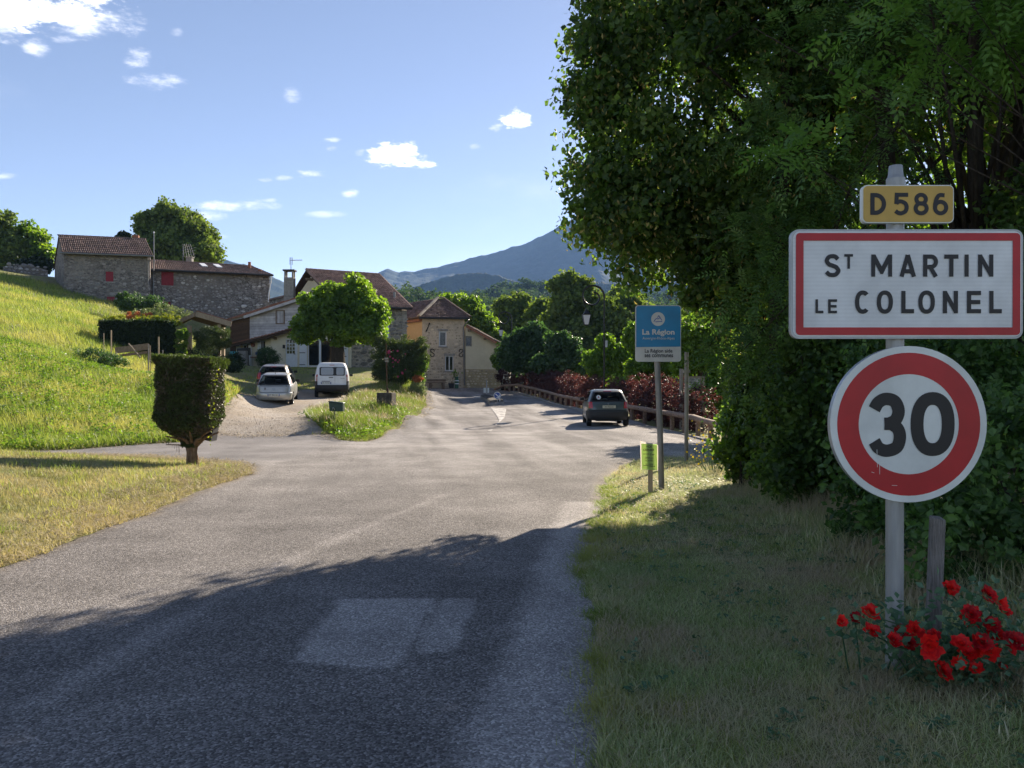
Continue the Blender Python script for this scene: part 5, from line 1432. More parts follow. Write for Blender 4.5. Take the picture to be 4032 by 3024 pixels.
# ================================================================== log guardrail
RAIL = [(-1.45, 66.9, -.55), (-.75, 65.6, -.15), (.35, 63.2, 0), (1.25, 59.5, 0), (2.1, 55, 0), (2.9, 50.6, 0), (3.6, 46.3, 0), (4.35, 42.2, 0), (5.0, 38.4, 0), (5.55, 34.6, 0), (6.02, 31, 0), (6.25, 27.6, 0), (6.3, 24.3, -.08), (6.25, 21.3, -.25)]
def railz(x, y): return H1(x, y)
gr = thing('log_guardrail', 'round timber log guardrail curving along the roadside in front of the purple hedge', 'guardrail', (3.6, 46.3, railz(3.6, 46.3)))
t = NT('log_wood'); n = t.noise(3, 6, .7, t.map((7, 1.5, 7))); c = t.ramp(n, [(.28, (.13, .085, .06)), (.5, (.28, .19, .14)), (.75, (.42, .31, .24))])
c = t.mix(t.ramp(t.noise(1.6, 5, .7), [(.5, 0.0), (.68, .55)]), c, (.10, .085, .07)); t.set(c, .8, 0, .25); t.bump(n, .6, .02); MAT['log'] = t.m
pts = [Vector((x, y, railz(x, y) + .60 + dz)) for x, y, dz in RAIL]
for a, b in zip(pts[:-1], pts[1:]):
    mb = MB(); d = (b - a).normalized(); mb.tube([a + d * .01, a.lerp(b, .5) + Vector((0, 0, random.uniform(-.015, .015))), b - d * .01], [.105, .098, .092], 12, wob=.02); mb.build('rail_log', MAT['log'], gr, smooth='auto')
tot = 0; seg = []
for i in range(1, len(RAIL) - 1):
    x0, y0, _ = RAIL[i]; x1, y1, _ = RAIL[i + 1]; n_ = 3 if i < 8 else 2
    for k in range(n_):
        f = (k + .15) / n_; seg.append((x0 + (x1 - x0) * f, y0 + (y1 - y0) * f, pts[i].lerp(pts[i + 1], f).z))
for (x, y, zt) in seg:
    mb = MB(); mb.tube([(x + .13, y + .05, H1(x, y) - .3), (x + .13, y + .05, zt + .02)], .085, 9, wob=.03); mb.build('rail_post', MAT['log'], gr, smooth='auto')
# bolts at the near joints
for i in (9, 10, 11):
    for s in (-.14, .14):
        p = pts[i] + Vector((-.105, s, .0)); mb = MB(); mb.tube([p, p + Vector((.03, 0, 0))], .018, 8); mb.build('bolt', MAT['iron'], gr)

# ---- kerb along the foot of the rail
kb = thing('kerb', 'pale concrete kerb running below the log guardrail', 'kerb', (1.2, 58.5, H1(1.2, 58.5)))
del kb['category']; kb['kind'] = 'structure'
kp = [(-.1, 63.5), (.75, 60.4), (1.65, 55.6), (2.45, 50.9), (3.15, 46.6), (3.9, 42.2)]
for a, b in zip(kp[:-1], kp[1:]):
    L_ = math.hypot(b[0] - a[0], b[1] - a[1]); n_ = int(L_ / 1.0)
    for i in range(n_):
        f0, f1 = i / n_, (i + .97) / n_; q0 = (a[0] + (b[0] - a[0]) * f0, a[1] + (b[1] - a[1]) * f0); q1 = (a[0] + (b[0] - a[0]) * f1, a[1] + (b[1] - a[1]) * f1)
        z0_, z1_ = H1(*q0), H1(*q1); d = Vector((b[0] - a[0], b[1] - a[1], 0)).normalized(); s = Vector((-d.y, d.x, 0)) * .09
        A0 = Vector((*q0, 0)); A1 = Vector((*q1, 0)); dn = Vector((0, 0, 1)); w = .01 * random.uniform(-1, 1)
        mb = MB(); mb.hexa([A0 - s + dn * (z0_ - .1), A1 - s + dn * (z1_ - .1), A1 + s + dn * (z1_ - .1), A0 + s + dn * (z0_ - .1), A0 - s + dn * (z0_ + .11 + w), A1 - s + dn * (z1_ + .11 + w), A1 + s + dn * (z1_ + .13 + w), A0 + s + dn * (z0_ + .13 + w)])
        mb.build('kerb_stone', MAT['concrete'], kb)

# ================================================================== traffic island and its keep right sign
isl = thing('traffic_island', 'small raised concrete traffic island in the middle of the road', 'traffic island', (-2.0, 50, g(50)))
IP = [rp(1930, 1597), rp(1988, 1593), rp(1984, 1583), rp(1950, 1576), rp(1925, 1568), rp(1892, 1564), rp(1890, 1569), rp(1915, 1580)]
cx = sum(p[0] for p in IP) / len(IP); cy = sum(p[1] for p in IP) / len(IP)
V0 = [Vector((x, y, g(y) - .05)) for x, y in IP]; V1 = [Vector((cx + (x - cx) * .93, cy + (y - cy) * .95, g(y) + .17)) for x, y in IP]; V2 = [Vector((cx + (x - cx) * .6, cy + (y - cy) * .75, g(y) + .24)) for x, y in IP]
k = len(IP); mb = MB(); mb.add(V0 + V1, [[i, (i + 1) % k, k + (i + 1) % k, k + i] for i in range(k)]); mb.build('kerb_edge', MAT['concrete'], isl)
mb = MB(); mb.add([v + Vector((0, 0, .002)) for v in V1] + V2, [[i, (i + 1) % k, k + (i + 1) % k, k + i] for i in range(k)] + [list(range(k, 2 * k))]); mb.build('top', MAT['dark_concrete'], isl)
def bluesign():
    d = 49.5; x = (1958 - 2016) / FPX * d; zc = CAMZ - (1557.5 - HOR) / FPX * d; z = g(d) + .15
    s = thing('keep_right_sign', 'small round blue sign with white diagonal arrow on the traffic island', 'road sign', (x, d, z))
    mb = MB(); mb.tube([(x, d + .04, z), (x, d + .04, zc + .15)], .03, 10); mb.build('pole', MAT['galv'], s)
    f = Frame((x - 1, d), (x + 1, d)); r = .225
    dk = disc('disc', f, 1, zc, 0, r, -.02, .005, MAT['sign_plain_white'], s, 32)
    disc('blue_face', f, 1, zc, 0, r * .87, None, .008, MAT['sign_deep_blue'], dk, 32)
    strokes(dk, f, [(1 - .11, zc + .11), (1 + .10, zc - .10)], .045, .010, MAT['sign_plain_white'], 'arrow')
    strokes(dk, f, [(1 - .05, zc - .12), (1 + .125, zc - .12), (1 + .125, zc + .06)], .042, .0105, MAT['sign_plain_white'], 'arrow_head')
    mb = MB(); mb.box(x + .13, x + .18, d, d + .02, zc - .35, zc - .2); mb.build('reflector', MAT['sign_plain_white'], s)
bluesign()
d = 60.5; x = (1916 - 2016) / FPX * d; z = g(d)
s = thing('road_sign', 'low pale sign seen from behind on a grey post beyond the island', 'road sign', (x, d, z))
mb = MB(); mb.tube([(x, d, z), (x, d, z + 1.1)], .05, 8); mb.build('pole', MAT['galv'], s)
zt = CAMZ - (1527 - HOR) / FPX * d; zb = CAMZ - (1547 - HOR) / FPX * d
for a, b in (((1904 - 2016) / FPX * d, x - .06), (x + .06, (1926 - 2016) / FPX * d)):
    mb = MB(); mb.box(a, b, d + .03, d + .05, zb, zt); mb.build('panel', MAT['sign_plain_white'], s)

# ================================================================== street lanterns
def lantern(px, d, ztop, label):
    x, y = XY(px, d); z = H1(x, y); s = thing('street_lantern', label, 'street lamp', (x, y, z), group='black swan neck street lanterns')
    t_ = MB(); hh = ztop - z; r = .38 * hh / 6.6 * 1.5
    t_.tube([(x, y, z), (x, y, z + .9), (x, y, z + 1.0), (x, y, ztop - r)], [.10, .09, .055, .045], 10); t_.build('post', MAT['lamp_black'], s)
    c = Vector((x - r, y, ztop - r)); pts = []
    for i in range(34):
        a = R(0 + i * 13.5); q = r * (1 - .62 * max(0, (i - 10)) / 23) if i > 10 else r
        pts.append((c.x + math.cos(a) * q + (0), c.y, c.z + math.sin(a) * q))
    m = MB(); m.tube(pts, [.055] * 10 + [.045] * 24, 6); m.build('scroll_arm', MAT['lamp_black'], s)
    lx = x - 2 * r + .22; m = MB(); m.tube([(x - 1.95 * r, y, ztop - 1.15 * r), (x - 1.75 * r, y, ztop - 1.9 * r), (lx + .1, y, ztop - 2.3 * r)], .022, 6); m.build('bracket', MAT['lamp_black'], s)
    lx = x - 1.6 * r; zt = ztop - 2.35 * r
    def frus(z0, w0, z1, w1, mat, name):
        m = MB(); m.hexa([(lx - w0, y - w0, z0), (lx + w0, y - w0, z0), (lx + w0, y + w0, z0), (lx - w0, y + w0, z0), (lx - w1, y - w1, z1), (lx + w1, y - w1, z1), (lx + w1, y + w1, z1), (lx - w1, y + w1, z1)]); return m.build(name, mat, s)
    frus(zt - .12, .17, zt + .02, .09, MAT['lamp_black'], 'lantern_cap'); frus(zt + .022, .07, zt + .13, .05, MAT['lamp_black'], 'lantern_crown')
    frus(zt - .17, .23, zt - .123, .23, MAT['lamp_black'], 'lantern_rim')
    frus(zt - .66, .11, zt - .172, .20, MAT['lamp_glass'], 'lantern_glass')
    m = MB()
    for sx_ in (-1, 1):
        for sy_ in (-1, 1): m.beam((lx + sx_ * .112, y + sy_ * .112, zt - .66), (lx + sx_ * .203, y + sy_ * .203, zt - .17), .022, .022)
    m.build('lantern_frame', MAT['lamp_black'], s); frus(zt - .72, .05, zt - .665, .12, MAT['lamp_black'], 'lantern_base')
    return s
simple('lamp_black', (.012, .012, .012), .4, .2, .5, .1)
t = NT('lamp_glass'); t.set((.55, .57, .62), .15, 0, .6); MAT['lamp_glass'] = t.m
s = lantern(2379, 41.5, 6.55, 'black swan neck street lantern, nearer one, rising behind the hedge above the dark hatchback')
bx_ = MB(); x, y = XY(2379, 41.5); bx_.box(x + .04, x + .16, y - .1, y, 3.6 - .25, 3.6 + .1); bx_.build('fuse_box', MAT['sign_back'], s)
lantern(2015, 66, 7.3, 'black swan neck street lantern, farther one, rising beside the cream lean-to')

# ================================================================== mailbox, block and cross
x, y = XY(1316, 26.5); z = H1(x, y)
zb = CAMZ - (1618 - HOR) / FPX * y; zt = CAMZ - (1585 - HOR) / FPX * y
ml = thing('mailbox', 'dark green mailbox tilted on a thin metal post in long grass', 'mailbox', (x, y, z), rz=0)
simple('mail_green', (.02, .05, .04), .45, .2, .5, .2)
mb = MB(); a = (1300 - 2016) / FPX * y; b = (1351 - 2016) / FPX * y
mb.hexa([(a, y - .1, zb), (b, y - .05, zb - .02), (b, y + .25, zb - .02), (a, y + .2, zb), (a - .03, y - .1, zt + .02), (b, y - .05, zt - .02), (b, y + .25, zt - .02), (a - .03, y + .2, zt + .02)]); mb.build('box', MAT['mail_green'], ml, bevel=.01)
mb = MB(); mb.hexa([(a - .05, y - .12, zt + .022), (b + .02, y - .07, zt - .018), (b + .02, y + .27, zt - .018), (a - .05, y + .22, zt + .022), (a - .02, y - .1, zt + .05), (b, y - .05, zt + .0), (b, y + .25, zt + .0), (a - .02, y + .2, zt + .05)]); mb.build('lid', MAT['mail_green'], ml)
mb = MB(); mb.tube([(x + .0, y + .05, z - .2), (x + .0, y + .05, zb)], .022, 8); mb.build('post', MAT['zinc'], ml)
mb = MB(); mb.tube([(x - .03, y - .1, zb + .06), (x - .02, y - .13, zb + .11), (x + .03, y - .13, zb + .09), (x + .04, y - .1, zb + .04)], .012, 6); mb.build('latch', MAT['galv'], ml)

d = 33.2; x = (1519 - 2016) / FPX * d; z = H1(x, d); zt = CAMZ - (1546 - HOR) / FPX * d
bl = thing('stone_block', 'dark mossy square stone block in tall grass carrying the rusty cross pole', 'plinth', (x, d, z))
a, b = (1487 - 2016) / FPX * d, (1556 - 2016) / FPX * d
mb = MB(); mb.hexa([(a + .02, d - .3, z - .3), (b - .10, d - .34, z - .3), (b + .02, d + .3, z - .3), (a + .1, d + .34, z - .3), (a, d - .3, zt), (b - .10, d - .34, zt), (b, d + .3, zt), (a + .08, d + .34, zt)]); mb.build('block', MAT['dark_concrete'], bl, bevel=.03)
cp_ = thing('rusty_pole', 'thin rusty iron pole with a small tilted plate standing on the stone block', 'pole', (x + .05, d, zt))
zp = CAMZ - (1352 - HOR) / FPX * d; xx = (1524 - 2016) / FPX * d
mb = MB(); mb.tube([(xx + .02, d, zt - .02), (xx + .02, d, zt + .15), (xx, d, zt + .2), (xx - .04, d, zp)], [.05, .045, .026, .02], 8, wob=.05); simple('rust', (.10, .055, .035), .9, .1, .2, .4, 20); mb.build('pole', MAT['rust'], cp_)
zc = CAMZ - (1416 - HOR) / FPX * d; mb = MB(); mb.hexa([(xx - .09, d - .04, zc - .09), (xx + .06, d - .04, zc - .11), (xx + .06, d - .025, zc - .11), (xx - .09, d - .025, zc - .09), (xx - .10, d - .04, zc + .08), (xx + .05, d - .04, zc + .08), (xx + .05, d - .025, zc + .08), (xx - .10, d - .025, zc + .08)]); mb.build('plate', MAT['concrete'], cp_)
mb = MB(); mb.beam((xx - .11, d - .045, zc - .02), (xx + .07, d - .045, zc), .02, .02); mb.build('plate_bar', MAT['rust'], cp_)

# second, hidden mailbox under the clipped bush
y = 15.65; x = (826 - 2016) / FPX * y; z = H1(x, y)
m2 = thing('dark_mailbox', 'dark mailbox with pale blue lid half hidden under the clipped bush', 'mailbox', (x, y, z))
zt = CAMZ - (1665 - HOR) / FPX * y; zb = CAMZ - (1735 - HOR) / FPX * y; a = (800 - 2016) / FPX * y; b = (848 - 2016) / FPX * y
mb = MB(); mb.hexa([(a, y - .1, zb + .03), (b - .05, y - .1, zb - .01), (b - .05, y + .2, zb - .01), (a, y + .2, zb + .03), (a, y - .1, zt - .01), (b, y - .1, zt - .06), (b, y + .2, zt - .06), (a, y + .2, zt - .01)]); mb.build('box', MAT['dark_metal'], m2)
mb = MB(); mb.hexa([(a - .03, y - .13, zt - .005), (b + .02, y - .13, zt - .057), (b + .02, y + .22, zt - .057), (a - .03, y + .22, zt - .005), (a - .02, y - .1, zt + .05), (b - .0, y - .1, zt - .02), (b - .0, y + .2, zt - .02), (a - .02, y + .2, zt + .05)]); simple('pale_blue', (.25, .32, .36), .5); mb.build('lid', MAT['pale_blue'], m2)
mb = MB(); mb.tube([(x - .32, y + .05, z - .1), (x - .30, y + .05, zb - .04), (x - .1, y + .05, zb + .04)], .025, 8); mb.build('post', MAT['dark_metal'], m2)

# ================================================================== bench, planter, litter bin by the tower
q0 = fB.ab(1679, 1500)[0]; q1 = fB.ab(1752, 1500)[0]; zb_ = 1.0
bn = thing('stone_bench', 'dark wooden bench against the foot of the tower house wall', 'bench', tuple(fB.pt(q0, zb_, .8)))
mb = MB(); mb.fbox(fB, q0, q1, zb_ + .42, zb_ + .50, .55, 1.0); mb.build('seat', MAT['beam_wood'], bn)
mb = MB(); mb.fbox(fB, q0, q1, zb_ + .55, zb_ + .75, .50, .55); mb.build('backrest', MAT['beam_wood'], bn)
for k in (q0 + .15, q1 - .35):
    mb = MB(); mb.fbox(fB, k, k + .18, zb_ - .1, zb_ + .418, .58, .97); mb.build('leg', MAT['beam_wood'], bn)
a = fB.ab(1773, 1500)[0]; c = fB.pt(a, zb_, .7)
pt_ = thing('plant_pot', 'black plant pot with a spindly green shrub beside the bench', 'plant pot', tuple(c))
mb = MB(); mb.lathe(c, [(.20, 0), (.27, .38), (.29, .4), (.25, .41)], 14); mb.build('pot', MAT['dark_metal'], pt_)
mb = MB(); mb.tube([c + Vector((0, 0, .3)), c + Vector((.1, 0, .8)), c + Vector((.25, 0, 1.3))], .02, 5); mb.tube([c + Vector((.1, 0, .8)), c + Vector((.4, 0, 1.05))], .014, 5); mb.build('stem', MAT['rust'], pt_)
a = fB.ab(1785, 1500)[0]; c = fB.pt(a, zb_ - .02, 1.9)
bn2 = thing('litter_bin', 'small green roadside bollard with white bands near the tower house', 'bollard', tuple(c))
simple('bin_green', (.015, .09, .05), .4, 0, .5, .1)
mb = MB(); mb.lathe(c, [(.17, 0), (.17, .75), (.15, .8), (.15, .86), (.18, .9), (.16, .98)], 14); mb.build('body', MAT['bin_green'], bn2)
for z_ in (.35, .6):
    mb = MB(); mb.lathe(c, [(.172, z_), (.174, z_ + .01), (.174, z_ + .07), (.172, z_ + .08)], 14); mb.build('band', MAT['white_paint'], bn2)

# ================================================================== terrace things by the annexe
def at2(px, py, d): 
    v = P(px, py, d); return v
zt_ = 2.62
v = at2(987, 1440, 61.5)
ws = thing('garden_chair', 'white metal garden chair on the terrace left of the cream house', 'chair', (v.x - .6, v.y, v.z))
mb = MB(); cx_, cy_ = v.x - .55, v.y
mb.box(cx_ - .25, cx_ + .25, cy_ - .22, cy_ + .22, v.z + .42, v.z + .46); mb.build('seat', MAT['white_paint'], ws)
mb = MB(); mb.beam((cx_ - .25, cy_, v.z + .44), (cx_ - .38, cy_, v.z + .98), .42, .03); mb.build('backrest', MAT['white_paint'], ws)
for sx_ in (-1, 1):
    for sy_ in (-1, 1):
        mb = MB(); mb.tube([(cx_ + sx_ * .22, cy_ + sy_ * .2, v.z + .42), (cx_ + sx_ * .3, cy_ + sy_ * .22, v.z - .02)], .02, 6); mb.build('leg', MAT['white_paint'], ws)
tb = thing('garden_table', 'white legged garden table with a rust red top beside the white chair', 'table', (v.x + .5, v.y, v.z))
mb = MB(); mb.box(v.x + .05, v.x + .95, v.y - .3, v.y + .3, v.z + .62, v.z + .68); mb.build('tabletop', MAT['terracotta'], tb)
for sx_ in (.12, .86):
    for sy_ in (-.25, .25):
        mb = MB(); mb.tube([(v.x + sx_, v.y + sy_, v.z + .62), (v.x + sx_ * 1.1 - .05, v.y + sy_, v.z - .02)], .022, 6); mb.build('leg', MAT['white_paint'], tb)
v = at2(955, 1440, 60.8)
bq = thing('barbecue', 'black barbecue with open lid standing on the terrace', 'barbecue', tuple(v))
mb = MB(); mb.beam((v.x - .35, v.y, v.z + 1.05), (v.x + .55, v.y, v.z + 1.1), .5, .55, up=(0, 0, 1)); mb.build('lid', MAT['dark_metal'], bq)
for sx_ in (-.3, .45):
    mb = MB(); mb.tube([(v.x + sx_, v.y, v.z + .8), (v.x + sx_, v.y, v.z)], .03, 6); mb.build('leg', MAT['dark_metal'], bq)
v = at2(922, 1442, 60.0)
wt = thing('rain_barrel', 'turquoise plastic drum beside a pale concrete pillar on the terrace', 'barrel', tuple(v))
simple('turquoise', (.05, .30, .34), .5)
mb = MB(); mb.lathe(v, [(.32, .2), (.36, .6), (.36, 1.0), (.3, 1.1)], 14); mb.build('drum', MAT['turquoise'], wt)
mb = MB(); mb.box(v.x + .36, v.x + .95, v.y - .2, v.y + .3, v.z - .3, v.z + 1.15); mb.build('pillar', MAT['concrete'], wt)
v = at2(908, 1445, 59.5)
cn = thing('garden_ornament', 'small cone shaped terracotta ornament on the grass below the terrace', 'ornament', tuple(v))
mb = MB(); mb.lathe(v, [(.22, -.2), (.16, .3), (.08, .65), (.02, .75)], 12); mb.build('cone', MAT['pale_timber'], cn)

# stakes and board in the vegetable patch
def stake(px, d, y1, y0, lean, label, r=.035, mat='pale_timber'):
    x, y = XY(px, d); zt = CAMZ - (y1 - HOR) / FPX * d; zb = CAMZ - (y0 - HOR) / FPX * d
    zb = min(zb, H1(x, y)) - .1
    s = thing('garden_stake', label, 'stake', (x, y, zb), group='garden stakes on the bank')
    mb = MB(); mb.tube([(x, y, zb), (x + lean, y, zt)], r, 7); mb.build('stake', MAT[mat], s)
stake(438, 40, 1300, 1352, 0, 'upright garden stake left of the board in front of the dark hedge')
stake(409, 40, 1312, 1345, 0, 'short leftmost garden stake at the hedge corner', .02)
stake(625, 38, 1326, 1425, .0, 'tallest pale garden stake right of the wooden board')
stake(584, 38.5, 1355, 1425, .02, 'dark garden stake at the right end of the wooden board', .03, 'old_stake')
stake(592, 38, 1360, 1410, 0, 'thin garden stake just right of the board end', .02)
stake(641, 38, 1378, 1412, 0, 'short grey garden stake right of the tallest stake', .025, 'old_stake')
x, y = XY(550, 38); 
s = thing('garden_stake', 'pale garden stake leaning steeply across the wooden board', 'stake', (x, y, 2.5), group='garden stakes on the bank')
mb = MB(); a = P(506, 1353, 38); b = P(553, 1408, 38.0); mb.tube([a, b], .035, 7); mb.build('stake', MAT['pale_timber'], s)
a = P(455, 1380, 39.6); b = P(585, 1364, 38.6)
s = thing('wooden_board', 'long weathered wooden board fence on the bank below the dark hedge', 'fence', tuple(a))
mb = MB(); mb.beam(a, b, .05, .30); mb.build('board', MAT['beam_wood'], s)
mb = MB(); mb.beam(a + Vector((.2, .05, -.25)), b + Vector((-.1, .05, -.28)), .05, .12); mb.build('lower_board', MAT['beam_wood'], s)
# ------------------------------------------------------------------ cars
def paintmat(name, col, metal=.5, rough=.32):
    t = NT(name); n = t.noise(3, 5, .6); t.set(t.mix(1.0, tuple(col), t.ramp(n, [(.3, .9), (.7, 1.06)]), 'MULTIPLY'), t.ramp(n, [(.3, rough * .8), (.7, rough * 1.3)]), metal, .5, .35); MAT[name] = t.m
paintmat('silver_paint', (.42, .42, .40)); paintmat('white_car_paint', (.70, .71, .72), 0, .35); paintmat('green_grey_paint', (.075, .10, .11), .3)
paintmat('champagne_paint', (.36, .33, .30))
simple('tyre', (.014, .014, .015), .85, 0, .3, .15); simple('rim', (.30, .31, .32), .35, .7, .5, .1); simple('trim', (.025, .026, .028), .6, 0, .4, .1)
simple('seat_cloth', (.03, .03, .035), .9, 0, .2, .1)
t = NT('tail_red'); t.set((.42, .012, .012), .18, 0, .6); t.b.inputs['Coat Weight'].default_value = .5; MAT['tail_red'] = t.m
t = NT('tail_clear'); t.set((.45, .36, .34), .15, 0, .6); MAT['tail_clear'] = t.m
t = NT('car_glass'); tr = t.N.new('ShaderNodeBsdfTransparent'); tr.inputs[0].default_value = (.85, .92, .90, 1); t.set((.01, .012, .012), .03, 0, .8)
fr_n = t.N.new('ShaderNodeLayerWeight'); fr_n.inputs[0].default_value = .35; mx = t.N.new('ShaderNodeMixShader')
t.lk(t.math('ADD', fr_n.outputs['Fresnel'], .05, clamp=True), mx.inputs[0]); t.lk(tr.outputs[0], mx.inputs[1]); t.lk(t.b.outputs[0], mx.inputs[2]); t.lk(mx.outputs[0], t.out.inputs[0]); MAT['car_glass'] = t.m
t = NT('plate_white'); t.set((.62, .63, .60), .4, 0, .4); MAT['plate_white'] = t.m
t = NT('plate_old'); t.set((.50, .50, .40), .5, 0, .4); MAT['plate_old'] = t.m

class Surf:
    """a body made of stacked rounded outlines: rows (z, half width, rear y, front y)"""
    def __init__(s, rows, n=6.0): s.r = np.array(rows, float); s.n = n
    def at(s, z): return [float(np.interp(z, s.r[:, 0], s.r[:, i])) for i in (1, 2, 3)]
    def p(s, a, z, off=0.0):
        w, r, f = s.at(z); yc = (r + f) / 2; hl = (f - r) / 2
        n = s.n
        c, q = math.cos(a), math.sin(a); e = 2 / n
        x = (w + off) * math.copysign(abs(c) ** e, c); y = yc + (hl + off) * math.copysign(abs(q) ** e, q)
        return Vector((x, y, z))
    def ax(s, x, z):   # angle on the rear face at lateral x
        w, r, f = s.at(z); k = min(1, abs(x) / w) ** (s.n / 2)
        a = -math.acos(k) ; return a if x >= 0 else -math.pi - a
    def ay(s, y, z, side=1):
        w, r, f = s.at(z); yc = (r + f) / 2; hl = (f - r) / 2; t = (y - yc) / hl
        a = math.asin(max(-1, min(1, math.copysign(abs(t) ** (s.n / 2), t)))); return a if side > 0 else math.pi - a
def smoothrow(rows): return rows
def car(name, label, loc, yaw, rows, W, glass, paint, wheels, lights, plate_, extra, n=6.0, bumper=None, platetext='', group=None, cat='car', interior=True, mirrors=(.35, .98)):
    t = thing(name, label, cat, loc, yaw, group)
    S = Surf(rows, n)
    zs = sorted(set(np.round(np.concatenate([np.linspace(rows[0][0], rows[-1][0], 58), [r[0] for r in rows]]), 4)))
    NA = 220; ang = []
    # distribute the angles so that corners and faces are both well sampled
    for i in range(NA):
        ang.append(-math.pi + 2 * math.pi * i / NA)
    tt = []
    for a in ang:   # resample evenly along the outline at mid height
        tt.append(a)
    pts = [S.p(a, .8) for a in np.linspace(-math.pi, math.pi, 4001)]
    L_ = np.r_[0, np.cumsum([(pts[i + 1] - pts[i]).length for i in range(4000)])]
    ang = np.interp(np.linspace(0, L_[-1], NA, endpoint=False), L_, np.linspace(-math.pi, math.pi, 4001))
    mb = MB(); V = [S.p(a, z) for z in zs for a in ang]; F = []
    def inwin(c):
        for gl in glass:
            if gl[0] == 'rear':
                _, z0, z1, h0, h1 = gl
                if z0 < c.z < z1 and abs(c.x) < h0 + (h1 - h0) * (c.z - z0) / (z1 - z0) and c.y < S.at(c.z)[1] + .25: return True
            if gl[0] == 'front':
                _, z0, z1, h0, h1 = gl
                if z0 < c.z < z1 and abs(c.x) < h0 + (h1 - h0) * (c.z - z0) / (z1 - z0) and c.y > S.at(c.z)[2] - .3: return True
            if gl[0] == 'side':
                _, z0, z1, ya0, ya1, yb0, yb1 = gl
                f = (c.z - z0) / (z1 - z0)
                if 0 < f < 1 and ya0 + (yb0 - ya0) * f < c.y < ya1 + (yb1 - ya1) * f and abs(c.x) > S.at(c.z)[0] - .12: return True
        for (wy, wr) in wheels:
            if (c.y - wy) ** 2 + (c.z - wr) ** 2 < (wr + .055) ** 2 and abs(c.x) > S.at(c.z)[0] - .25: return True
        return False
    for i in range(len(zs) - 1):
        for j in range(NA):
            a, b = i * NA + j, i * NA + (j + 1) % NA; q = (a, b, b + NA, a + NA)
            c = sum((V[k] for k in q), Vector()) / 4
            if not inwin(c): F.append(q)
    F.append(tuple((len(zs) - 1) * NA + j for j in range(NA)))
    mb.add(V, F); o = mb.build('body', MAT[paint], t, local=True, smooth='auto')
    so = o.modifiers.new('sol', 'SOLIDIFY'); so.thickness = .02; so.offset = -1
    mb = MB(); r0 = rows[0]; ww = r0[1] - .06; zc = rows[0][0]
    mb.box(-ww + .12, ww - .12, r0[2] + .15, r0[3] - .15, zc + .02, zc + .22); mb.build('underbody', MAT['trim'], t, local=True)
    def patch(name, z0, z1, aL, aR, off, mat, nz=8, na=14, parent=t, skirt=.012):
        V = []; F = []
        for i in range(nz + 1):
            z = z0 + (z1 - z0) * i / nz; l, r_ = aL(z), aR(z)
            for j in range(na + 1): V.append(S.p(l + (r_ - l) * j / na, z, off))
        for i in range(nz):
            for j in range(na): k = i * (na + 1) + j; F.append((k, k + 1, k + na + 2, k + na + 1))
        # skirt back to the body
        edge = [j for j in range(na + 1)] + [i * (na + 1) + na for i in range(1, nz + 1)] + [nz * (na + 1) + j for j in range(na - 1, -1, -1)] + [i * (na + 1) for i in range(nz - 1, 0, -1)]
        k0 = len(V); cen = Vector((0, (S.at(.7)[1] + S.at(.7)[2]) / 2, 0))
        for e in edge:
            v = V[e].copy(); d = Vector((v.x, v.y - cen.y, 0)).normalized(); V.append(v - d * skirt)
        m_ = len(edge)
        for i in range(m_): F.append((edge[i], k0 + i, k0 + (i + 1) % m_, edge[(i + 1) % m_]))
        m = MB(); m.add(V, F); o = m.build(name, mat, None, local=True, smooth='auto'); o.parent = parent
        return o
    wins = {}
    for gl in glass:
        if gl[0] == 'rear':
            _, z0, z1, h0, h1 = gl; e = .02
            hw = lambda z: h0 + (h1 - h0) * (z - z0) / (z1 - z0) + e
            w_ = patch('rear_window', z0 - e, z1 + e, lambda z: S.ax(-hw(z), z), lambda z: S.ax(hw(z), z), .004, MAT['car_glass'], 10, 24); wins['rear'] = w_
            # black surround
            e2 = .035
            for (a0, a1, l, r_) in ((z0 - e2, z0 + .012, -1, 1), (z1 - .012, z1 + e2, -1, 1)):
                patch('window_seal', a0, a1, lambda z: S.ax(-hw(z) - .01, z), lambda z: S.ax(hw(z) + .01, z), .007, MAT['trim'], 2, 24, w_)
            for sg_ in (-1, 1):
                patch('window_seal', z0 - e2, z1 + e2, (lambda z, sg_=sg_: S.ax(sg_ * (hw(z) - .035), z)), (lambda z, sg_=sg_: S.ax(sg_ * (hw(z) + .018), z)), .0075, MAT['trim'], 10, 4, w_)
        if gl[0] == 'front':
            _, z0, z1, h0, h1 = gl
            def fa(x, z): a = S.ax(x, z); return -a
            hw2 = lambda z: h0 + (h1 - h0) * (z - z0) / (z1 - z0) + .02
            patch('windscreen', z0 - .02, z1 + .02, lambda z: fa(hw2(z), z), lambda z: math.pi - fa(hw2(z), z), .004, MAT['car_glass'], 10, 24)
        if gl[0] == 'side':
            _, z0, z1, ya0, ya1, yb0, yb1 = gl
            for side in (1, -1):
                lo = lambda z, side=side: S.ay(ya0 + (yb0 - ya0) * (z - z0) / (z1 - z0) - .02, z, side); hi = lambda z, side=side: S.ay(ya1 + (yb1 - ya1) * (z - z0) / (z1 - z0) + .02, z, side)
                patch('side_window', z0 - .02, z1 + .02, lo, hi, .004, MAT['car_glass'], 8, 20)
    for (z0, z1, fn0, fn1, mat, nm) in lights(S):
        lt = patch(nm, z0, z1, fn0, fn1, .010, MAT[mat], 8, 10)
    if bumper:
        z0, z1, yl, mat = bumper
        bp = patch('bumper', z0, z1, lambda z: math.pi * -1 - S.ay(S.at(z)[1] + yl, z, 1), lambda z: S.ay(S.at(z)[1] + yl, z, 1), .022, MAT[mat], 6, 60, skirt=.03)
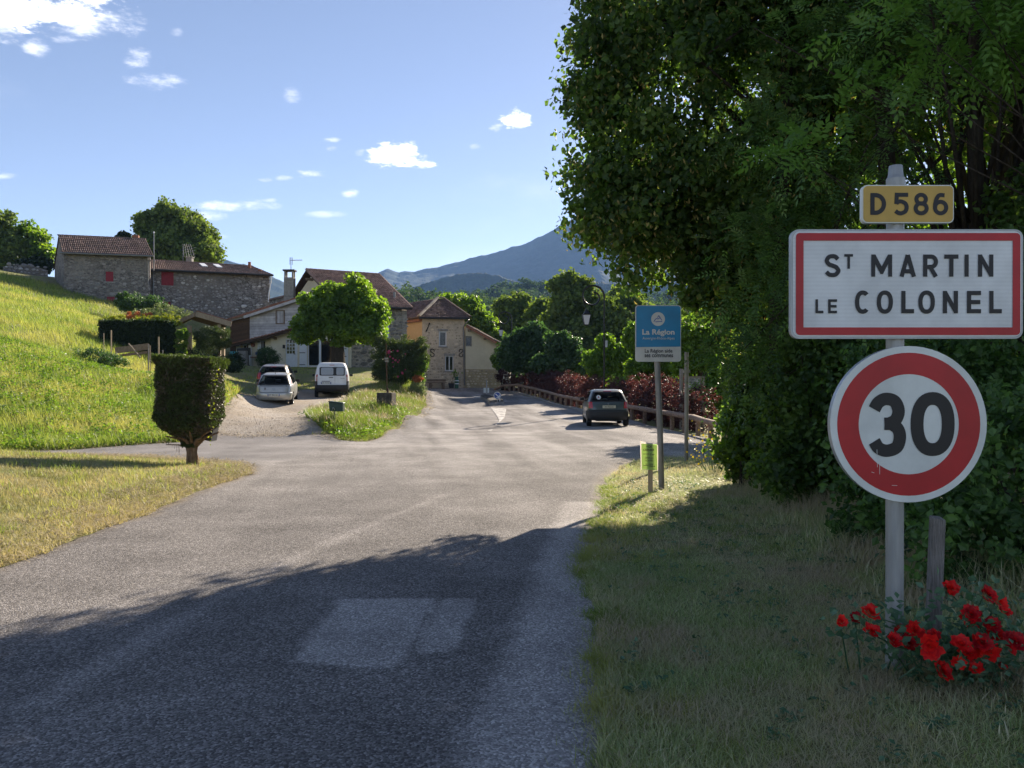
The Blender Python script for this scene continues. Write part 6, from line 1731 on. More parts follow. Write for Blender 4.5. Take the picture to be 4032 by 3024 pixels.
    # wheels
    for (wy, wr) in wheels:
        for side in (-1, 1):
            X = side * (W / 2 - .015); m = MB()
            prof = [(wr * .62, 0), (wr * .93, .0), (wr, -.025), (wr, -.155), (wr * .93, -.18), (wr * .6, -.18)]
            V = []; F = []; nn = 28
            for (r_, dx) in prof:
                for j in range(nn): a = 2 * math.pi * j / nn; V.append((X + side * dx, wy + r_ * math.cos(a), wr + r_ * math.sin(a)))
            for i in range(len(prof) - 1):
                for j in range(nn): F.append((i * nn + j, i * nn + (j + 1) % nn, (i + 1) * nn + (j + 1) % nn, (i + 1) * nn + j))
            F.append(tuple((len(prof) - 1) * nn + j for j in range(nn)))
            m.add(V, F); wh = m.build('wheel', MAT['tyre'], t, local=True, smooth='auto')
            m = MB(); V = []; F = []
            for (r_, dx) in ((wr * .64, -.005), (wr * .58, -.02), (wr * .3, -.01), (wr * .12, .002)):
                for j in range(nn): a = 2 * math.pi * j / nn; V.append((X + side * dx, wy + r_ * math.cos(a), wr + r_ * math.sin(a)))
            for i in range(3):
                for j in range(nn): F.append((i * nn + j, i * nn + (j + 1) % nn, (i + 1) * nn + (j + 1) % nn, (i + 1) * nn + j))
            F.append(tuple(3 * nn + j for j in range(nn))); m.add(V, F); r_o = m.build('rim', MAT['rim'], None, local=True); r_o.parent = wh
            m = MB(); m.tube([(X - side * .42, wy, wr), (X - side * .17, wy, wr)], .06, 8); h_o = m.build('hub', MAT['trim'], None, local=True); h_o.parent = wh
    # cabin
    zb = rows[0][0] + .2
    if interior:
        for sx_ in (-.37, .37):
            m = MB(); m.box(sx_ - .24, sx_ + .24, .0, .16, zb, zb + .72); st_ = m.build('seat', MAT['seat_cloth'], t, local=True, bevel=.04)
            m = MB(); m.box(sx_ - .12, sx_ + .12, .03, .12, zb + .73, zb + .93); h_ = m.build('headrest', MAT['seat_cloth'], None, local=True, bevel=.03); h_.parent = st_
        m = MB(); m.box(-W / 2 + .2, W / 2 - .2, -.55, -.42, zb, zb + .52); m.build('rear_bench', MAT['seat_cloth'], t, local=True, bevel=.04)
        m = MB(); m.box(-W / 2 + .17, W / 2 - .17, .62, .9, zb + .2, zb + .52); m.build('dashboard', MAT['seat_cloth'], t, local=True, bevel=.04)
    # plate
    if plate_:
        xc, zc, pw, ph, mat = plate_
        y = S.p(S.ax(xc, zc), zc).y - (.035 if not (bumper and bumper[0] < zc < bumper[1]) else .04)
        m = MB(); m.box(xc - pw / 2, xc + pw / 2, y - .006, y + .03, zc - ph / 2, zc + ph / 2); pt = m.build('number_plate', MAT[mat], t, local=True)
        class Pl:
            def pt(self, a, b, c=0): return Vector((a, y - .006 - c, b))
        cu = text_local(platetext, (xc - pw * .36, xc + pw * .36, zc - ph * .3, zc + ph * .3), Pl(), MAT['sign_black'], pt)
        if mat == 'plate_white':
            for s_ in (-1, 1):
                m = MB(); m.box(xc + s_ * pw / 2 - (.04 if s_ > 0 else 0), xc + s_ * pw / 2 + (.04 if s_ < 0 else 0), y - .0075, y - .005, zc - ph / 2, zc + ph / 2); b_ = m.build('blue_band', MAT['sign_deep_blue'], None, local=True); b_.parent = pt
    # mirrors
    my, mz = mirrors
    for side in (-1, 1):
        w, _, _ = S.at(mz); X = side * w
        m = MB(); m.hexa([(X + side * .02, my - .03, mz - .02), (X + side * .22, my - .05, mz - .02), (X + side * .20, my + .07, mz - .01), (X + side * .02, my + .05, mz),
                          (X + side * .04, my - .03, mz + .12), (X + side * .21, my - .05, mz + .11), (X + side * .19, my + .06, mz + .10), (X + side * .04, my + .05, mz + .11)])
        m.build('mirror', MAT['trim'], t, local=True, bevel=.02)
    extra(t, S, patch, wins)
    return t
def text_local(body, box, plane, mat, parent, weight=.01, name='lettering'):
    cu = bpy.data.curves.new('l', 'FONT'); cu.body = body; cu.offset = weight; cu.resolution_u = 3
    o = bpy.data.objects.new('tmp', cu); COL.objects.link(o)
    me = bpy.data.meshes.new_from_object(o.evaluated_get(bpy.context.evaluated_depsgraph_get()))
    bpy.data.objects.remove(o); bpy.data.curves.remove(cu)
    V = [v.co.copy() for v in me.vertices]; F = [tuple(p.vertices) for p in me.polygons]; bpy.data.meshes.remove(me)
    x0 = min(v.x for v in V); x1 = max(v.x for v in V); y0 = min(v.y for v in V); y1 = max(v.y for v in V); a0, a1, b0, b1 = box
    m = MB(); m.add([plane.pt(a0 + (v.x - x0) / (x1 - x0) * (a1 - a0), b0 + (v.y - y0) / (y1 - y0) * (b1 - b0), .003) for v in V], F)
    o = m.build(name, mat, None, local=True); o.parent = parent; return o
class RearPlane:
    def __init__(s, S, off=.012): s.S = S; s.off = off
    def pt(s, a, b, c=0): v = s.S.p(s.S.ax(a, b), b); return Vector((v.x, v.y - s.off - c, v.z))
def rbadge(S, parent, x, z, r, mat, seg=20, off=.012, name='badge', squash=1, inner=.6):
    pl_ = RearPlane(S, off); m = MB(); V = []
    for q in (1, inner):
        for i in range(seg):
            a = 2 * math.pi * i / seg; V.append(pl_.pt(x + r * q * math.cos(a) * squash, z + r * q * math.sin(a)))
    m.add(V, [(i, (i + 1) % seg, seg + (i + 1) % seg, seg + i) for i in range(seg)]); o = m.build(name, mat, parent, local=True); return o

# ---- dark green-grey hatchback on the road (rear three quarter)
rows = [(.20, .72, -1.50, 1.60), (.28, .785, -1.66, 1.68), (.40, .81, -1.71, 1.71), (.58, .815, -1.71, 1.70), (.62, .812, -1.67, 1.68), (.75, .812, -1.655, 1.60), (.84, .80, -1.635, 1.40),
        (.93, .79, -1.60, 1.02), (1.0, .755, -1.56, .92), (1.15, .695, -1.43, .68), (1.30, .63, -1.28, .42), (1.36, .59, -1.19, .30), (1.40, .53, -1.07, .18), (1.42, .44, -.92, .06)]
def lights_t(S):
    return [(.70, .95, lambda z: S.ax(.585 + (z - .70) * .1, z), lambda z: S.ay(S.at(z)[1] + .16, z, 1), 'tail_red', 'tail_light'),
            (.70, .95, lambda z: -math.pi - S.ay(S.at(z)[1] + .16, z, 1), lambda z: S.ax(-.585 - (z - .70) * .1, z), 'tail_red', 'tail_light')]
def extra_t(t, S, patch, wins):
    pl_ = RearPlane(S, .016)
    # round learner disc in the rear window
    w = wins['rear']; m = MB(); c = (-.36, 1.12); V = [pl_.pt(c[0] + .085 * math.cos(2 * math.pi * i / 24), c[1] + .085 * math.sin(2 * math.pi * i / 24)) for i in range(24)]
    m.add(V, [tuple(range(24))]); st = m.build('learner_disc', MAT['sign_plain_white'], None, local=True); st.parent = w
    text_local('A', (c[0] - .04, c[0] + .04, c[1] - .045, c[1] + .045), RearPlane(S, .019), MAT['sign_red'], st, .02)
    m = MB(); a = pl_.pt(-.02, .99); b = pl_.pt(.34, 1.035); q = pl_.pt(-.12, .95); m.tube([q, a, b], [.012, .010, .006], 6); m.tube([pl_.pt(-.1, .965), pl_.pt(.38, 1.03)], .008, 5); m.build('wiper', MAT['trim'], t, local=True)
    rbadge(S, t, 0, .87, .042, MAT['rim'], 4, .018, squash=.75)
    patch('boot_strip', .615, .645, lambda z: S.ax(-.78, z), lambda z: S.ax(.78, z), .012, MAT['trim'], 2, 24)
    patch('brake_lamp', 1.345, 1.37, lambda z: S.ax(-.15, z), lambda z: S.ax(.15, z), .012, MAT['tail_red'], 2, 8)
    text_local('TWINGO', (.42, .55, .84, .86), RearPlane(S, .014), MAT['trim'], t.children[0], .0)
    m = MB(); m.box(.30, .36, -1.74, -1.60, .22, .26); m.build('exhaust', MAT['trim'], t, local=True)
zc = H1(3.66, 32.4)
car('dark_hatchback', 'dark green grey small hatchback with round learner disc driving beside the log rail', (3.74, 32.3, zc + .005), R(-1.5), rows, 1.63,
    [('rear', .98, 1.31, .64, .50), ('front', 1.0, 1.33, .62, .48), ('side', .97, 1.30, -1.05, .72, -.85, .28)], 'green_grey_paint', [(-1.22, .275), (1.12, .275)], lights_t,
    (.03, .76, .50, .105, 'plate_old'), extra_t, 7.0, (.26, .60, .30, 'trim'), 'AH·302·ZC')

# ---- silver hatchback with A sticker
rowsC = [(.24, .74, -1.62, 1.75), (.30, .80, -1.86, 1.86), (.42, .825, -1.91, 1.90), (.60, .828, -1.91, 1.88), (.64, .825, -1.87, 1.85), (.78, .825, -1.83, 1.70), (.88, .815, -1.80, 1.45), (.95, .80, -1.76, 1.15),
         (1.02, .77, -1.70, 1.02), (1.15, .72, -1.58, .82), (1.30, .65, -1.40, .55), (1.37, .60, -1.28, .42), (1.42, .53, -1.12, .28), (1.44, .42, -.95, .1)]
def lights_c(S):
    L_ = []
    L_.append((.36, .44, lambda z: S.ax(.50, z), lambda z: S.ax(.72, z), 'tail_red', 'fog_light')); L_.append((.36, .44, lambda z: S.ax(-.72, z), lambda z: S.ax(-.50, z), 'tail_red', 'fog_light'))
    for s_ in (1, -1):
        if s_ > 0: L_.append((.95, 1.25, lambda z: S.ax(S.at(z)[0] * .93, z), lambda z: S.ay(S.at(z)[1] + .30, z, 1), 'tail_red', 'tail_light'))
        else: L_.append((.95, 1.25, lambda z: -math.pi - S.ay(S.at(z)[1] + .30, z, 1), lambda z: S.ax(-S.at(z)[0] * .93, z), 'tail_red', 'tail_light'))
    return L_
def extra_c(t, S, patch, wins):
    patch('boot_seam', .925, .935, lambda z: S.ax(-.62, z), lambda z: S.ax(.62, z), .006, MAT['trim'], 1, 20)
    patch('boot_seam', .645, .655, lambda z: S.ax(-.60, z), lambda z: S.ax(.60, z), .006, MAT['trim'], 1, 20)
    for s_ in (-1, 1): patch('boot_seam', .65, .93, lambda z, s_=s_: S.ax(s_ * .61, z), lambda z, s_=s_: S.ax(s_ * .62, z), .006, MAT['trim'], 4, 1)
    text_local('A', (-.42, -.34, .76, .88), RearPlane(S, .012), MAT['rust'], t.children[0], .02)
    rbadge(S, t, 0, .80, .05, MAT['rim'], 20, .014, squash=1.3)
    m = MB(); m.tube([(0, -1.05, 1.43), (0, -1.12, 1.60)], [.012, .006], 6); m.build('aerial', MAT['trim'], t, local=True)
    m = MB(); m.box(.55, .62, -1.85, -1.7, .22, .28); m.build('exhaust', MAT['trim'], t, local=True)
xc, yc_ = XY(1094, 37.9); zc = H1(xc, yc_)
c_ = car('silver_hatchback', 'silver hatchback with letter A sticker parked nearest on the gravel drive', (xc, yc_, .57), R(11), rowsC, 1.66,
    [('rear', 1.0, 1.36, .66, .50), ('front', 1.03, 1.37, .64, .5), ('side', 1.0, 1.34, -1.2, .85, -.95, .4)], 'silver_paint', [(-1.28, .29), (1.25, .29)], lights_c,
    (0, .53, .52, .11, 'plate_white'), extra_c, 6.5, (.27, .62, .28, 'silver_paint'), 'FT 995 BV', group='cars parked on the gravel drive')
c_.rotation_euler.x = R(4)
# ---- second car hidden in front of it
def lights_d(S):
    return [(.80, 1.12, lambda z: S.ax(.60 + (z - .8) * .02, z), lambda z: S.ay(S.at(z)[1] + .35, z, 1), 'tail_red', 'tail_light'), (.80, 1.12, lambda z: -math.pi - S.ay(S.at(z)[1] + .35, z, 1), lambda z: S.ax(-.60, z), 'tail_red', 'tail_light')]
def extra_d(t, S, patch, wins):
    m = MB(); m.tube([(0, -1.05, 1.48), (0, -1.12, 1.64)], [.012, .006], 6); m.build('aerial', MAT['trim'], t, local=True)
    patch('brake_lamp', 1.40, 1.42, lambda z: S.ax(-.15, z), lambda z: S.ax(.15, z), .012, MAT['tail_red'], 2, 8)
rowsD = [(r[0] * 1.035 if i else r[0], r[1] * 1.05, r[2] * 1.04, r[3] * 1.04) for i, r in enumerate(rowsC)]
xc, yc_ = XY(1090, 43.4); zc = H1(xc, yc_) - .05
c_ = car('champagne_hatchback', 'champagne coloured hatchback mostly hidden in front of the silver one on the drive', (xc, yc_, zc), R(10), rowsD, 1.74,
    [('rear', 1.05, 1.40, .70, .54), ('front', 1.06, 1.41, .66, .52), ('side', 1.04, 1.38, -1.2, .85, -.95, .4)], 'champagne_paint', [(-1.33, .3), (1.3, .3)], lights_d,
    (0, .72, .52, .11, 'plate_white'), extra_d, 6.5, (.27, .62, .28, 'champagne_paint'), 'BK 214 TL', group='cars parked on the gravel drive', mirrors=(.55, 1.0))
c_.rotation_euler.x = R(4)
# ---- white van
rowsV = [(.28, .80, -1.90, 2.0), (.36, .87, -2.03, 2.14), (.50, .895, -2.06, 2.18), (.66, .90, -2.05, 2.16), (.70, .897, -2.02, 2.12), (.95, .895, -2.01, 1.95), (1.08, .89, -2.0, 1.45), (1.15, .88, -1.99, 1.25),
         (1.35, .84, -1.96, 1.02), (1.55, .785, -1.91, .78), (1.68, .735, -1.86, .60), (1.76, .68, -1.80, .45), (1.80, .60, -1.72, .3), (1.82, .48, -1.6, .1)]
def lights_v(S):
    out = []
    for (z0, z1, m_) in ((.78, .98, 'tail_red'), (.983, 1.03, 'tail_clear'), (1.033, 1.18, 'tail_red')):
        out.append((z0, z1, lambda z: S.ax(S.at(z)[0] - .145 - (z - .78) * .05, z), lambda z: S.ay(S.at(z)[1] + .10, z, 1), m_, 'tail_light'))
        out.append((z0, z1, lambda z: -math.pi - S.ay(S.at(z)[1] + .10, z, 1), lambda z: S.ax(-S.at(z)[0] + .145 + (z - .78) * .05, z), m_, 'tail_light'))
    return out
simple('frost', (.34, .37, .40), .3, 0, .5, .15, 30)
def extra_v(t, S, patch, wins):
    # two door windows in a black surround
    def rr(x0, x1, z0, z1, mat, off, nm, par=t):
        return patch(nm, z0, z1, lambda z: S.ax(x0 + .06 * max(0, (z - z1 + .06) / .06) ** 2 + .04 * max(0, (z0 + .06 - z) / .06) ** 2, z), lambda z: S.ax(x1 - .06 * max(0, (z - z1 + .06) / .06) ** 2 - .04 * max(0, (z0 + .06 - z) / .06) ** 2, z), off, mat, 16, 16, par)
    rr(-.63, .65, 1.12, 1.57, MAT['trim'], .006, 'window_surround')
    a = rr(-.55, .07, 1.16, 1.54, MAT['frost'], .010, 'door_window'); b = rr(.22, .60, 1.16, 1.54, MAT['frost'], .010, 'door_window')
    for w_, (x0, x1) in ((a, (-.50, .03)), (b, (.26, .55))):
        for k in range(6):
            z = 1.2 + k * .055; patch('grille_bar', z, z + .008, lambda z: S.ax(x0, z), lambda z: S.ax(x1, z), .013, MAT['rim'], 1, 8, w_)
    patch('door_seam', .70, 1.62, lambda z: S.ax(.145, z), lambda z: S.ax(.153, z), .004, MAT['trim'], 10, 1)
    m = MB(); pl_ = RearPlane(S, .02); q = pl_.pt(-.06, 1.03); m.box(-.16, .06, q.y - .01, q.y + .03, 1.01, 1.05); m.build('door_handle', MAT['trim'], t, local=True)
    q = pl_.pt(-.3, .84)
    m = MB(); m.box(-.52, -.10, q.y - .005, q.y + .03, .815, .845); m.build('plate_lamp', MAT['trim'], t, local=True)
    for s_ in (-1, 1): patch('bumper_corner', .60, .84, (lambda z: S.ax(.72 + (z - .6) * .05, z)) if s_ > 0 else (lambda z: -math.pi - S.ay(S.at(z)[1] + .3, z, 1)), (lambda z: S.ay(S.at(z)[1] + .3, z, 1)) if s_ > 0 else (lambda z: S.ax(-.72 - (z - .6) * .05, z)), .02, MAT['trim'], 4, 10)
    patch('brake_lamp', 1.66, 1.68, lambda z: S.ax(-.12, z), lambda z: S.ax(.12, z), .012, MAT['tail_red'], 2, 8)
    text_local('CITROËN', (-.66, -.46, .985, 1.01), RearPlane(S, .012), MAT['rim'], t.children[0], 0)
    text_local('Berlingo', (.44, .64, .96, 1.0), RearPlane(S, .012), MAT['trim'], t.children[0], .01)
    m = MB(); m.box(.5, .6, -1.85, -1.6, .2, .3); m.build('exhaust', MAT['trim'], t, local=True)
xc, yc_ = XY(1309, 43.5); zc = H1(*XY(1309, 42.0))
car('white_van', 'white panel van with two wire mesh rear windows parked on the gravel drive', (xc, yc_, zc + .03), R(12), rowsV, 1.81,
    [('front', 1.2, 1.66, .76, .6), ('side', 1.15, 1.58, .15, 1.05, .25, .62)], 'white_car_paint', [(-1.42, .31), (1.35, .31)], lights_v,
    (-.30, .735, .52, .11, 'plate_white'), extra_v, 8.0, (.28, .64, .34, 'trim'), 'BR 448 JR', cat='van', mirrors=(1.1, 1.12), interior=False)
# ------------------------------------------------------------------ leaf colours
leafmat('lime_leaf', (.016, .038, .014), (.058, .108, .034), (.15, .21, .065), (2.8, 2.9, 1.0), .46)  # wide tone spread imitates shaded gaps between leaves, as in ash and shade leaf
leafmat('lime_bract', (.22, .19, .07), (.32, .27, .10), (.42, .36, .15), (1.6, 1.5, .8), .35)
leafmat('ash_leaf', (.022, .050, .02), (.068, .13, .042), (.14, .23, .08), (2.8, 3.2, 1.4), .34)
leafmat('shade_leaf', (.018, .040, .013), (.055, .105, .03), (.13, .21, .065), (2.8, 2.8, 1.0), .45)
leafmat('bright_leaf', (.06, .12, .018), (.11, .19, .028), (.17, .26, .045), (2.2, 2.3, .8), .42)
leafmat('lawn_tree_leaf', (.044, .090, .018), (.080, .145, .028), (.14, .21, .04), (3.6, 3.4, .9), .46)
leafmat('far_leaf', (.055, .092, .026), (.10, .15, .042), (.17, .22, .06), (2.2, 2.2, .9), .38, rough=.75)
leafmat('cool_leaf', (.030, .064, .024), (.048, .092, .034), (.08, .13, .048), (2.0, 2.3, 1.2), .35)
leafmat('purple_leaf', (.036, .018, .022), (.068, .030, .031), (.13, .055, .040), (2.2, 1.5, 1.2), .34)
leafmat('cypress_leaf', (.034, .050, .020), (.062, .088, .030), (.12, .16, .05), (1.8, 2.0, .8), .25)
leafmat('brown_twig', (.040, .034, .022), (.085, .068, .045), (.14, .115, .075), (1, 1, 1), .1)
leafmat('hedge_leaf', (.012, .022, .010), (.022, .038, .014), (.045, .07, .02), (2.2, 2.4, .9), .3)
leafmat('yellow_leaf', (.12, .16, .02), (.20, .24, .03), (.30, .32, .05), (1.6, 1.6, .6), .4)
leafmat('pale_leaf', (.11, .15, .07), (.17, .21, .10), (.24, .27, .14), (1.4, 1.5, .9), .35)
leafmat('rose_leaf', (.05, .11, .055), (.08, .16, .085), (.14, .23, .14), (1.6, 2.0, 1.1), .25)
leafmat('petal_red', (.38, .004, .012), (.80, .010, .014), (.92, .03, .02), (1.1, .8, .8), .35)
leafmat('petal_pink', (.45, .05, .14), (.60, .09, .20), (.72, .16, .26), (1.0, .8, .9), .3)
leafmat('yellow_flower', (.5, .36, .02), (.65, .48, .03), (.75, .6, .05), (1, 1, .6), .3)
leafmat('orange_leaf', (.30, .09, .03), (.40, .14, .05), (.50, .22, .08), (1.3, 1, .6), .3)
leafmat('long_grass', (.12, .19, .04), (.21, .28, .065), (.38, .42, .14), (1.6, 1.6, .8), .46, patch=(.35, .45, .62, (.36, .36, .14)))
leafmat('tall_grass', (.09, .15, .026), (.16, .23, .042), (.33, .36, .13), (1.7, 1.7, .9), .45, patch=(.5, .50, .7, (.19, .19, .08)))
leafmat('lawn_grass', (.07, .10, .028), (.22, .22, .085), (.52, .46, .27), (1.4, 1.4, .9), .38, patch=(.9, .40, .62, (.47, .40, .24)))
leafmat('verge_grass', (.22, .32, .12), (.44, .48, .24), (.78, .70, .50), (1.3, 1.3, .9), .42, patch=(1.1, .44, .60, (.50, .42, .30)))
leafmat('straw', (.28, .22, .13), (.42, .34, .20), (.56, .47, .30), (1.1, 1.1, 1), .3)
def barkmat(name, a, b, c):
    t = NT(name); n = t.noise(4, 7, .75, t.map((5, 5, 1.1))); t.set(t.ramp(n, [(.3, a), (.5, b), (.72, c)]), .95, 0, .15); t.bump(n, 1.0, .04); MAT[name] = t.m
barkmat('bark', (.022, .018, .014), (.055, .045, .036), (.10, .085, .07)); barkmat('red_bark', (.09, .055, .035), (.20, .13, .085), (.34, .25, .18))

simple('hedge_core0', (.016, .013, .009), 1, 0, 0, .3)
def rngs(k): return np.random.default_rng(1000 + k)
# ================================================================== the big trees on the right
def big_tree(name, label, base, top, r0, lobes, nclump, per, cr, L, W, leaf, k, bracts=0, nb=24, shell=(.45, 1.02), group='roadside trees on the right', flat=.8, droop=.35):
    r = rngs(k); t = thing(name, label, 'tree', (base[0], base[1], H1(base[0], base[1])), group=group)
    b = Vector((base[0], base[1], H1(base[0], base[1]) - .2))
    V, rnd, c = crown(lobes, nclump, per, cr, L, W, r, shell, up=.3, flat=flat, droop=droop)
    mb = MB(); idx = r.choice(len(c), min(nb, len(c)), replace=False)
    branchy(mb, b, top, r0, [tuple(x) for x in c[idx]], r, 10)
    mb.build('trunk', MAT['bark'], t, smooth=True)
    np_mesh('crown', V, quadfaces(len(V) // 4), MAT[leaf], t, rnd, kind='stuff')
    if bracts:
        sel = r.choice(len(c), max(1, len(c) * 2 // 3), replace=False); n = bracts
        cc = c[r.choice(sel, n)]; d = unit(r.normal(size=(n, 3))); pos = cc + d * cr * r.uniform(.5, 1.1, (n, 1)) * np.array([1, 1, .8]) - np.array([0, 0, .04])
        V2 = leaves(pos, d, L * .75, W * .34, r, up=0, droop=1.2); np_mesh('blossom', V2, quadfaces(n), MAT['lime_bract'], t, r.uniform(0, 1, n), kind='stuff')
    return t
# flowering lime: the outline that stands against the sky
LIME = [((3.6, 13.6, 6.4), (2.65, 2.6, 3.6)), ((3.3, 13.4, 9.6), (2.4, 2.6, 3.0)), ((5.4, 14.2, 11.2), (3.2, 3.0, 2.6)), ((6.6, 13.8, 8.0), (3.0, 2.4, 2.7)), ((2.5, 13.0, 4.75), (1.25, 1.3, 1.1)),
        ((3.35, 12.9, 3.7), (.95, 1.0, .9)), ((4.6, 13.6, 3.4), (1.6, 1.4, 1.6)), ((1.75, 13.0, 8.9), (.75, .9, .7)), ((1.5, 13.0, 7.2), (.65, .8, .6)), ((1.6, 13.1, 5.6), (.7, .8, .7)),
        ((1.65, 13, 4.5), (.75, .8, .8)), ((1.75, 12.9, 4.3), (.7, .7, .5)), ((1.85, 12.8, 3.4), (.36, .4, .20)), ((2.2, 12.8, 3.75), (.3, .4, .22)), ((1.55, 13, 10.2), (.7, .9, .8)), ((1.45, 13, 8.0), (.55, .7, .5)), ((1.5, 13, 6.4), (.55, .7, .5))]
big_tree('lime_tree', 'tall flowering lime tree whose crown edge stands against the sky above the road', (5.4, 14.0), (5.2, 13.8, 9.5), .32, LIME, 1850, 84, .42, .105, .085, 'lime_leaf', 1, bracts=24000, nb=46)
# ash in front of it, with feathered leaves
def pinnate(V, c, o, r, L=.26, pairs=5, lw=.026, ll=.085):
    """feathered leaves: a row of leaflets left and right of a drooping stalk"""
    n = len(c); d = unit(o * .9 + r.normal(size=(n, 3)) * .6 + np.array([0, 0, -.15])); up = np.array([0, 0, 1.0])
    s = unit(np.cross(d, up + r.normal(size=(n, 3)) * .35)); nn = unit(np.cross(s, d)); out = []
    for k in range(pairs):
        t = (k + .6) / pairs * L; droop = -.35 * (t / L) ** 2 * L
        for sg in (-1, 1):
            b0 = c + d * t + up * droop; a = unit(d * .55 + s * sg + up * -.18); w = unit(np.cross(a, nn))
            l_ = ll * (1 - .25 * abs(k - pairs / 2) / pairs)
            out.append(np.stack([b0, b0 + a * l_ * .45 + w * lw * .5, b0 + a * l_, b0 + a * l_ * .45 - w * lw * .5], 1))
    b0 = c + d * L + up * -.35 * L; a = unit(d + up * -.4); w = unit(np.cross(a, nn)); out.append(np.stack([b0, b0 + a * ll * .45 + w * lw * .5, b0 + a * ll, b0 + a * ll * .45 - w * lw * .5], 1))
    A = np.stack(out, 1)   # n, leaflets, 4, 3
    return A.reshape(-1, 3), A.shape[1]
def ash(label, base, top, r0, lobes, nclump, per, cr, k, ll=.085, lw=.028, L=.26, pairs=5, leaf='ash_leaf'):
    r = rngs(k); t = thing('ash_tree', label, 'tree', (base[0], base[1], H1(base[0], base[1])), group='roadside trees on the right')
    b = Vector((base[0], base[1], H1(base[0], base[1]) - .2))
    c, o = clumps_in_lobes(lobes, nclump, r, (.35, 1.0)); mb = MB(); idx = r.choice(len(c), min(40, len(c)), replace=False)
    branchy(mb, b, top, r0, [tuple(x) for x in c[idx]], r, 9); mb.build('trunk', MAT['bark'], t, smooth=True)
    cen = np.repeat(c, per, 0); out = np.repeat(o, per, 0); d = unit(r.normal(size=(len(cen), 3))); pos = cen + d * cr * r.uniform(.2, 1, (len(cen), 1)) * np.array([1, 1, .6])
    V, m = pinnate(None, pos, d * .6 + out * .5, r, L, pairs, lw, ll); rn = np.repeat(np.clip(np.repeat(r.uniform(0, 1, len(c)), per) * .5 + r.uniform(0, .5, len(cen)), 0, 1), m)
    np_mesh('crown', V, quadfaces(len(V) // 4), MAT[leaf], t, rn, kind='stuff'); return t
ash('dark ash tree with feathered leaves standing just behind the town sign', (6.2, 10.6), (6.0, 10.4, 7.5), .17,
    [((4.3, 10.9, 5.1), (1.5, 1.3, 2.0)), ((5.6, 10.4, 6.7), (1.7, 1.3, 1.4)), ((3.7, 11.1, 3.0), (1.0, .9, 1.2)), ((6.2, 10.2, 7.6), (2.6, 1.8, 1.8)), ((3.35, 11.3, 1.75), (.55, .6, .65)), ((4.6, 11.4, 2.2), (1.2, .9, 1.4))], 430, 10, .42, 2)
# leafy branch hanging low in front, upper right
r_ = rngs(3)
leafmat('spray_leaf', (.06, .13, .028), (.09, .18, .04), (.13, .23, .055), (2.0, 2.2, 1.0), .42)
ash('young tree with pale green sprays hanging above the yellow route plate', (6.5, 7.6), (6.1, 7.4, 5.0), .07,
    [((3.2, 7.5, 4.05), (.75, .45, .32)), ((3.9, 7.3, 4.75), (.9, .45, .42)), ((4.9, 7.2, 5.0), (.9, .5, .6)), ((2.75, 7.6, 3.75), (.36, .3, .2))], 60, 8, .24, 4, ll=.095, lw=.04, L=.22, pairs=4, leaf='spray_leaf')
# broad understory: from the parking edge down to the sign
def shrub(name, label, cat, x, y, lobes, nclump, per, cr, L, W, leaf, k, group=None, stems=10, shell=(.45, 1.02), hgt=None, flat=.9, up=.35, **kw):
    r = rngs(k); z = H1(x, y); t = thing(name, label, cat, (x, y, z), group=group)
    lb = [((x + c[0], y + c[1], z + c[2]), rr) for c, rr in lobes]
    V, rnd, c = crown(lb, nclump, per, cr, L, W, r, shell, up=up, flat=flat, **kw)
    keep = V.reshape(-1, 4, 3)[:, :, 2].min(1) > z - .1
    V = V.reshape(-1, 4, 3)[keep].reshape(-1, 3); rnd = rnd[keep]
    np_mesh('foliage', V, quadfaces(len(V) // 4), MAT[leaf], t, rnd, kind='stuff')
    if stems:
        mb = MB()
        for i in range(stems):
            q = c[r.integers(len(c))]; b = Vector((x + r.normal() * .12, y + r.normal() * .12, z - .1)); q = Vector(q); mb.tube([b, b.lerp(q, .5) + Vector((0, 0, .1)), q], [.03, .02, .006], 5)
        mb.build('stems', MAT['bark'], t)
    return t
UG = 'undergrowth bushes under the big trees'
shrub('hazel_bush', 'broad leafy bush with sunlit leaves at the end of the log rail', 'bush', 5.6, 15.4, [((0, 0, .65), (1.0, .7, .75)), ((1.9, .2, 1.2), (1.1, .7, .9)), ((-.8, -.2, .5), (.6, .5, .5))], 140, 60, .30, .10, .085, 'lime_leaf', 11, UG)
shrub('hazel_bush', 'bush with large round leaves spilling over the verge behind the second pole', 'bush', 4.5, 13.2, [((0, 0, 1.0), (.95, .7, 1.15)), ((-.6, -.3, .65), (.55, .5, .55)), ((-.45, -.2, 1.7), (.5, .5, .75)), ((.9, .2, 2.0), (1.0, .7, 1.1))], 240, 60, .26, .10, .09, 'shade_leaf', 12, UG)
shrub('hazel_bush', 'small sunlit hazel shoots with round leaves at the left foot of the bushes', 'bush', 3.75, 12.7, [((0, 0, .85), (.42, .35, .5)), ((.3, .1, .45), (.45, .35, .4))], 60, 34, .2, .10, .09, 'bright_leaf', 17, UG)  # lit cluster put into a brighter leaf colour
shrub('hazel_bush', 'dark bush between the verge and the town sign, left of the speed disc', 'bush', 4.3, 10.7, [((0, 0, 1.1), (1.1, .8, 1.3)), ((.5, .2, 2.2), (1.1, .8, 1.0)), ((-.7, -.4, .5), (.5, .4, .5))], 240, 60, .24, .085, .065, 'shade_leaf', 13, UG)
shrub('hazel_bush', 'dark dense bush directly behind the speed limit disc', 'bush', 4.4, 8.1, [((0, 0, 1.1), (1.2, .8, 1.3)), ((.8, .2, 1.9), (1.1, .8, 1.2)), ((-.8, -.4, .5), (.6, .5, .55))], 260, 60, .22, .075, .055, 'ash_leaf', 14, UG)
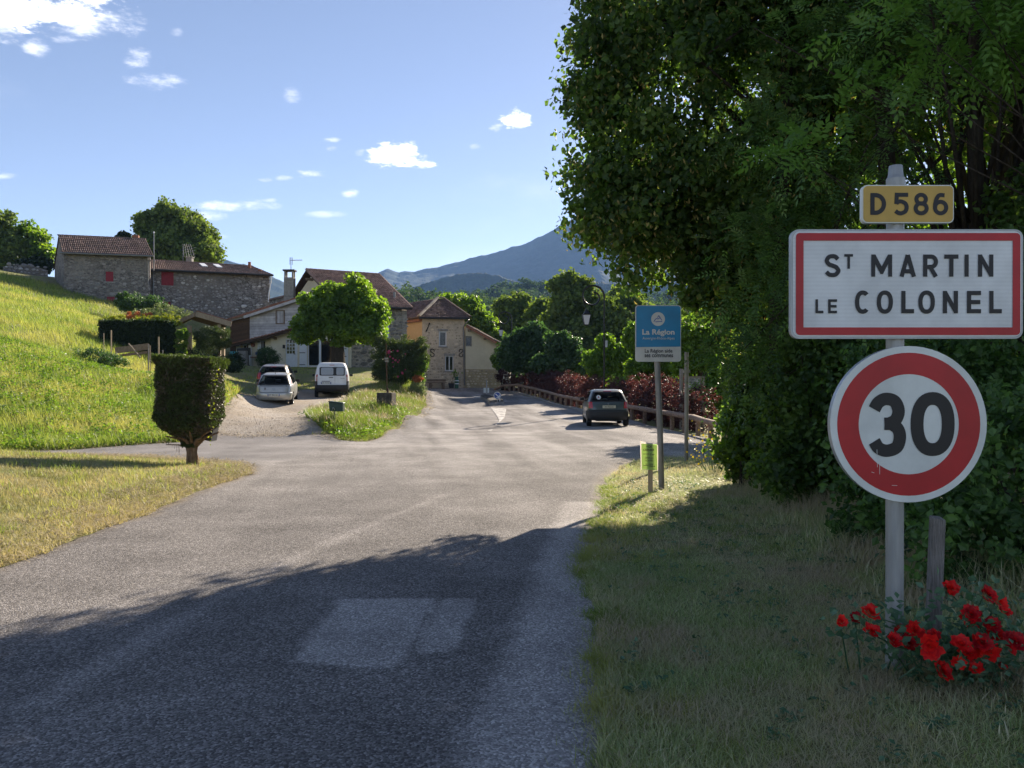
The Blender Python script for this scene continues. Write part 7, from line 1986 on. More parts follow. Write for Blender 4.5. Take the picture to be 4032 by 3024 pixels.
shrub('bramble_bush', 'bramble bush behind the wooden stake at the right edge', 'bush', 4.0, 6.2, [((0, 0, .75), (.95, .6, .8)), ((.9, .1, 1.3), (.9, .6, .9)), ((-.65, -.2, .35), (.5, .4, .35))], 230, 50, .18, .07, .05, 'ash_leaf', 15, UG)
shrub('hazel_bush', 'tall dark bush at the far right behind the town sign', 'bush', 6.6, 9.6, [((0, 0, 1.8), (1.5, 1.0, 1.9)), ((.6, 0, 3.4), (1.4, 1, 1.2))], 300, 50, .26, .09, .07, 'shade_leaf', 16, UG)
# ivy clad dark trunks and an evergreen mass deeper in
r_ = rngs(20)
for i, (x, y, rr, h, lab) in enumerate(((5.35, 11.3, .13, 9, 'slim dark tree trunk rising directly above the sign pole'), (7.3, 11.2, .2, 9, 'thick dark tree trunk at the right edge of the picture'), (4.25, 12.6, .12, 8, 'slim dark tree trunk behind the left end of the town sign'))):
    z = H1(x, y); t = thing('tree_trunk', lab, 'tree', (x, y, z), group='roadside trees on the right'); mb = MB()
    mb.tube([(x + .1 * math.sin(k * .9 + i), y + .06 * math.cos(k), z - .2 + h * k / 8) for k in range(9)], [rr * (1.25 - .08 * k) for k in range(9)], 10, wob=.05); mb.build('trunk', MAT['bark'], t, smooth=True)
    V, rnd, c = crown([((x, y, z + h), (1.8, 1.6, 1.5))], 120, 60, .4, .09, .07, rngs(30 + i)); np_mesh('crown', V, quadfaces(len(V) // 4), MAT['shade_leaf'], t, rnd, kind='stuff')
# trees further back that the sun shines through
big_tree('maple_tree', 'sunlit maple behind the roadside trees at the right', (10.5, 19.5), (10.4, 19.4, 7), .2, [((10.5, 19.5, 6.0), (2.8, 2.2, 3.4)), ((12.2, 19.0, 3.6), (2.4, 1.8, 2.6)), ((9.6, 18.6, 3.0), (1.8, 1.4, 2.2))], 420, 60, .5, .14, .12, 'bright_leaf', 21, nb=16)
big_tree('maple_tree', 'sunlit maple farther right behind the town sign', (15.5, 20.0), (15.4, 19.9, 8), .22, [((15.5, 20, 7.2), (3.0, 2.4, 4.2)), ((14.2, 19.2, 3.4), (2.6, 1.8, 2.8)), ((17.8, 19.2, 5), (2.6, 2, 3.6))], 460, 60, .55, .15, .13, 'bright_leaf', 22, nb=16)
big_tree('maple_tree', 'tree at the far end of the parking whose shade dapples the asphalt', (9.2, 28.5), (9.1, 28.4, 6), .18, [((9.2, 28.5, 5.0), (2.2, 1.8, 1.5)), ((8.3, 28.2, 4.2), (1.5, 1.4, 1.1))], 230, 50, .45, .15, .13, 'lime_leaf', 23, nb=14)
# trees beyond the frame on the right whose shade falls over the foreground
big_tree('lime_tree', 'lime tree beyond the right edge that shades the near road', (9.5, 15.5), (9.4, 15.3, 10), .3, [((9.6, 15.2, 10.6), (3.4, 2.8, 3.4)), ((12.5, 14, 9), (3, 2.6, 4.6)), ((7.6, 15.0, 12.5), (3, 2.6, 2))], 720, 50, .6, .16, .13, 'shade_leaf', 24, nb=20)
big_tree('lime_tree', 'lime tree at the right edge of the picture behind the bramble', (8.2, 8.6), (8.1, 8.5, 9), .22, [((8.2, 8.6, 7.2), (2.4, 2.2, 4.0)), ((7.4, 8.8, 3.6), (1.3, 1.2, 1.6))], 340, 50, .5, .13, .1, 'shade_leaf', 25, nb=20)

# ================================================================== roses at the foot of the pole
r = rngs(40); x0, y0 = 2.45, 4.25; z0 = H1(x0, y0)
ro = thing('rose_bush', 'low rose bush with clusters of bright red roses round the foot of the sign pole', 'rose bush', (x0, y0, z0))
BL = [(1852, 1338, 42), (1878, 1326, 62), (1882, 1365, 52), (1816, 1343, 40), (1945, 1364, 40), (1975, 1362, 58), (1930, 1385, 52), (1960, 1392, 60), (1984, 1392, 58), (2010, 1397, 76), (2018, 1372, 40), (2033, 1453, 66), (2109, 1472, 66),
      (2052, 1273, 54), (2092, 1340, 60), (2098, 1330, 60), (2130, 1288, 62), (2155, 1302, 58), (2168, 1325, 46), (2141, 1352, 54), (2152, 1372, 50), (2075, 1395, 64), (2105, 1400, 74), (2130, 1408, 78), (2090, 1412, 60), (2120, 1390, 60), (2190, 1388, 66), (2178, 1400, 50), (2072, 1432, 44), (2160, 1435, 44), (2108, 1445, 46)]
tips = []
for i, (dx, dy, w) in enumerate(BL):
    px, py = dx * 1.823, dy * 1.823; d = r.uniform(3.95, 4.35); c = P(px, py, d); rad = w / FPX * d / 2 * 1.32; tips.append((c, rad))
    np_ = 64; aa = []; cc = np.array(c); F_ = []
    # layered cupped petals
    n = np_; th = r.uniform(0, 2 * np.pi, n); ph = np.linspace(.15, 1.25, n) + r.normal(size=n) * .08
    tilt = unit(np.array([[r.normal() * .4, -1.0, .7 + r.normal() * .3]]))[0]; e1 = unit(np.cross(tilt, [[0, 0, 1]]))[0]; e2 = np.cross(tilt, e1)
    dd = (np.cos(th) * np.sin(ph))[:, None] * e1 + (np.sin(th) * np.sin(ph))[:, None] * e2 + np.cos(ph)[:, None] * tilt
    rr = rad * (.35 + .65 * np.linspace(0, 1, n))[:, None]
    pos = cc + dd * rr * .8; tang = unit(np.cross(dd, np.cross(np.tile(tilt, (n, 1)), dd) + 1e-4)); outw = unit(dd * .5 - tilt * 0 + (dd - (dd @ tilt)[:, None] * tilt) * .9)
    side = unit(np.cross(outw, tilt)); s_ = rad * (.28 + .22 * np.linspace(0, 1, n))[:, None]
    V = np.stack([pos - outw * s_ * .3, pos + side * s_ * .75 + tilt * s_ * .25, pos + outw * s_ * .75 + tilt * s_ * .30, pos - side * s_ * .75 + tilt * s_ * .25], 1).reshape(-1, 3)
    np_mesh('rose', V, quadfaces(n), MAT['petal_red'], ro, np.clip(r.uniform(-.1, 1.) + r.uniform(-.35, .35, n), 0, 1))
mb = MB()
for c, rad in tips:
    b = Vector((x0 + r.normal() * .22 + (c.x - x0) * .45, y0 + r.normal() * .08 + .1, z0 - .05)); m_ = b.lerp(c, .6) + Vector((0, .03, .05)); mb.tube([b, m_, c + Vector((0, .02, -.01))], [.006, .004, .003], 5)
mb.build('stems', MAT['rose_leaf'], ro)
cen = np.array([tuple(c) for c, _ in tips]); n = 1150; base_ = cen[r.integers(len(cen), size=n)]; k = r.uniform(0, 1, (n, 1)); root = np.array([[x0 + .3, y0 + .12, z0 + .05]])
pos = base_ * (1 - k * .35) + root * k * .35 + r.normal(size=(n, 3)) * np.array([.085, .07, .075]) + np.array([0, .06, -.02]); pos[:, 2] = np.maximum(pos[:, 2], z0 + .02)
V = leaves(pos, np.tile([[0, -.5, .8]], (n, 1)), .048, .034, r, up=.5, jitter=.6); np_mesh('foliage', V, quadfaces(n), MAT['rose_leaf'], ro, r.uniform(0, 1, n), kind='stuff')

# ================================================================== clipped bush on the left lawn
bx0, by0 = XY(757, 15.5); z0 = H1(bx0, by0); r = rngs(50)
tp = thing('clipped_bush', 'square clipped dark cypress bush on a short thick trunk on the left lawn', 'bush', (bx0, by0, z0))
def topshape(n, shell):
    """points near the skin of a squared, goblet shaped crown"""
    a = r.uniform(-1, 1, n); h = r.uniform(0, 1, n); sd4 = r.integers(0, 4, n); sg = np.where(sd4 % 2, 1., -1.)
    cx_ = np.where(sd4 < 2, a, sg); cy_ = np.where(sd4 < 2, sg, a); q5 = (np.abs(cx_) ** 5 + np.abs(cy_) ** 5) ** .2; cx_ = cx_ / q5; cy_ = cy_ / q5
    w = np.interp(h, [0, .08, .15, .22, .30, .9, 1], [.14, .28, .60, .87, 1.0, 1.0, .94])
    k = 1 - shell * r.uniform(0, 1, n) ** 1.5
    x = cx_ * w * k * .555 + .035 * h - .02; y = cy_ * w * k * .51; z = .38 + h * (2.09 - .38)
    top = r.uniform(0, 1, n) < .22
    x = np.where(top, r.uniform(-.55, .55, n), x); y = np.where(top, r.uniform(-.52, .52, n), y); z = np.where(top, 2.09 - r.uniform(0, .12, n), z)
    return np.c_[x, y, z], np.c_[cx_, cy_, np.where(top, 1.5, np.interp(h, [0, .3, 1], [-.8, 0, .15]))]
p_, o_ = topshape(36000, .16); pos = p_ + np.array([[bx0 - .035, by0, z0]]) + r.normal(size=p_.shape) * .012
V = leaves(pos, o_, .066, .017, r, up=.2, jitter=.5, lenvar=.5)
# strands point outwards and up
pos += (np.stack([fbm2(pos[:, 0] * 1.0 + k9, pos[:, 2], 3.6, 12 + k9) for k9 in range(3)], 1) - .5) * .20
V = leaves(pos, o_, .070, .017, r, up=.2, jitter=.6, lenvar=.5)
rn = np.clip(r.uniform(0, .75, len(pos)) + .35 * (fbm2(pos[:, 0], pos[:, 2], 3.0, 2) - .5) + .25 * (p_[:, 2] > 1.9), 0, 1)
np_mesh('foliage', V, quadfaces(len(pos)), MAT['cypress_leaf'], tp, rn, kind='stuff')
p_, o_ = topshape(26000, .26); pos = p_ * np.array([.985, .985, .985]) + np.array([[bx0 - .035, by0, z0]]); V = leaves(pos, o_, .085, .015, r, up=0, jitter=.9)
np_mesh('twigs', V, quadfaces(len(pos)), MAT['brown_twig'], tp, r.uniform(0, 1, len(pos)), kind='stuff')
mb = MB(); q = np.array([[.62, .56]]); mb.lathe((bx0, by0, z0), [(.06, .44), (.22, .62), (.38, .85), (.42, 1.1), (.42, 1.7), (.38, 1.86)], 10); mb.build('dark_core', MAT['hedge_core0'], tp)  # unseen dark core keeps the crown opaque, standing in for inner shade
mb = MB(); mb.tube([(bx0 + .02, by0, z0 - .15), (bx0, by0, z0 + .03), (bx0 - .01, by0, z0 + .25), (bx0 - .01, by0, z0 + .5)], [.155, .125, .10, .13], 12, wob=.1)
for a in range(14):
    t_ = a / 14 * 2 * math.pi; e = Vector((bx0 + math.cos(t_) * .5, by0 + math.sin(t_) * .42, z0 + .62 + .15 * math.sin(a * 3.1))); mb.tube([(bx0, by0, z0 + .3), Vector((bx0, by0, z0 + .45)).lerp(e, .5), e], [.045, .028, .01], 6)
for a in range(7):
    e = Vector((bx0 - .15 - .07 * a, by0 - .25 + .06 * a, z0 + .22 + .05 * a)); mb.tube([(bx0 - .05, by0, z0 + .38), (bx0 - .22 - .04 * a, by0 - .1, z0 + .40), e], [.014, .009, .003], 5)
mb.build('trunk', MAT['red_bark'], tp, smooth='auto')
n = 34; k = r.uniform(0, 1, n); pos = np.c_[bx0 + .60 - .16 * (1 - k) + r.normal(size=n) * .03, by0 - .35 + r.normal(size=n) * .06, z0 + .35 + k * 1.5]
V = leaves(pos, np.tile([[.3, -1, .2]], (n, 1)), .045, .035, r, up=.2); np_mesh('yellow_leaves', V, quadfaces(n), MAT['yellow_leaf'], tp, r.uniform(0, 1, n), kind='stuff')

# ================================================================== pollarded tree in front of the farmhouse
x, y = XY(1330, 52.0); z = H1(x, y)
LB_ = [(((px + 8 - 2016) / FPX * 52, 52 + dy, CAMZ - (py - HOR) / FPX * 52), (rx_ / FPX * 43, 1.9, rz_ / FPX * 44)) for px, py, rx_, rz_, dy in
       ((1335, 1235, 150, 110, 0), (1225, 1215, 70, 85, .3), (1215, 1290, 62, 60, -.2), (1310, 1170, 80, 75, 0), (1395, 1165, 70, 70, .2), (1455, 1235, 75, 85, 0), (1450, 1300, 68, 55, -.2), (1335, 1310, 110, 50, -.4), (1395, 1115, 22, 30, 0), (1190, 1320, 36, 26, 0))]
tr_ = tree('pollard_tree', 'round bright green pollarded tree with a thick short trunk before the farmhouse', 'tree', (x, y, z - .2), (x, y, z + 5.6), .60, LB_, 430, 80, .46, .22, .18, MAT['lawn_tree_leaf'], MAT['bark'], rngs(60), nb=0, droop=.2)

# ================================================================== trees behind the houses
def bgtree(label, px, d, lobes, nclump, per, cr, L, leaf, k, name='broadleaf_tree', group='trees behind the houses and the hedge', trunk=.25, **kw):
    """lobes: (px, py, rx, rz) in photo pixels at distance d"""
    x, y = XY(px, d); z = H1(x, y)
    lb = [(((a - 2016) / FPX * d, d + dy, CAMZ - (b - HOR) / FPX * d), (c / FPX * d, max(c, e) / FPX * d * .8, e / FPX * d)) for a, b, c, e, dy in lobes]
    zt = max(l[0][2] for l in lb)
    return tree(name, label, 'tree', (x, y, min(z, zt - 2)), (x, y, zt), trunk, lb, nclump, per, cr, L, L * .8, MAT[leaf], MAT['bark'], rngs(k), group=group, nb=16, **kw)
bgtree('big rounded lime tree rising behind the roof of the barn', 690, 92, [(700, 930, 130, 110, 0), (660, 880, 90, 75, 0), (610, 960, 90, 80, 0), (770, 960, 80, 75, 0), (830, 1000, 50, 35, 0), (700, 1000, 170, 60, -1), (580, 880, 40, 30, 0)], 620, 75, 1.0, .38, 'far_leaf', 70)
bgtree('small dark fir top poking above the tall house roof', 483, 84, [(484, 930, 22, 14, 0), (484, 950, 10, 20, 0)], 26, 40, .35, .3, 'hedge_leaf', 71, name='fir_tree', trunk=.12)
bgtree('tree at the far left edge on top of the hill, darker one', 5, 84, [(0, 900, 50, 70, 0), (20, 990, 70, 70, 0), (-60, 950, 90, 110, 0)], 200, 50, .8, .42, 'far_leaf', 72)
bgtree('sunlit rounded tree left of the tall house on the hill', 120, 86, [(110, 960, 80, 70, 0), (160, 1010, 45, 55, 0), (60, 1010, 80, 60, 0)], 230, 50, .8, .42, 'lawn_tree_leaf', 73)
bgtree('low dark bush below the trees at the far left hilltop', 110, 80, [(110, 1045, 70, 26, 0), (170, 1045, 30, 26, 0)], 90, 50, .5, .3, 'hedge_leaf', 74, name='shrub')
bgtree('leafy tree leaning out behind the roof of the tower house', 1850, 80, [(1790, 1200, 45, 35, 0), (1850, 1225, 55, 50, 0), (1895, 1275, 50, 50, 0), (1930, 1330, 45, 40, 0), (1965, 1370, 45, 40, 0), (1890, 1370, 70, 70, 0), (1960, 1430, 60, 60, 0)], 420, 45, .7, .36, 'lawn_tree_leaf', 75)
bgtree('sunlit tree behind the far street lantern', 2030, 92, [(2030, 1210, 70, 50, 0), (1990, 1240, 40, 40, 0), (2040, 1290, 75, 60, 0), (2030, 1370, 80, 80, 0)], 300, 45, .9, .45, 'far_leaf', 76)
bgtree('tree with a pale top right of the far lantern', 2140, 88, [(2150, 1220, 45, 42, 0), (2120, 1270, 60, 50, 0), (2170, 1320, 80, 80, 0)], 260, 45, .85, .42, 'far_leaf', 77)
bgtree('tall broad tree with lit crown behind the near street lantern', 2270, 80, [(2230, 1130, 55, 50, 0), (2290, 1150, 50, 50, 0), (2260, 1200, 90, 70, 0), (2330, 1220, 80, 70, 0), (2400, 1270, 80, 70, 0), (2250, 1300, 120, 90, 0), (2400, 1370, 100, 80, 0), (2300, 1400, 140, 80, 0)], 760, 50, .85, .42, 'far_leaf', 78)
bgtree('darker tree behind the regional sign', 2500, 84, [(2480, 1210, 60, 60, 0), (2530, 1290, 90, 80, 0), (2460, 1330, 70, 80, 0), (2620, 1300, 90, 90, 0), (2580, 1400, 120, 80, 0)], 420, 45, .9, .45, 'far_leaf', 79)
bgtree('small pale crown above the darker trees near the regional sign', 2440, 110, [(2445, 1165, 32, 26, 0), (2430, 1200, 50, 40, 0)], 90, 45, .9, .5, 'far_leaf', 80)
bgtree('dark blue green bush mass behind the purple hedge at the far lantern', 2090, 62, [(2060, 1360, 60, 60, 0), (2110, 1320, 50, 40, 0), (2140, 1390, 70, 60, 0), (2050, 1420, 70, 40, 0), (2010, 1390, 40, 60, 0)], 420, 45, .5, .26, 'cool_leaf', 81, name='bush')
bgtree('rounded dark green bush between the two street lanterns', 2210, 58, [(2210, 1370, 65, 55, 0), (2250, 1420, 60, 50, 0), (2180, 1430, 80, 40, 0), (2290, 1440, 50, 40, 0)], 380, 45, .45, .24, 'cool_leaf', 82, name='bush')
SUNB = 'sunlit bushes behind the purple hedge'
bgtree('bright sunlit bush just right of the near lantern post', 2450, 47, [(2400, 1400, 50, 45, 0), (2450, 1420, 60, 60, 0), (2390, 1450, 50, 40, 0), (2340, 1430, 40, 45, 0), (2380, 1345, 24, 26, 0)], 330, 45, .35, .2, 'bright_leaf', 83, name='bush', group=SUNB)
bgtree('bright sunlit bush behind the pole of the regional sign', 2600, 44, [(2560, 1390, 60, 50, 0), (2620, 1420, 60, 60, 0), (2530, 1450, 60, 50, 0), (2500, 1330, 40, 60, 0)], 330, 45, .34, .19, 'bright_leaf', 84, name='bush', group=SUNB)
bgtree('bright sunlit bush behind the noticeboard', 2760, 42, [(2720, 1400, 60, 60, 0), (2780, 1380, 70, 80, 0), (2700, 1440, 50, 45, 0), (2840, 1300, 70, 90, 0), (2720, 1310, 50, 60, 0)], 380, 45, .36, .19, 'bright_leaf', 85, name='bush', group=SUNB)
bgtree('small climbing shrub on the right corner of the lean-to', 1975, 67, [(1965, 1410, 26, 18, 0), (1985, 1380, 24, 30, 0), (1955, 1440, 14, 12, 0)], 60, 40, .4, .22, 'lawn_tree_leaf', 86, name='shrub', trunk=.06)
for k, (px, d, py, wd, lab) in enumerate(((2900, 60, 1250, 160, 'tall green tree behind the parking seen through the leaves'), (3250, 55, 1150, 190, 'tall green tree in the garden right of the parking'), (3650, 52, 1050, 200, 'tall bright tree behind the sign at right'), (4050, 50, 1000, 200, 'tall bright tree beyond the right edge'))):
    bgtree(lab, px, d, [(px, py, wd, 180, 0), (px - 60, py + 200, wd, 160, 0), (px + 70, py + 180, wd, 150, 0)], 420, 40, .8, .36, 'bright_leaf', 90 + k, group='garden trees beyond the parking')

# ================================================================== purple barberry hedge
HP = [(-.2, 66.2), (1.4, 63.8), (2.2, 60.2), (3.1, 55.5), (3.9, 51), (4.65, 46.7), (5.35, 42.6), (5.95, 38.8), (6.5, 35), (6.95, 31.8), (7.1, 29.2)]
r = rngs(100); lobes = []; L_ = []
for (a, b) in zip(HP[:-1], HP[1:]):
    n = int(math.hypot(b[0] - a[0], b[1] - a[1]) / .55)
    for i in range(n):
        f = i / n; x = a[0] + (b[0] - a[0]) * f; y = a[1] + (b[1] - a[1]) * f; z = H1(x, y)
        lobes.append(((x + r.normal() * .08, y, z + .95 + r.normal() * .06), (.78, .62, 1.02 + r.normal() * .10)))
hd = thing('barberry_hedge', 'long purple leaved barberry hedge behind the log guardrail', 'hedge', (4, 50, H1(4, 50)))
V, rnd, c = crown(lobes, 2600, 42, .20, .085, .05, r, (.75, 1.05), up=.5)
gx2 = V.reshape(-1, 4, 3).mean(1); nz = fbm2(gx2[:, 0] * 1.0, gx2[:, 1] * .6, .6, 17); rnd = np.clip(rnd * .7 + (nz - .45) * 1.2, 0, 1)
np_mesh('foliage', V, quadfaces(len(V) // 4), MAT['purple_leaf'], hd, rnd, kind='stuff')
mb = MB()
for (c0, rr) in lobes[::2]: mb.tube([(c0[0], c0[1], c0[2] - 1.1), (c0[0] + r.normal() * .2, c0[1], c0[2] + .6)], [.04, .012], 5)
mb.build('stems', MAT['bark'], hd)
shrub('barberry_bush', 'small spiky purple barberry at the far end of the hedge', 'bush', -.75, 66.4, [((0, 0, .95), (.45, .45, .95)), ((-.3, 0, 1.3), (.3, .3, .5))], 50, 40, .22, .10, .05, 'purple_leaf', 101)
shrub('wild_rose', 'pale green shoots growing through the purple hedge', 'bush', 5.6, 42.0, [((0, 0, 1.6), (.6, .5, .5))], 24, 30, .25, .12, .08, 'bright_leaf', 102, stems=6)

# ================================================================== hedges and shrubs on the bank
def boxhedge(label, pts, w, h, leaf, k, n, L=.12, top=None, name='hedge', ztop=None):
    r = rngs(k); x0, y0 = pts[0]; t = thing(name, label, 'hedge', (x0, y0, H1(x0, y0))); P_ = []; O_ = []
    tot = sum(math.hypot(b[0] - a[0], b[1] - a[1]) for a, b in zip(pts[:-1], pts[1:]))
    for a, b in zip(pts[:-1], pts[1:]):
        l = math.hypot(b[0] - a[0], b[1] - a[1]); m = int(n * l / tot); u = np.array([b[0] - a[0], b[1] - a[1]]) / l; s = np.array([u[1], -u[0]])
        f = r.uniform(0, 1, m) * l; side = r.uniform(0, 1, m); hh = r.uniform(0, 1, m); off = np.where(side < .62, w * (1 - .15 * r.uniform(0, 1, m) ** 2), r.uniform(-w, w, m)); hz = np.where(side < .62, hh, 1 - .06 * r.uniform(0, 1, m))
        x = a[0] + u[0] * f + s[0] * off; y = a[1] + u[1] * f + s[1] * off
        g0 = H(x, y); zt = ztop(a[0] + u[0] * f, a[1] + u[1] * f) if ztop else g0 + h
        bump_ = (fbm2(x, y, 1.2, k) - .5) * .3
        z = g0 + (zt - g0 + bump_) * hz; P_.append(np.c_[x, y, z] + r.normal(size=(m, 3)) * .05); O_.append(np.c_[s[0] * (side < .62), s[1] * (side < .62), np.where(side < .62, .2, 1.0)])
    P_ = np.concatenate(P_); O_ = np.concatenate(O_); V = leaves(P_, O_, L, L * .7, r, up=.2, jitter=.7)
    np_mesh('foliage', V, quadfaces(len(P_)), MAT[leaf], t, np.clip(r.uniform(0, 1, len(P_)) * .7 + fbm2(P_[:, 0], P_[:, 2], 1.5, k) * .4 - .05, 0, 1), kind='stuff')
    mb = MB()
    for a, b in zip(pts[:-1], pts[1:]):
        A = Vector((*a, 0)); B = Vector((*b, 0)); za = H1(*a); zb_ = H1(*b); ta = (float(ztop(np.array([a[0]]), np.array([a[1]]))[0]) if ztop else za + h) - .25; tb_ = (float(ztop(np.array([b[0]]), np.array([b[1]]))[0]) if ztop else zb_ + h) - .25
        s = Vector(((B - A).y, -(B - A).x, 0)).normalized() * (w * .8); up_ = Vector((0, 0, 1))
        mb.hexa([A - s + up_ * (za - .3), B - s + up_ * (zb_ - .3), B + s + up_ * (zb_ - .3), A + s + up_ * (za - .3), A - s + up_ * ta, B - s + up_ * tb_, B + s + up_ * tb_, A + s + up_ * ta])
    mb.build('dark_core', MAT['hedge_core'], t)  # dark filler body, shade between the leaves put into its colour
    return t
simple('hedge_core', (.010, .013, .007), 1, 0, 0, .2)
def flat_top(py, d): 
    zt = CAMZ - (py - HOR) / FPX * d
    return lambda x, y: np.full(len(x), zt)
a = XY(398, 45.0); b = XY(690, 46.5); boxhedge('long dark clipped hedge with a yellow lit top on the bank below the tall house', [a, b], .9, 2.6, 'hedge_leaf', 110, 16000, ztop=flat_top(1268, 45.8))
t_ = shrub('sunlit_hedge_top', 'bright yellow green shrub growing along the top of the dark hedge', 'bush', XY(560, 46.4)[0], 46.6, [((dx, 0, CAMZ - (1262 - HOR) / FPX * 46.5 - H1(XY(560, 46.4)[0], 46.6)), (.55, .4, .30)) for dx in (-2.0, -1.4, -.8, -.2, .4, 1.0, 1.6)] + [((1.5, 0, 5.42 - H1(XY(560, 46.4)[0], 46.6) - .2), (.5, .4, .4))], 100, 40, .16, .09, .06, 'yellow_leaf', 111, stems=0)  # sunlight on the hedge top put into the colour of these leaves
v = P(640, 1235, 53); z_ = H1(v.x, v.y)
shrub('pale_conifer', 'pale feathery silver green shrub below the barn wall', 'bush', v.x, v.y, [((0, 0, v.z - z_), (1.6, .9, .55)), ((-1.2, 0, v.z - z_ - .2), (1.0, .8, .4)), ((1.1, 0, v.z - z_ - .25), (1.0, .8, .4))], 130, 45, .2, .12, .05, 'pale_leaf', 112, stems=5)
v = P(548, 1246, 52); z_ = H1(v.x, v.y)
shrub('flowering_shrub', 'low orange pink flowering shrub left of the pale feathery one', 'bush', v.x, v.y, [((0, 0, v.z - z_), (1.1, .6, .28))], 40, 35, .16, .10, .07, 'orange_leaf', 113, stems=4)
v = P(500, 1205, 62); z_ = H1(v.x, v.y)
for px, py, d, rx_, rz_, k, lab in ((545, 1195, 62, 1.6, .6, 114, 'dark bush against the foot of the barn wall'), (500, 1190, 61, .9, .5, 115, 'small dark bush at the corner between the two stone houses'), (610, 1200, 63, .9, .5, 116, 'dark round bush under the lower red shutter of the barn')):
    v = P(px, py, d); z_ = H1(v.x, v.y); shrub('bush', lab, 'bush', v.x, v.y, [((0, 0, v.z - z_), (rx_, .8, rz_ + .2))], 60, 40, .25, .14, .10, 'cool_leaf', k, stems=3, group='bushes below the stone houses')
v = P(350, 1340, 36); z_ = H1(v.x, v.y)
shrub('lavender_clump', 'grey green straggling shrub on the grassy slope', 'bush', v.x, v.y, [((0, 0, .35), (.75, .5, .45)), ((.8, -.2, .2), (.6, .5, .35)), ((1.5, -.5, .1), (.6, .4, .35))], 90, 45, .2, .13, .03, 'cool_leaf', 117, stems=4)
# cloud pruned pine in front of the shelter, and the ivy column
v = P(835, 1340, 46); z_ = H1(v.x, v.y)
shrub('pruned_pine', 'dense pruned pine with sprouting green tips in front of the shelter', 'bush', v.x, v.y, [((0, 0, v.z - z_), (1.0, .8, .75)), ((.55, 0, v.z - z_ + .15), (.55, .6, .6)), ((-.6, 0, v.z - z_ + .2), (.5, .5, .45))], 260, 45, .17, .10, .028, 'cypress_leaf', 118, stems=6, shell=(.5, 1.0))
v = P(715, 1355, 45.5); z_ = H1(v.x, v.y)
shrub('ivy_column', 'ivy covered post left of the pruned pine', 'bush', v.x, v.y, [((0, 0, v.z - z_), (.33, .3, .8)), ((.1, 0, v.z - z_ + .6), (.3, .3, .3))], 90, 45, .13, .085, .07, 'lawn_tree_leaf', 119, stems=2)
v = P(755, 1400, 45); z_ = H1(v.x, v.y)
shrub('bush', 'dark undergrowth filling the shade beneath the pruned pine', 'bush', v.x, v.y, [((0, 0, .5), (1.0, .6, .7)), ((1.2, .3, .4), (1.0, .6, .6)), ((2.0, .5, .3), (.7, .6, .5))], 120, 45, .22, .11, .07, 'hedge_leaf', 120, stems=3)
v = P(1056, 1432, 56); z_ = H1(v.x, v.y)
shrub('oleander', 'rounded grey green oleander bush before the cream house', 'bush', v.x, v.y, [((0, 0, .75), (.80, .7, .75))], 150, 45, .22, .13, .03, 'cool_leaf', 121, stems=6)
v = P(925, 1480, 54); 
shrub('bush', 'small dark bush below the terrace edge', 'bush', v.x, v.y, [((0, 0, .4), (.6, .5, .5))], 50, 40, .2, .11, .07, 'hedge_leaf', 122, stems=3)
# cypress thicket with pink roses before the tower house
v = P(1565, 1500, 50); z_ = H1(v.x, v.y)
def zz(py, d=50): return CAMZ - (py - HOR) / FPX * d - z_
def xx(px, d=50): return (px - 1565) / FPX * d
shrub('cypress_thicket', 'dense dark conifer thicket between the farmhouse and the tower house', 'bush', v.x, v.y, [((xx(1520), 0, zz(1420)), (.95, .9, 1.25)), ((xx(1585), 0, zz(1400)), (1.1, .9, 1.25)), ((xx(1640), 0, zz(1420)), (.75, .8, 1.1)), ((xx(1560), -.2, zz(1470)), (1.4, .9, .7)), ((xx(1660), 0, zz(1360)), (.35, .4, .5)), ((xx(1500), 0, zz(1350)), (.4, .4, .4))], 520, 48, .26, .17, .045, 'cypress_leaf', 123, stems=8, up=.6)
shrub('spindle_shrub', 'bright yellow green shrub tips at the right side of the conifer thicket', 'bush', v.x + xx(1662), v.y - .3, [((0, 0, zz(1395)), (.35, .4, .6)), ((-.25, 0, zz(1455)), (.4, .4, .4))], 70, 45, .2, .12, .05, 'bright_leaf', 124, stems=3)
shrub('orange_shrub', 'small orange red leaved shrub at the foot of the tower house corner', 'bush', v.x + xx(1648), v.y - .9, [((0, 0, zz(1462)), (.32, .3, .18))], 26, 30, .12, .09, .06, 'orange_leaf', 125, stems=2)
shrub('snowberry', 'pale green weeds at the right foot of the thicket', 'bush', v.x + xx(1655), v.y - 1.2, [((0, 0, .35), (.6, .5, .45))], 60, 40, .2, .10, .06, 'pale_leaf', 126, stems=3)
r = rngs(127); pk = thing('pink_rose', 'pink climbing rose flowering on the front of the dark conifer thicket', 'rose bush', (v.x, v.y - 1, z_)); mb = MB()
for i, (rx2, ry2, q) in enumerate(((100, 950, 62), (218, 935, 34), (162, 930, 20), (120, 1008, 30), (155, 1035, 30), (192, 1058, 34), (225, 1080, 28), (155, 1085, 24), (240, 1055, 18), (280, 1222, 42), (222, 1270, 30), (320, 1178, 22), (160, 1140, 20), (90, 1045, 18), (320, 975, 18))):
    c = np.array(P(1500 + rx2 / 3.318, 1100 + ry2 / 3.318, 48.9)); n = 26; rad = q / 3.318 / FPX * 49 * .5; d = unit(r.normal(size=(n, 3))); V = leaves(c + d * rad * .5, d, rad * 1.1, rad * .9, r, up=.2); np_mesh('rose', V, quadfaces(n), MAT['petal_pink'], pk, r.uniform(0, 1, n))
    mb.tube([(c[0] + .1, c[1] + .6, z_), (c[0] + .05, c[1] + .3, (z_ + c[2]) / 2), tuple(c)], [.012, .01, .006], 4)
mb.build('stems', MAT['rose_leaf'], pk)
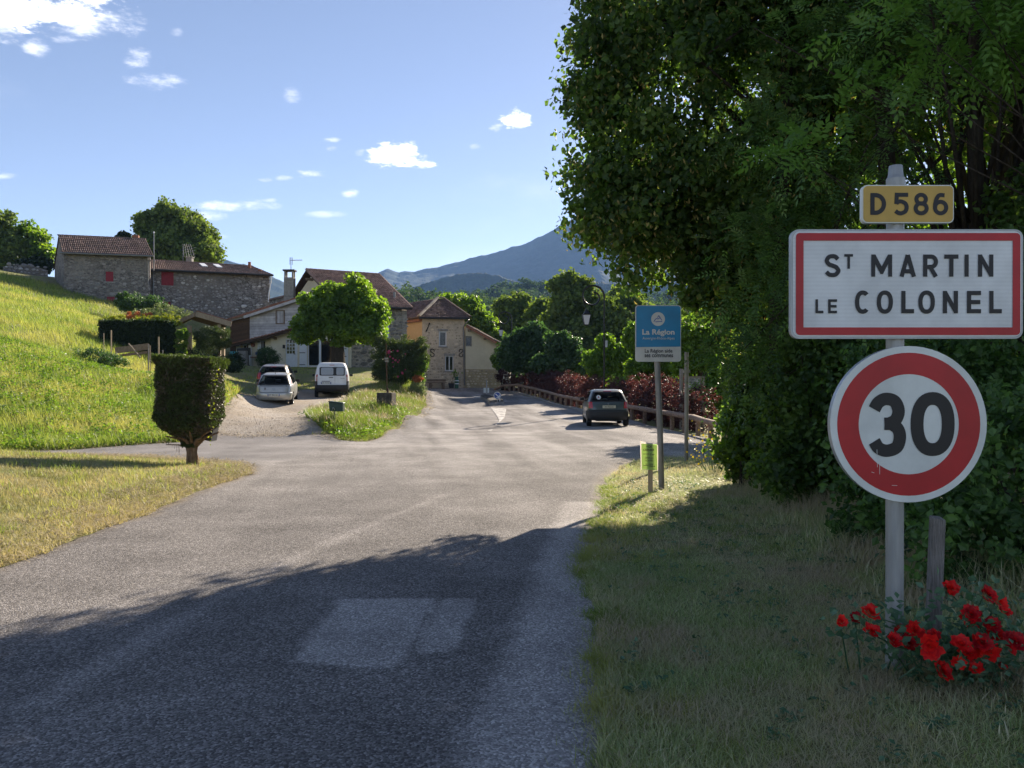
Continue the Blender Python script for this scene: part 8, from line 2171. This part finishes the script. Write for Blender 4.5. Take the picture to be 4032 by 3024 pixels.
n = 40; c = np.array(fB.pt(fB.ab(1787, 1500)[0], 2.3, .75)); V = leaves(c + rngs(128).normal(size=(n, 3)) * .16, rngs(129).normal(size=(n, 3)), .2, .14, rngs(130)); o = np_mesh('leaves', V, quadfaces(n), MAT['bright_leaf'], pt_, rngs(131).uniform(0, 1, n))
# yellow flowers at the edge of the hazel
r = rngs(132); n = 150; c = np.array(P(2810, 1765, 15.2)); yf = thing('yellow_wildflowers', 'small cluster of yellow wild flowers at the edge of the bush beside the parking', 'flowers', tuple(P(2810, 1840, 15.2)))
pos = c + r.normal(size=(n, 3)) * np.array([.22, .2, .16]); V = leaves(pos, pos - c + [0, -.5, .3], .045, .045, r); np_mesh('blossom', V, quadfaces(n), MAT['yellow_flower'], yf, r.uniform(0, 1, n), kind='stuff')
mb = MB()
for i in range(30): p0_ = pos[i]; mb.tube([(c[0] + (p0_[0] - c[0]) * .4, p0_[1], H1(c[0], c[1])), tuple(p0_)], [.006, .003], 4)
mb.build('stems', MAT['rose_leaf'], yf)

# ================================================================== grass
def blades(name, label, x, y, hgt, wid, mat, r, lean=.45, bend=True, z=None, rnd=None, hv=.5):
    n = len(x); z = H(x, y) if z is None else z
    a = r.uniform(0, 2 * np.pi, n); h = hgt * (1 + r.uniform(-hv, hv, n)); w = wid * r.uniform(.6, 1.3, n)
    d = np.c_[np.cos(a), np.sin(a), np.zeros(n)]; s = np.c_[-np.sin(a), np.cos(a), np.zeros(n)]; l = (r.uniform(0, 1, n) ** .7 * lean * 2)[:, None] * h[:, None]
    b = np.c_[x, y, z - .02]; up = np.c_[np.zeros(n), np.zeros(n), h]
    if bend:
        V = np.stack([b - s * w[:, None] / 2, b + s * w[:, None] / 2, b + d * l * .35 + up * .62 + s * w[:, None] * .38, b + d * l * .35 + up * .62 - s * w[:, None] * .38, b + d * l + up], 1).reshape(-1, 3)
        k = np.arange(n)[:, None] * 5; F = np.concatenate([k + [[0, 1, 2]], k + [[0, 2, 3]], k + [[3, 2, 4]]], 1).reshape(-1, 3); rep = 3
    else:
        V = np.stack([b - s * w[:, None] / 2, b + s * w[:, None] / 2, b + d * l + up], 1).reshape(-1, 3); F = np.arange(n * 3).reshape(-1, 3); rep = 1
    rn = r.uniform(0, 1, n) if rnd is None else np.clip(rnd, 0, 1)
    o = np_mesh(name, V, F, MAT[mat], None, np.repeat(rn, rep)); return tag(o, label, 'grass', kind='stuff')
def scatter(n, fn, box, r, dens=None):
    xs = []; ys = []; got = 0
    for _ in range(60):
        m = max(2000, int((n - got) * 2)); x = r.uniform(box[0], box[1], m); y = r.uniform(box[2], box[3], m); k = fn(x, y)
        if dens is not None: k &= r.uniform(0, 1, m) < dens(x, y)
        xs.append(x[k]); ys.append(y[k]); got += k.sum()
        if got >= n: break
    return np.concatenate(xs)[:n], np.concatenate(ys)[:n]
def off(x, y, m=0.0):
    w = (fbm2(x, y, 2.2, 5) - .5) * .10 + (fbm2(x, y, 1.3, 55) - .5) * .22
    return (sdist(x, y, ROAD) + w > m) & (sdist(x, y, DRIVE) + w > m - .1)
infront = lambda x, y: np.abs(x) < y * .72 + .6
r = rngs(200)
# right verge, near
x, y = scatter(120000, lambda x, y: off(x, y, -.03) & infront(x, y), (.1, 4.6, 2.7, 7.2), r); 
tone = r.uniform(0, 1, len(x)) * .75 + (fbm2(x, y, .9, 61) - .35) * .6
blades('verge_grass', 'short mown grass with dry straw on the near right verge', x, y, .045 + .02 * (fbm2(x, y, 1.7, 62)), .0045, 'verge_grass', r, .8, True, rnd=tone)
x, y = scatter(70000, lambda x, y: off(x, y, -.04) & infront(x, y) & (x > .3), (.3, 10, 7.0, 18.6), r, lambda x, y: (9 / y) ** 1.2)
tone = r.uniform(0, 1, len(x)) * .8 + (fbm2(x, y, .9, 61) - .45) * .6
blades('verge_grass', 'mown grass on the far part of the right verge around the poles', x, y, .055, .009, 'verge_grass', r, .7, False, rnd=tone)
# weeds and longer grass under the trees
x, y = scatter(26000, lambda x, y: off(x, y, .5) & infront(x, y) & (x > 2.25 + .10 * (y - 4) + .9 * (fbm2(x, y, .7, 63) - .5)) & (x < 6), (1.5, 6, 3.4, 12.5), r)
edge = np.clip((x - (2.4 + .10 * (y - 4))) / 1.0, 0, 1)
blades('weeds', 'longer dark grass and weeds under the bushes on the right', x, y, .07 + .20 * edge, .009, 'verge_grass', r, .6, True)
# ragged green tufts that creep over the edge of the asphalt
x, y = scatter(150, lambda x, y: (np.abs(sdist(x, y, ROAD) - .0) < .07) & (x > 0) & (y < 13), (.1, 2.5, 2.8, 13), r); x = np.repeat(x, 130) + r.normal(size=150 * 130)[:len(x) * 130] * .075; y = np.repeat(y, 130) + r.normal(size=len(x)) * .06
blades('edge_tufts', 'ragged green grass tufts creeping over the right edge of the asphalt', x, y, .05, .005, 'long_grass', r, .8, False, rnd=r.uniform(0, .7, len(x)))
x, y = scatter(520, lambda x, y: off(x, y, .1) & infront(x, y), (.3, 4.5, 2.8, 12), r); x = np.repeat(x, 60) + r.normal(size=520 * 60)[:len(x) * 60] * .07; y = np.repeat(y, 60) + r.normal(size=len(x)) * .07
blades('grass_tufts', 'greener tufts of grass in the right verge', x, y, .07, .005, 'long_grass', r, .7, False, rnd=r.uniform(0, .6, len(x)))
# straw litter
x, y = scatter(9000, lambda x, y: off(x, y, -.10) & infront(x, y), (.1, 5, 2.7, 14), r); n = len(x)
def litter(x, y, name, label, L0, r, mat='straw', zz=.02, w0=.0022):
    n = len(x); a = r.uniform(0, np.pi, n); l = L0 * r.uniform(.3, 1.3, n); d = np.c_[np.cos(a), np.sin(a), r.normal(size=n) * .22]; s = np.c_[-np.sin(a), np.cos(a), np.zeros(n)]; b = np.c_[x, y, H(x, y) + zz + r.uniform(0, .03, n)]
    w = w0 * (1 + y / 6)[:, None]
    V = np.stack([b - s * w, b + s * w, b + d * l[:, None] + s * w * .5, b + d * l[:, None] - s * w * .5], 1).reshape(-1, 3); return tag(np_mesh(name, V, quadfaces(n), MAT[mat], None, r.uniform(0, 1, n)), label, 'straw', kind='stuff')
litter(x, y, 'straw_litter', 'pale dry straw lying on the right verge', .06, r, w0=.0013)
# left mown mound
x, y = scatter(95000, lambda x, y: off(x, y, -.03) & infront(x, y) & (y < 19) & (x < -4.3), (-13.5, -4.3, 6.2, 19), r, lambda x, y: np.clip((8.5 / y) ** 1.3, 0, 1))
sd_ = sdist(x, y, ROAD); tone = r.uniform(0, 1, len(x)) * .8 + (fbm2(x, y, .8, 64) - .45) * .9 + np.clip(1 - sd_ / .9, 0, 1) * .5
blades('lawn_grass', 'sunlit dry mown grass on the mound at the left', x, y, .05 + .02 * fbm2(x, y, 1, 65), .010, 'lawn_grass', r, .75, False, rnd=tone)
x, y = scatter(9000, lambda x, y: off(x, y, -.12) & infront(x, y) & (sdist(x, y, ROAD) < .8), (-13.5, -4.2, 6, 18.5), r); litter(x, y, 'straw_litter', 'pale dry straw along the edge of the left lawn', .10, r)
x, y = scatter(7000, lambda x, y: (np.abs(sdist(x, y, ROAD)) < .5) | (np.abs(sdist(x, y, DRIVE)) < .4), (-16, -4, 18, 60), r); litter(x, y, 'straw_litter', 'pale dry grass litter along the drive and far road edge', .16, r, w0=.002)
# little green tufts in the lawn
x, y = scatter(420, lambda x, y: off(x, y, .2) & infront(x, y), (-12, -4.6, 7, 16), r); x = np.repeat(x, 16) + r.normal(size=420 * 16)[:len(x) * 16] * .06; y = np.repeat(y, 16) + r.normal(size=len(x)) * .06
blades('grass_tufts', 'greener tufts of grass in the left lawn', x, y, .10, .012, 'long_grass', r, .6, False)
# hillside
hill = lambda x, y: (off(x, y, .02)) & (x < -8.8 - .0 * y) & (x > -.70 * y - 1.5) & ((y > 19.5)) & ~((x > -10.2) & (y > 44))
x, y = scatter(190000, hill, (-52, -8, 19.5, 70), r, lambda x, y: np.clip((24 / y) ** 2.0, 0, 1))
lawn = (x > -.375 * y + .0) & (y > 36)    # the shaded lawn round the house is short
x, y = x[~lawn], y[~lawn]
tone = r.uniform(0, 1, len(x)) * .8 + (fbm2(x, y, .35, 66) - .5) * .7 + .05; hh = .16 + .16 * fbm2(x, y, .45, 67) + .06 * (y > 40)
blades('hill_grass', 'long bright green grass covering the hillside at the left', x, y, hh, .016 * (1 + y / 45), 'long_grass', r, .5, False, rnd=tone)
# house lawn
x, y = scatter(26000, lambda x, y: off(x, y, .1) & (x > -.40 * y) & (x < -4.9), (-26, -5, 40, 66), r)
blades('house_lawn', 'short grass of the sloping lawn before the farmhouse', x, y, .09, .035, 'long_grass', r, .5, False, rnd=r.uniform(0, .7, len(x)))
# tall weeds on the spit that carries the mailbox
isl_ = lambda x, y: off(x, y, .02) & (x > -8.3) & (x < -3.9) & (y > 23.8) & (y < 66)
x, y = scatter(75000, isl_, (-8.4, -3.9, 23.8, 66), r, lambda x, y: np.clip((26 / y) ** 1.7, 0, 1)); s_ = np.clip(sdist(x, y, ROAD) / .8, .25, 1)
blades('tall_grass', 'tall seeding grass on the spit between the drive and the main road', x, y, (.18 + .28 * fbm2(x, y, .5, 68)) * s_, .016, 'tall_grass', r, .45, False, rnd=r.uniform(0, 1, len(x)) * .85 + (fbm2(x, y, .6, 69) - .4) * .5)
x, y = scatter(3400, isl_, (-8.4, -3.9, 23.8, 50), r); z = H(x, y) + .32 + .14 * r.uniform(0, 1, len(x))
blades('seed_heads', 'pale seed heads above the tall grass of the spit', x, y, .12, .02, 'straw', r, .5, False, z=z)
# broad leaved weeds: docks and clover clumps for a broken texture
x, y = scatter(900, lambda x, y: hill(x, y) | isl_(x, y), (-30, -4, 19.5, 36), r); n = len(x); m = 26
xx_ = np.repeat(x, m) + r.normal(size=n * m) * .16; yy_ = np.repeat(y, m) + r.normal(size=n * m) * .16; pos = np.c_[xx_, yy_, H(xx_, yy_) + r.uniform(.08, .28, n * m)]
V = leaves(pos, np.tile([[0, -.2, 1.]], (n * m, 1)), .10, .06, r, up=.5, jitter=.6); tag(np_mesh('meadow_weeds', V, quadfaces(n * m), MAT['bright_leaf'], None, np.repeat(r.uniform(0, 1, n), m)), 'broad leaved weeds growing among the long grass', 'weeds', kind='stuff')
x, y = scatter(260, lambda x, y: off(x, y, .1) & infront(x, y) & (x < 3.2), (.3, 4, 3, 14), r); n = len(x); m = 9
xx_ = np.repeat(x, m) + r.normal(size=n * m) * .03; yy_ = np.repeat(y, m) + r.normal(size=n * m) * .03; pos = np.c_[xx_, yy_, H(xx_, yy_) + r.uniform(.01, .05, n * m)]
V = leaves(pos, np.tile([[0, -.2, 1.]], (n * m, 1)), .035, .022, r, up=.5, jitter=.5); tag(np_mesh('verge_weeds', V, quadfaces(n * m), MAT['rose_leaf'], None, np.repeat(r.uniform(0, 1, n), m)), 'small clover and plantain leaves in the right verge', 'weeds', kind='stuff')
# ------------------------------------------------------------------ wooded hills and the mountain
leafmat('wood_leaf', (.025, .052, .018), (.048, .085, .028), (.085, .13, .042), (1.8, 1.9, 1.0), .3, rough=.9)
t = NT('forest'); n = t.noise(.02, 6, .65); n2 = t.noise(.12, 4, .7)
c = t.mix(t.ramp(n, [(.35, 0.0), (.65, 1.0)]), (.012, .028, .014), (.022, .042, .02)); c = t.mix(1.0, c, t.ramp(n2, [(.3, .55), (.7, 1.45)]), 'MULTIPLY')
t.set(c, .95, 0, .1); MAT['forest'] = t.m
def hillmesh(name, prof, d0, depth, foot, nu, nv, amp, fr, seed, kind='structure', spur=0, label=None, bump=(0, 1), left=None, convex=1.0):
    """a ridge whose crest runs through prof (photo px, py) at distance d0, falling towards us to z = foot"""
    r = np.random.default_rng(seed); px = np.array([p[0] for p in prof], float); py = np.array([p[1] for p in prof], float)
    U = np.linspace(px[0], px[-1], nu); crest = CAMZ - (np.interp(U, px, py) - HOR) / FPX * d0
    X0 = (U - 2016) / FPX * d0; V = []; vs = np.linspace(-.5, 1, nv)
    T, UU = np.meshgrid(vs, np.arange(nu), indexing='ij'); x = X0[UU]; y = d0 - T * depth
    prof_t = np.where(T >= 0, 1 - np.clip(T, 0, 1) ** convex, 1 + T * 1.0)
    z = foot + (crest[UU] - foot) * prof_t
    sp = fbm2(x.ravel() + 5000, y.ravel() * .35 + 5000, fr, seed, 4).reshape(x.shape) - .5
    z = z + sp * amp * np.clip(T * 3, 0, 1) * np.clip((1 - T) * 4, 0, 1)
    b = fbm2(x.ravel() + 9000, y.ravel() + 9000, bump[1], seed + 3, 3).reshape(x.shape) - .5
    z = z + b * bump[0]
    idx = np.arange(nu * nv).reshape(nv, nu); F = np.stack([idx[:-1, :-1], idx[1:, :-1], idx[1:, 1:], idx[:-1, 1:]], -1).reshape(-1, 4)
    return np_mesh(name, np.c_[x.ravel(), y.ravel(), z.ravel()], F, MAT['forest'], smooth=False, kind=kind), x, y, z
M1 = [(1100, 1180), (1300, 1120), (1420, 1096), (1476, 1080), (1500, 1064), (1523, 1057), (1548, 1060), (1573, 1070), (1640, 1063), (1720, 1050), (1823, 1022), (1900, 1004), (1969, 985), (2030, 968), (2096, 945), (2150, 915), (2224, 875), (2300, 840), (2420, 825), (2560, 840), (2750, 880), (3000, 900), (3400, 900), (4000, 940), (4600, 1000)]
hillmesh('mountain', M1, 3200, 1700, -20, 520, 110, 190, .0016, 4, spur=1, bump=(14, .03), convex=.8)
M0 = [(300, 1180), (700, 1060), (800, 1034), (891, 1020), (960, 1036), (1010, 1055), (1060, 1078), (1117, 1108), (1200, 1150), (1400, 1210), (1600, 1260)]
hillmesh('mountain', M0, 2600, 900, -20, 240, 50, 60, .003, 5, bump=(12, .04))
M2 = [(1300, 1230), (1480, 1190), (1560, 1150), (1650, 1120), (1760, 1085), (1860, 1068), (1960, 1080), (2050, 1110), (2150, 1120), (2300, 1105), (2450, 1115), (2560, 1100), (2700, 1110), (3000, 1120), (3600, 1100), (4200, 1130)]
hillmesh('forest_slope', M2, 1700, 700, -15, 700, 150, 40, .004, 6, bump=(9, .12), convex=.7)
# nearer woods, tree by tree as one mass of crowns
def woods(name, label, prof, d0, depth, foot, ntree, seed, size=(3.2, 5.5), nleaf=64, L=1.3, amp=6):
    o, x, y, z = hillmesh(name + '_ground', [(a, b + size[1] * 1.3 / d0 * FPX) for a, b in prof], d0, depth, foot, 160, 60, amp, .012, seed, bump=(1.5, .05))
    r = np.random.default_rng(seed + 50); nv, nu = x.shape; fi = r.uniform(0, nu - 1.01, ntree); fj = nv / 3 + (r.uniform(0, 1, ntree) ** 1.6) * (nv * .62)
    i0 = fi.astype(int); j0 = fj.astype(int); X = x[j0, i0] + r.normal(size=ntree) * 1.5; Y = y[j0, i0] + r.normal(size=ntree) * 1.5; Z = z[j0, i0]
    R_ = r.uniform(size[0], size[1], ntree); n = ntree * nleaf; d = unit(r.normal(size=(n, 3)) + np.array([0, -.35, .45])); rad = np.repeat(R_, nleaf)[:, None]
    c = np.repeat(np.c_[X, Y, Z + R_ * .9], nleaf, 0); lump = 1 + .28 * np.sin(d[:, :1] * 7 + np.repeat(r.uniform(0, 6, ntree), nleaf)[:, None]) * np.cos(d[:, 2:] * 6)
    pos = c + d * rad * lump * r.uniform(.72, 1.0, (n, 1)) * np.array([1, 1, 1.15]); V = leaves(pos, d, L, L * .85, r, up=.3, jitter=.55)
    rn = np.clip(np.repeat(r.uniform(0, 1, ntree), nleaf) * .6 + r.uniform(0, .45, n), 0, 1)
    tag(np_mesh(name, V, quadfaces(n), MAT['wood_leaf'], None, rn), label, 'wood', kind='stuff')
woods('wooded_hill', 'dark wooded knoll in the middle distance above the garden trees', [(1700, 1190), (1850, 1160), (1920, 1140), (1990, 1118), (2080, 1112), (2180, 1122), (2260, 1140), (2400, 1165), (2560, 1150), (2750, 1160), (3100, 1150), (3600, 1150)], 640, 260, -10, 1500, 7, L=1.9)
woods('near_wood', 'wooded slope behind the tower house and the garden trees', [(1250, 1180), (1480, 1140), (1540, 1136), (1620, 1135), (1700, 1160), (1790, 1158), (1880, 1165), (1960, 1185), (2060, 1195), (2200, 1185), (2350, 1190), (2500, 1200), (2700, 1210), (3000, 1220), (3600, 1220)], 380, 190, -6, 1500, 8, L=1.35, size=(2.6, 4.4))
# ------------------------------------------------------------------ the air itself
hz = MB(); hz.box(-3600, 3600, -150, 3990, -60, 700)
m = bpy.data.materials.new('haze'); m.use_nodes = True; nt = m.node_tree; nt.nodes.clear(); out = nt.nodes.new('ShaderNodeOutputMaterial'); pv = nt.nodes.new('ShaderNodeVolumePrincipled')
pv.inputs['Density'].default_value = .000095; pv.inputs['Color'].default_value = (.30, .52, 1, 1); pv.inputs['Anisotropy'].default_value = .1; nt.links.new(pv.outputs[0], out.inputs['Volume'])
tag(hz.build('haze', m), 'thin blue summer haze filling the valley air', 'haze', kind='stuff')
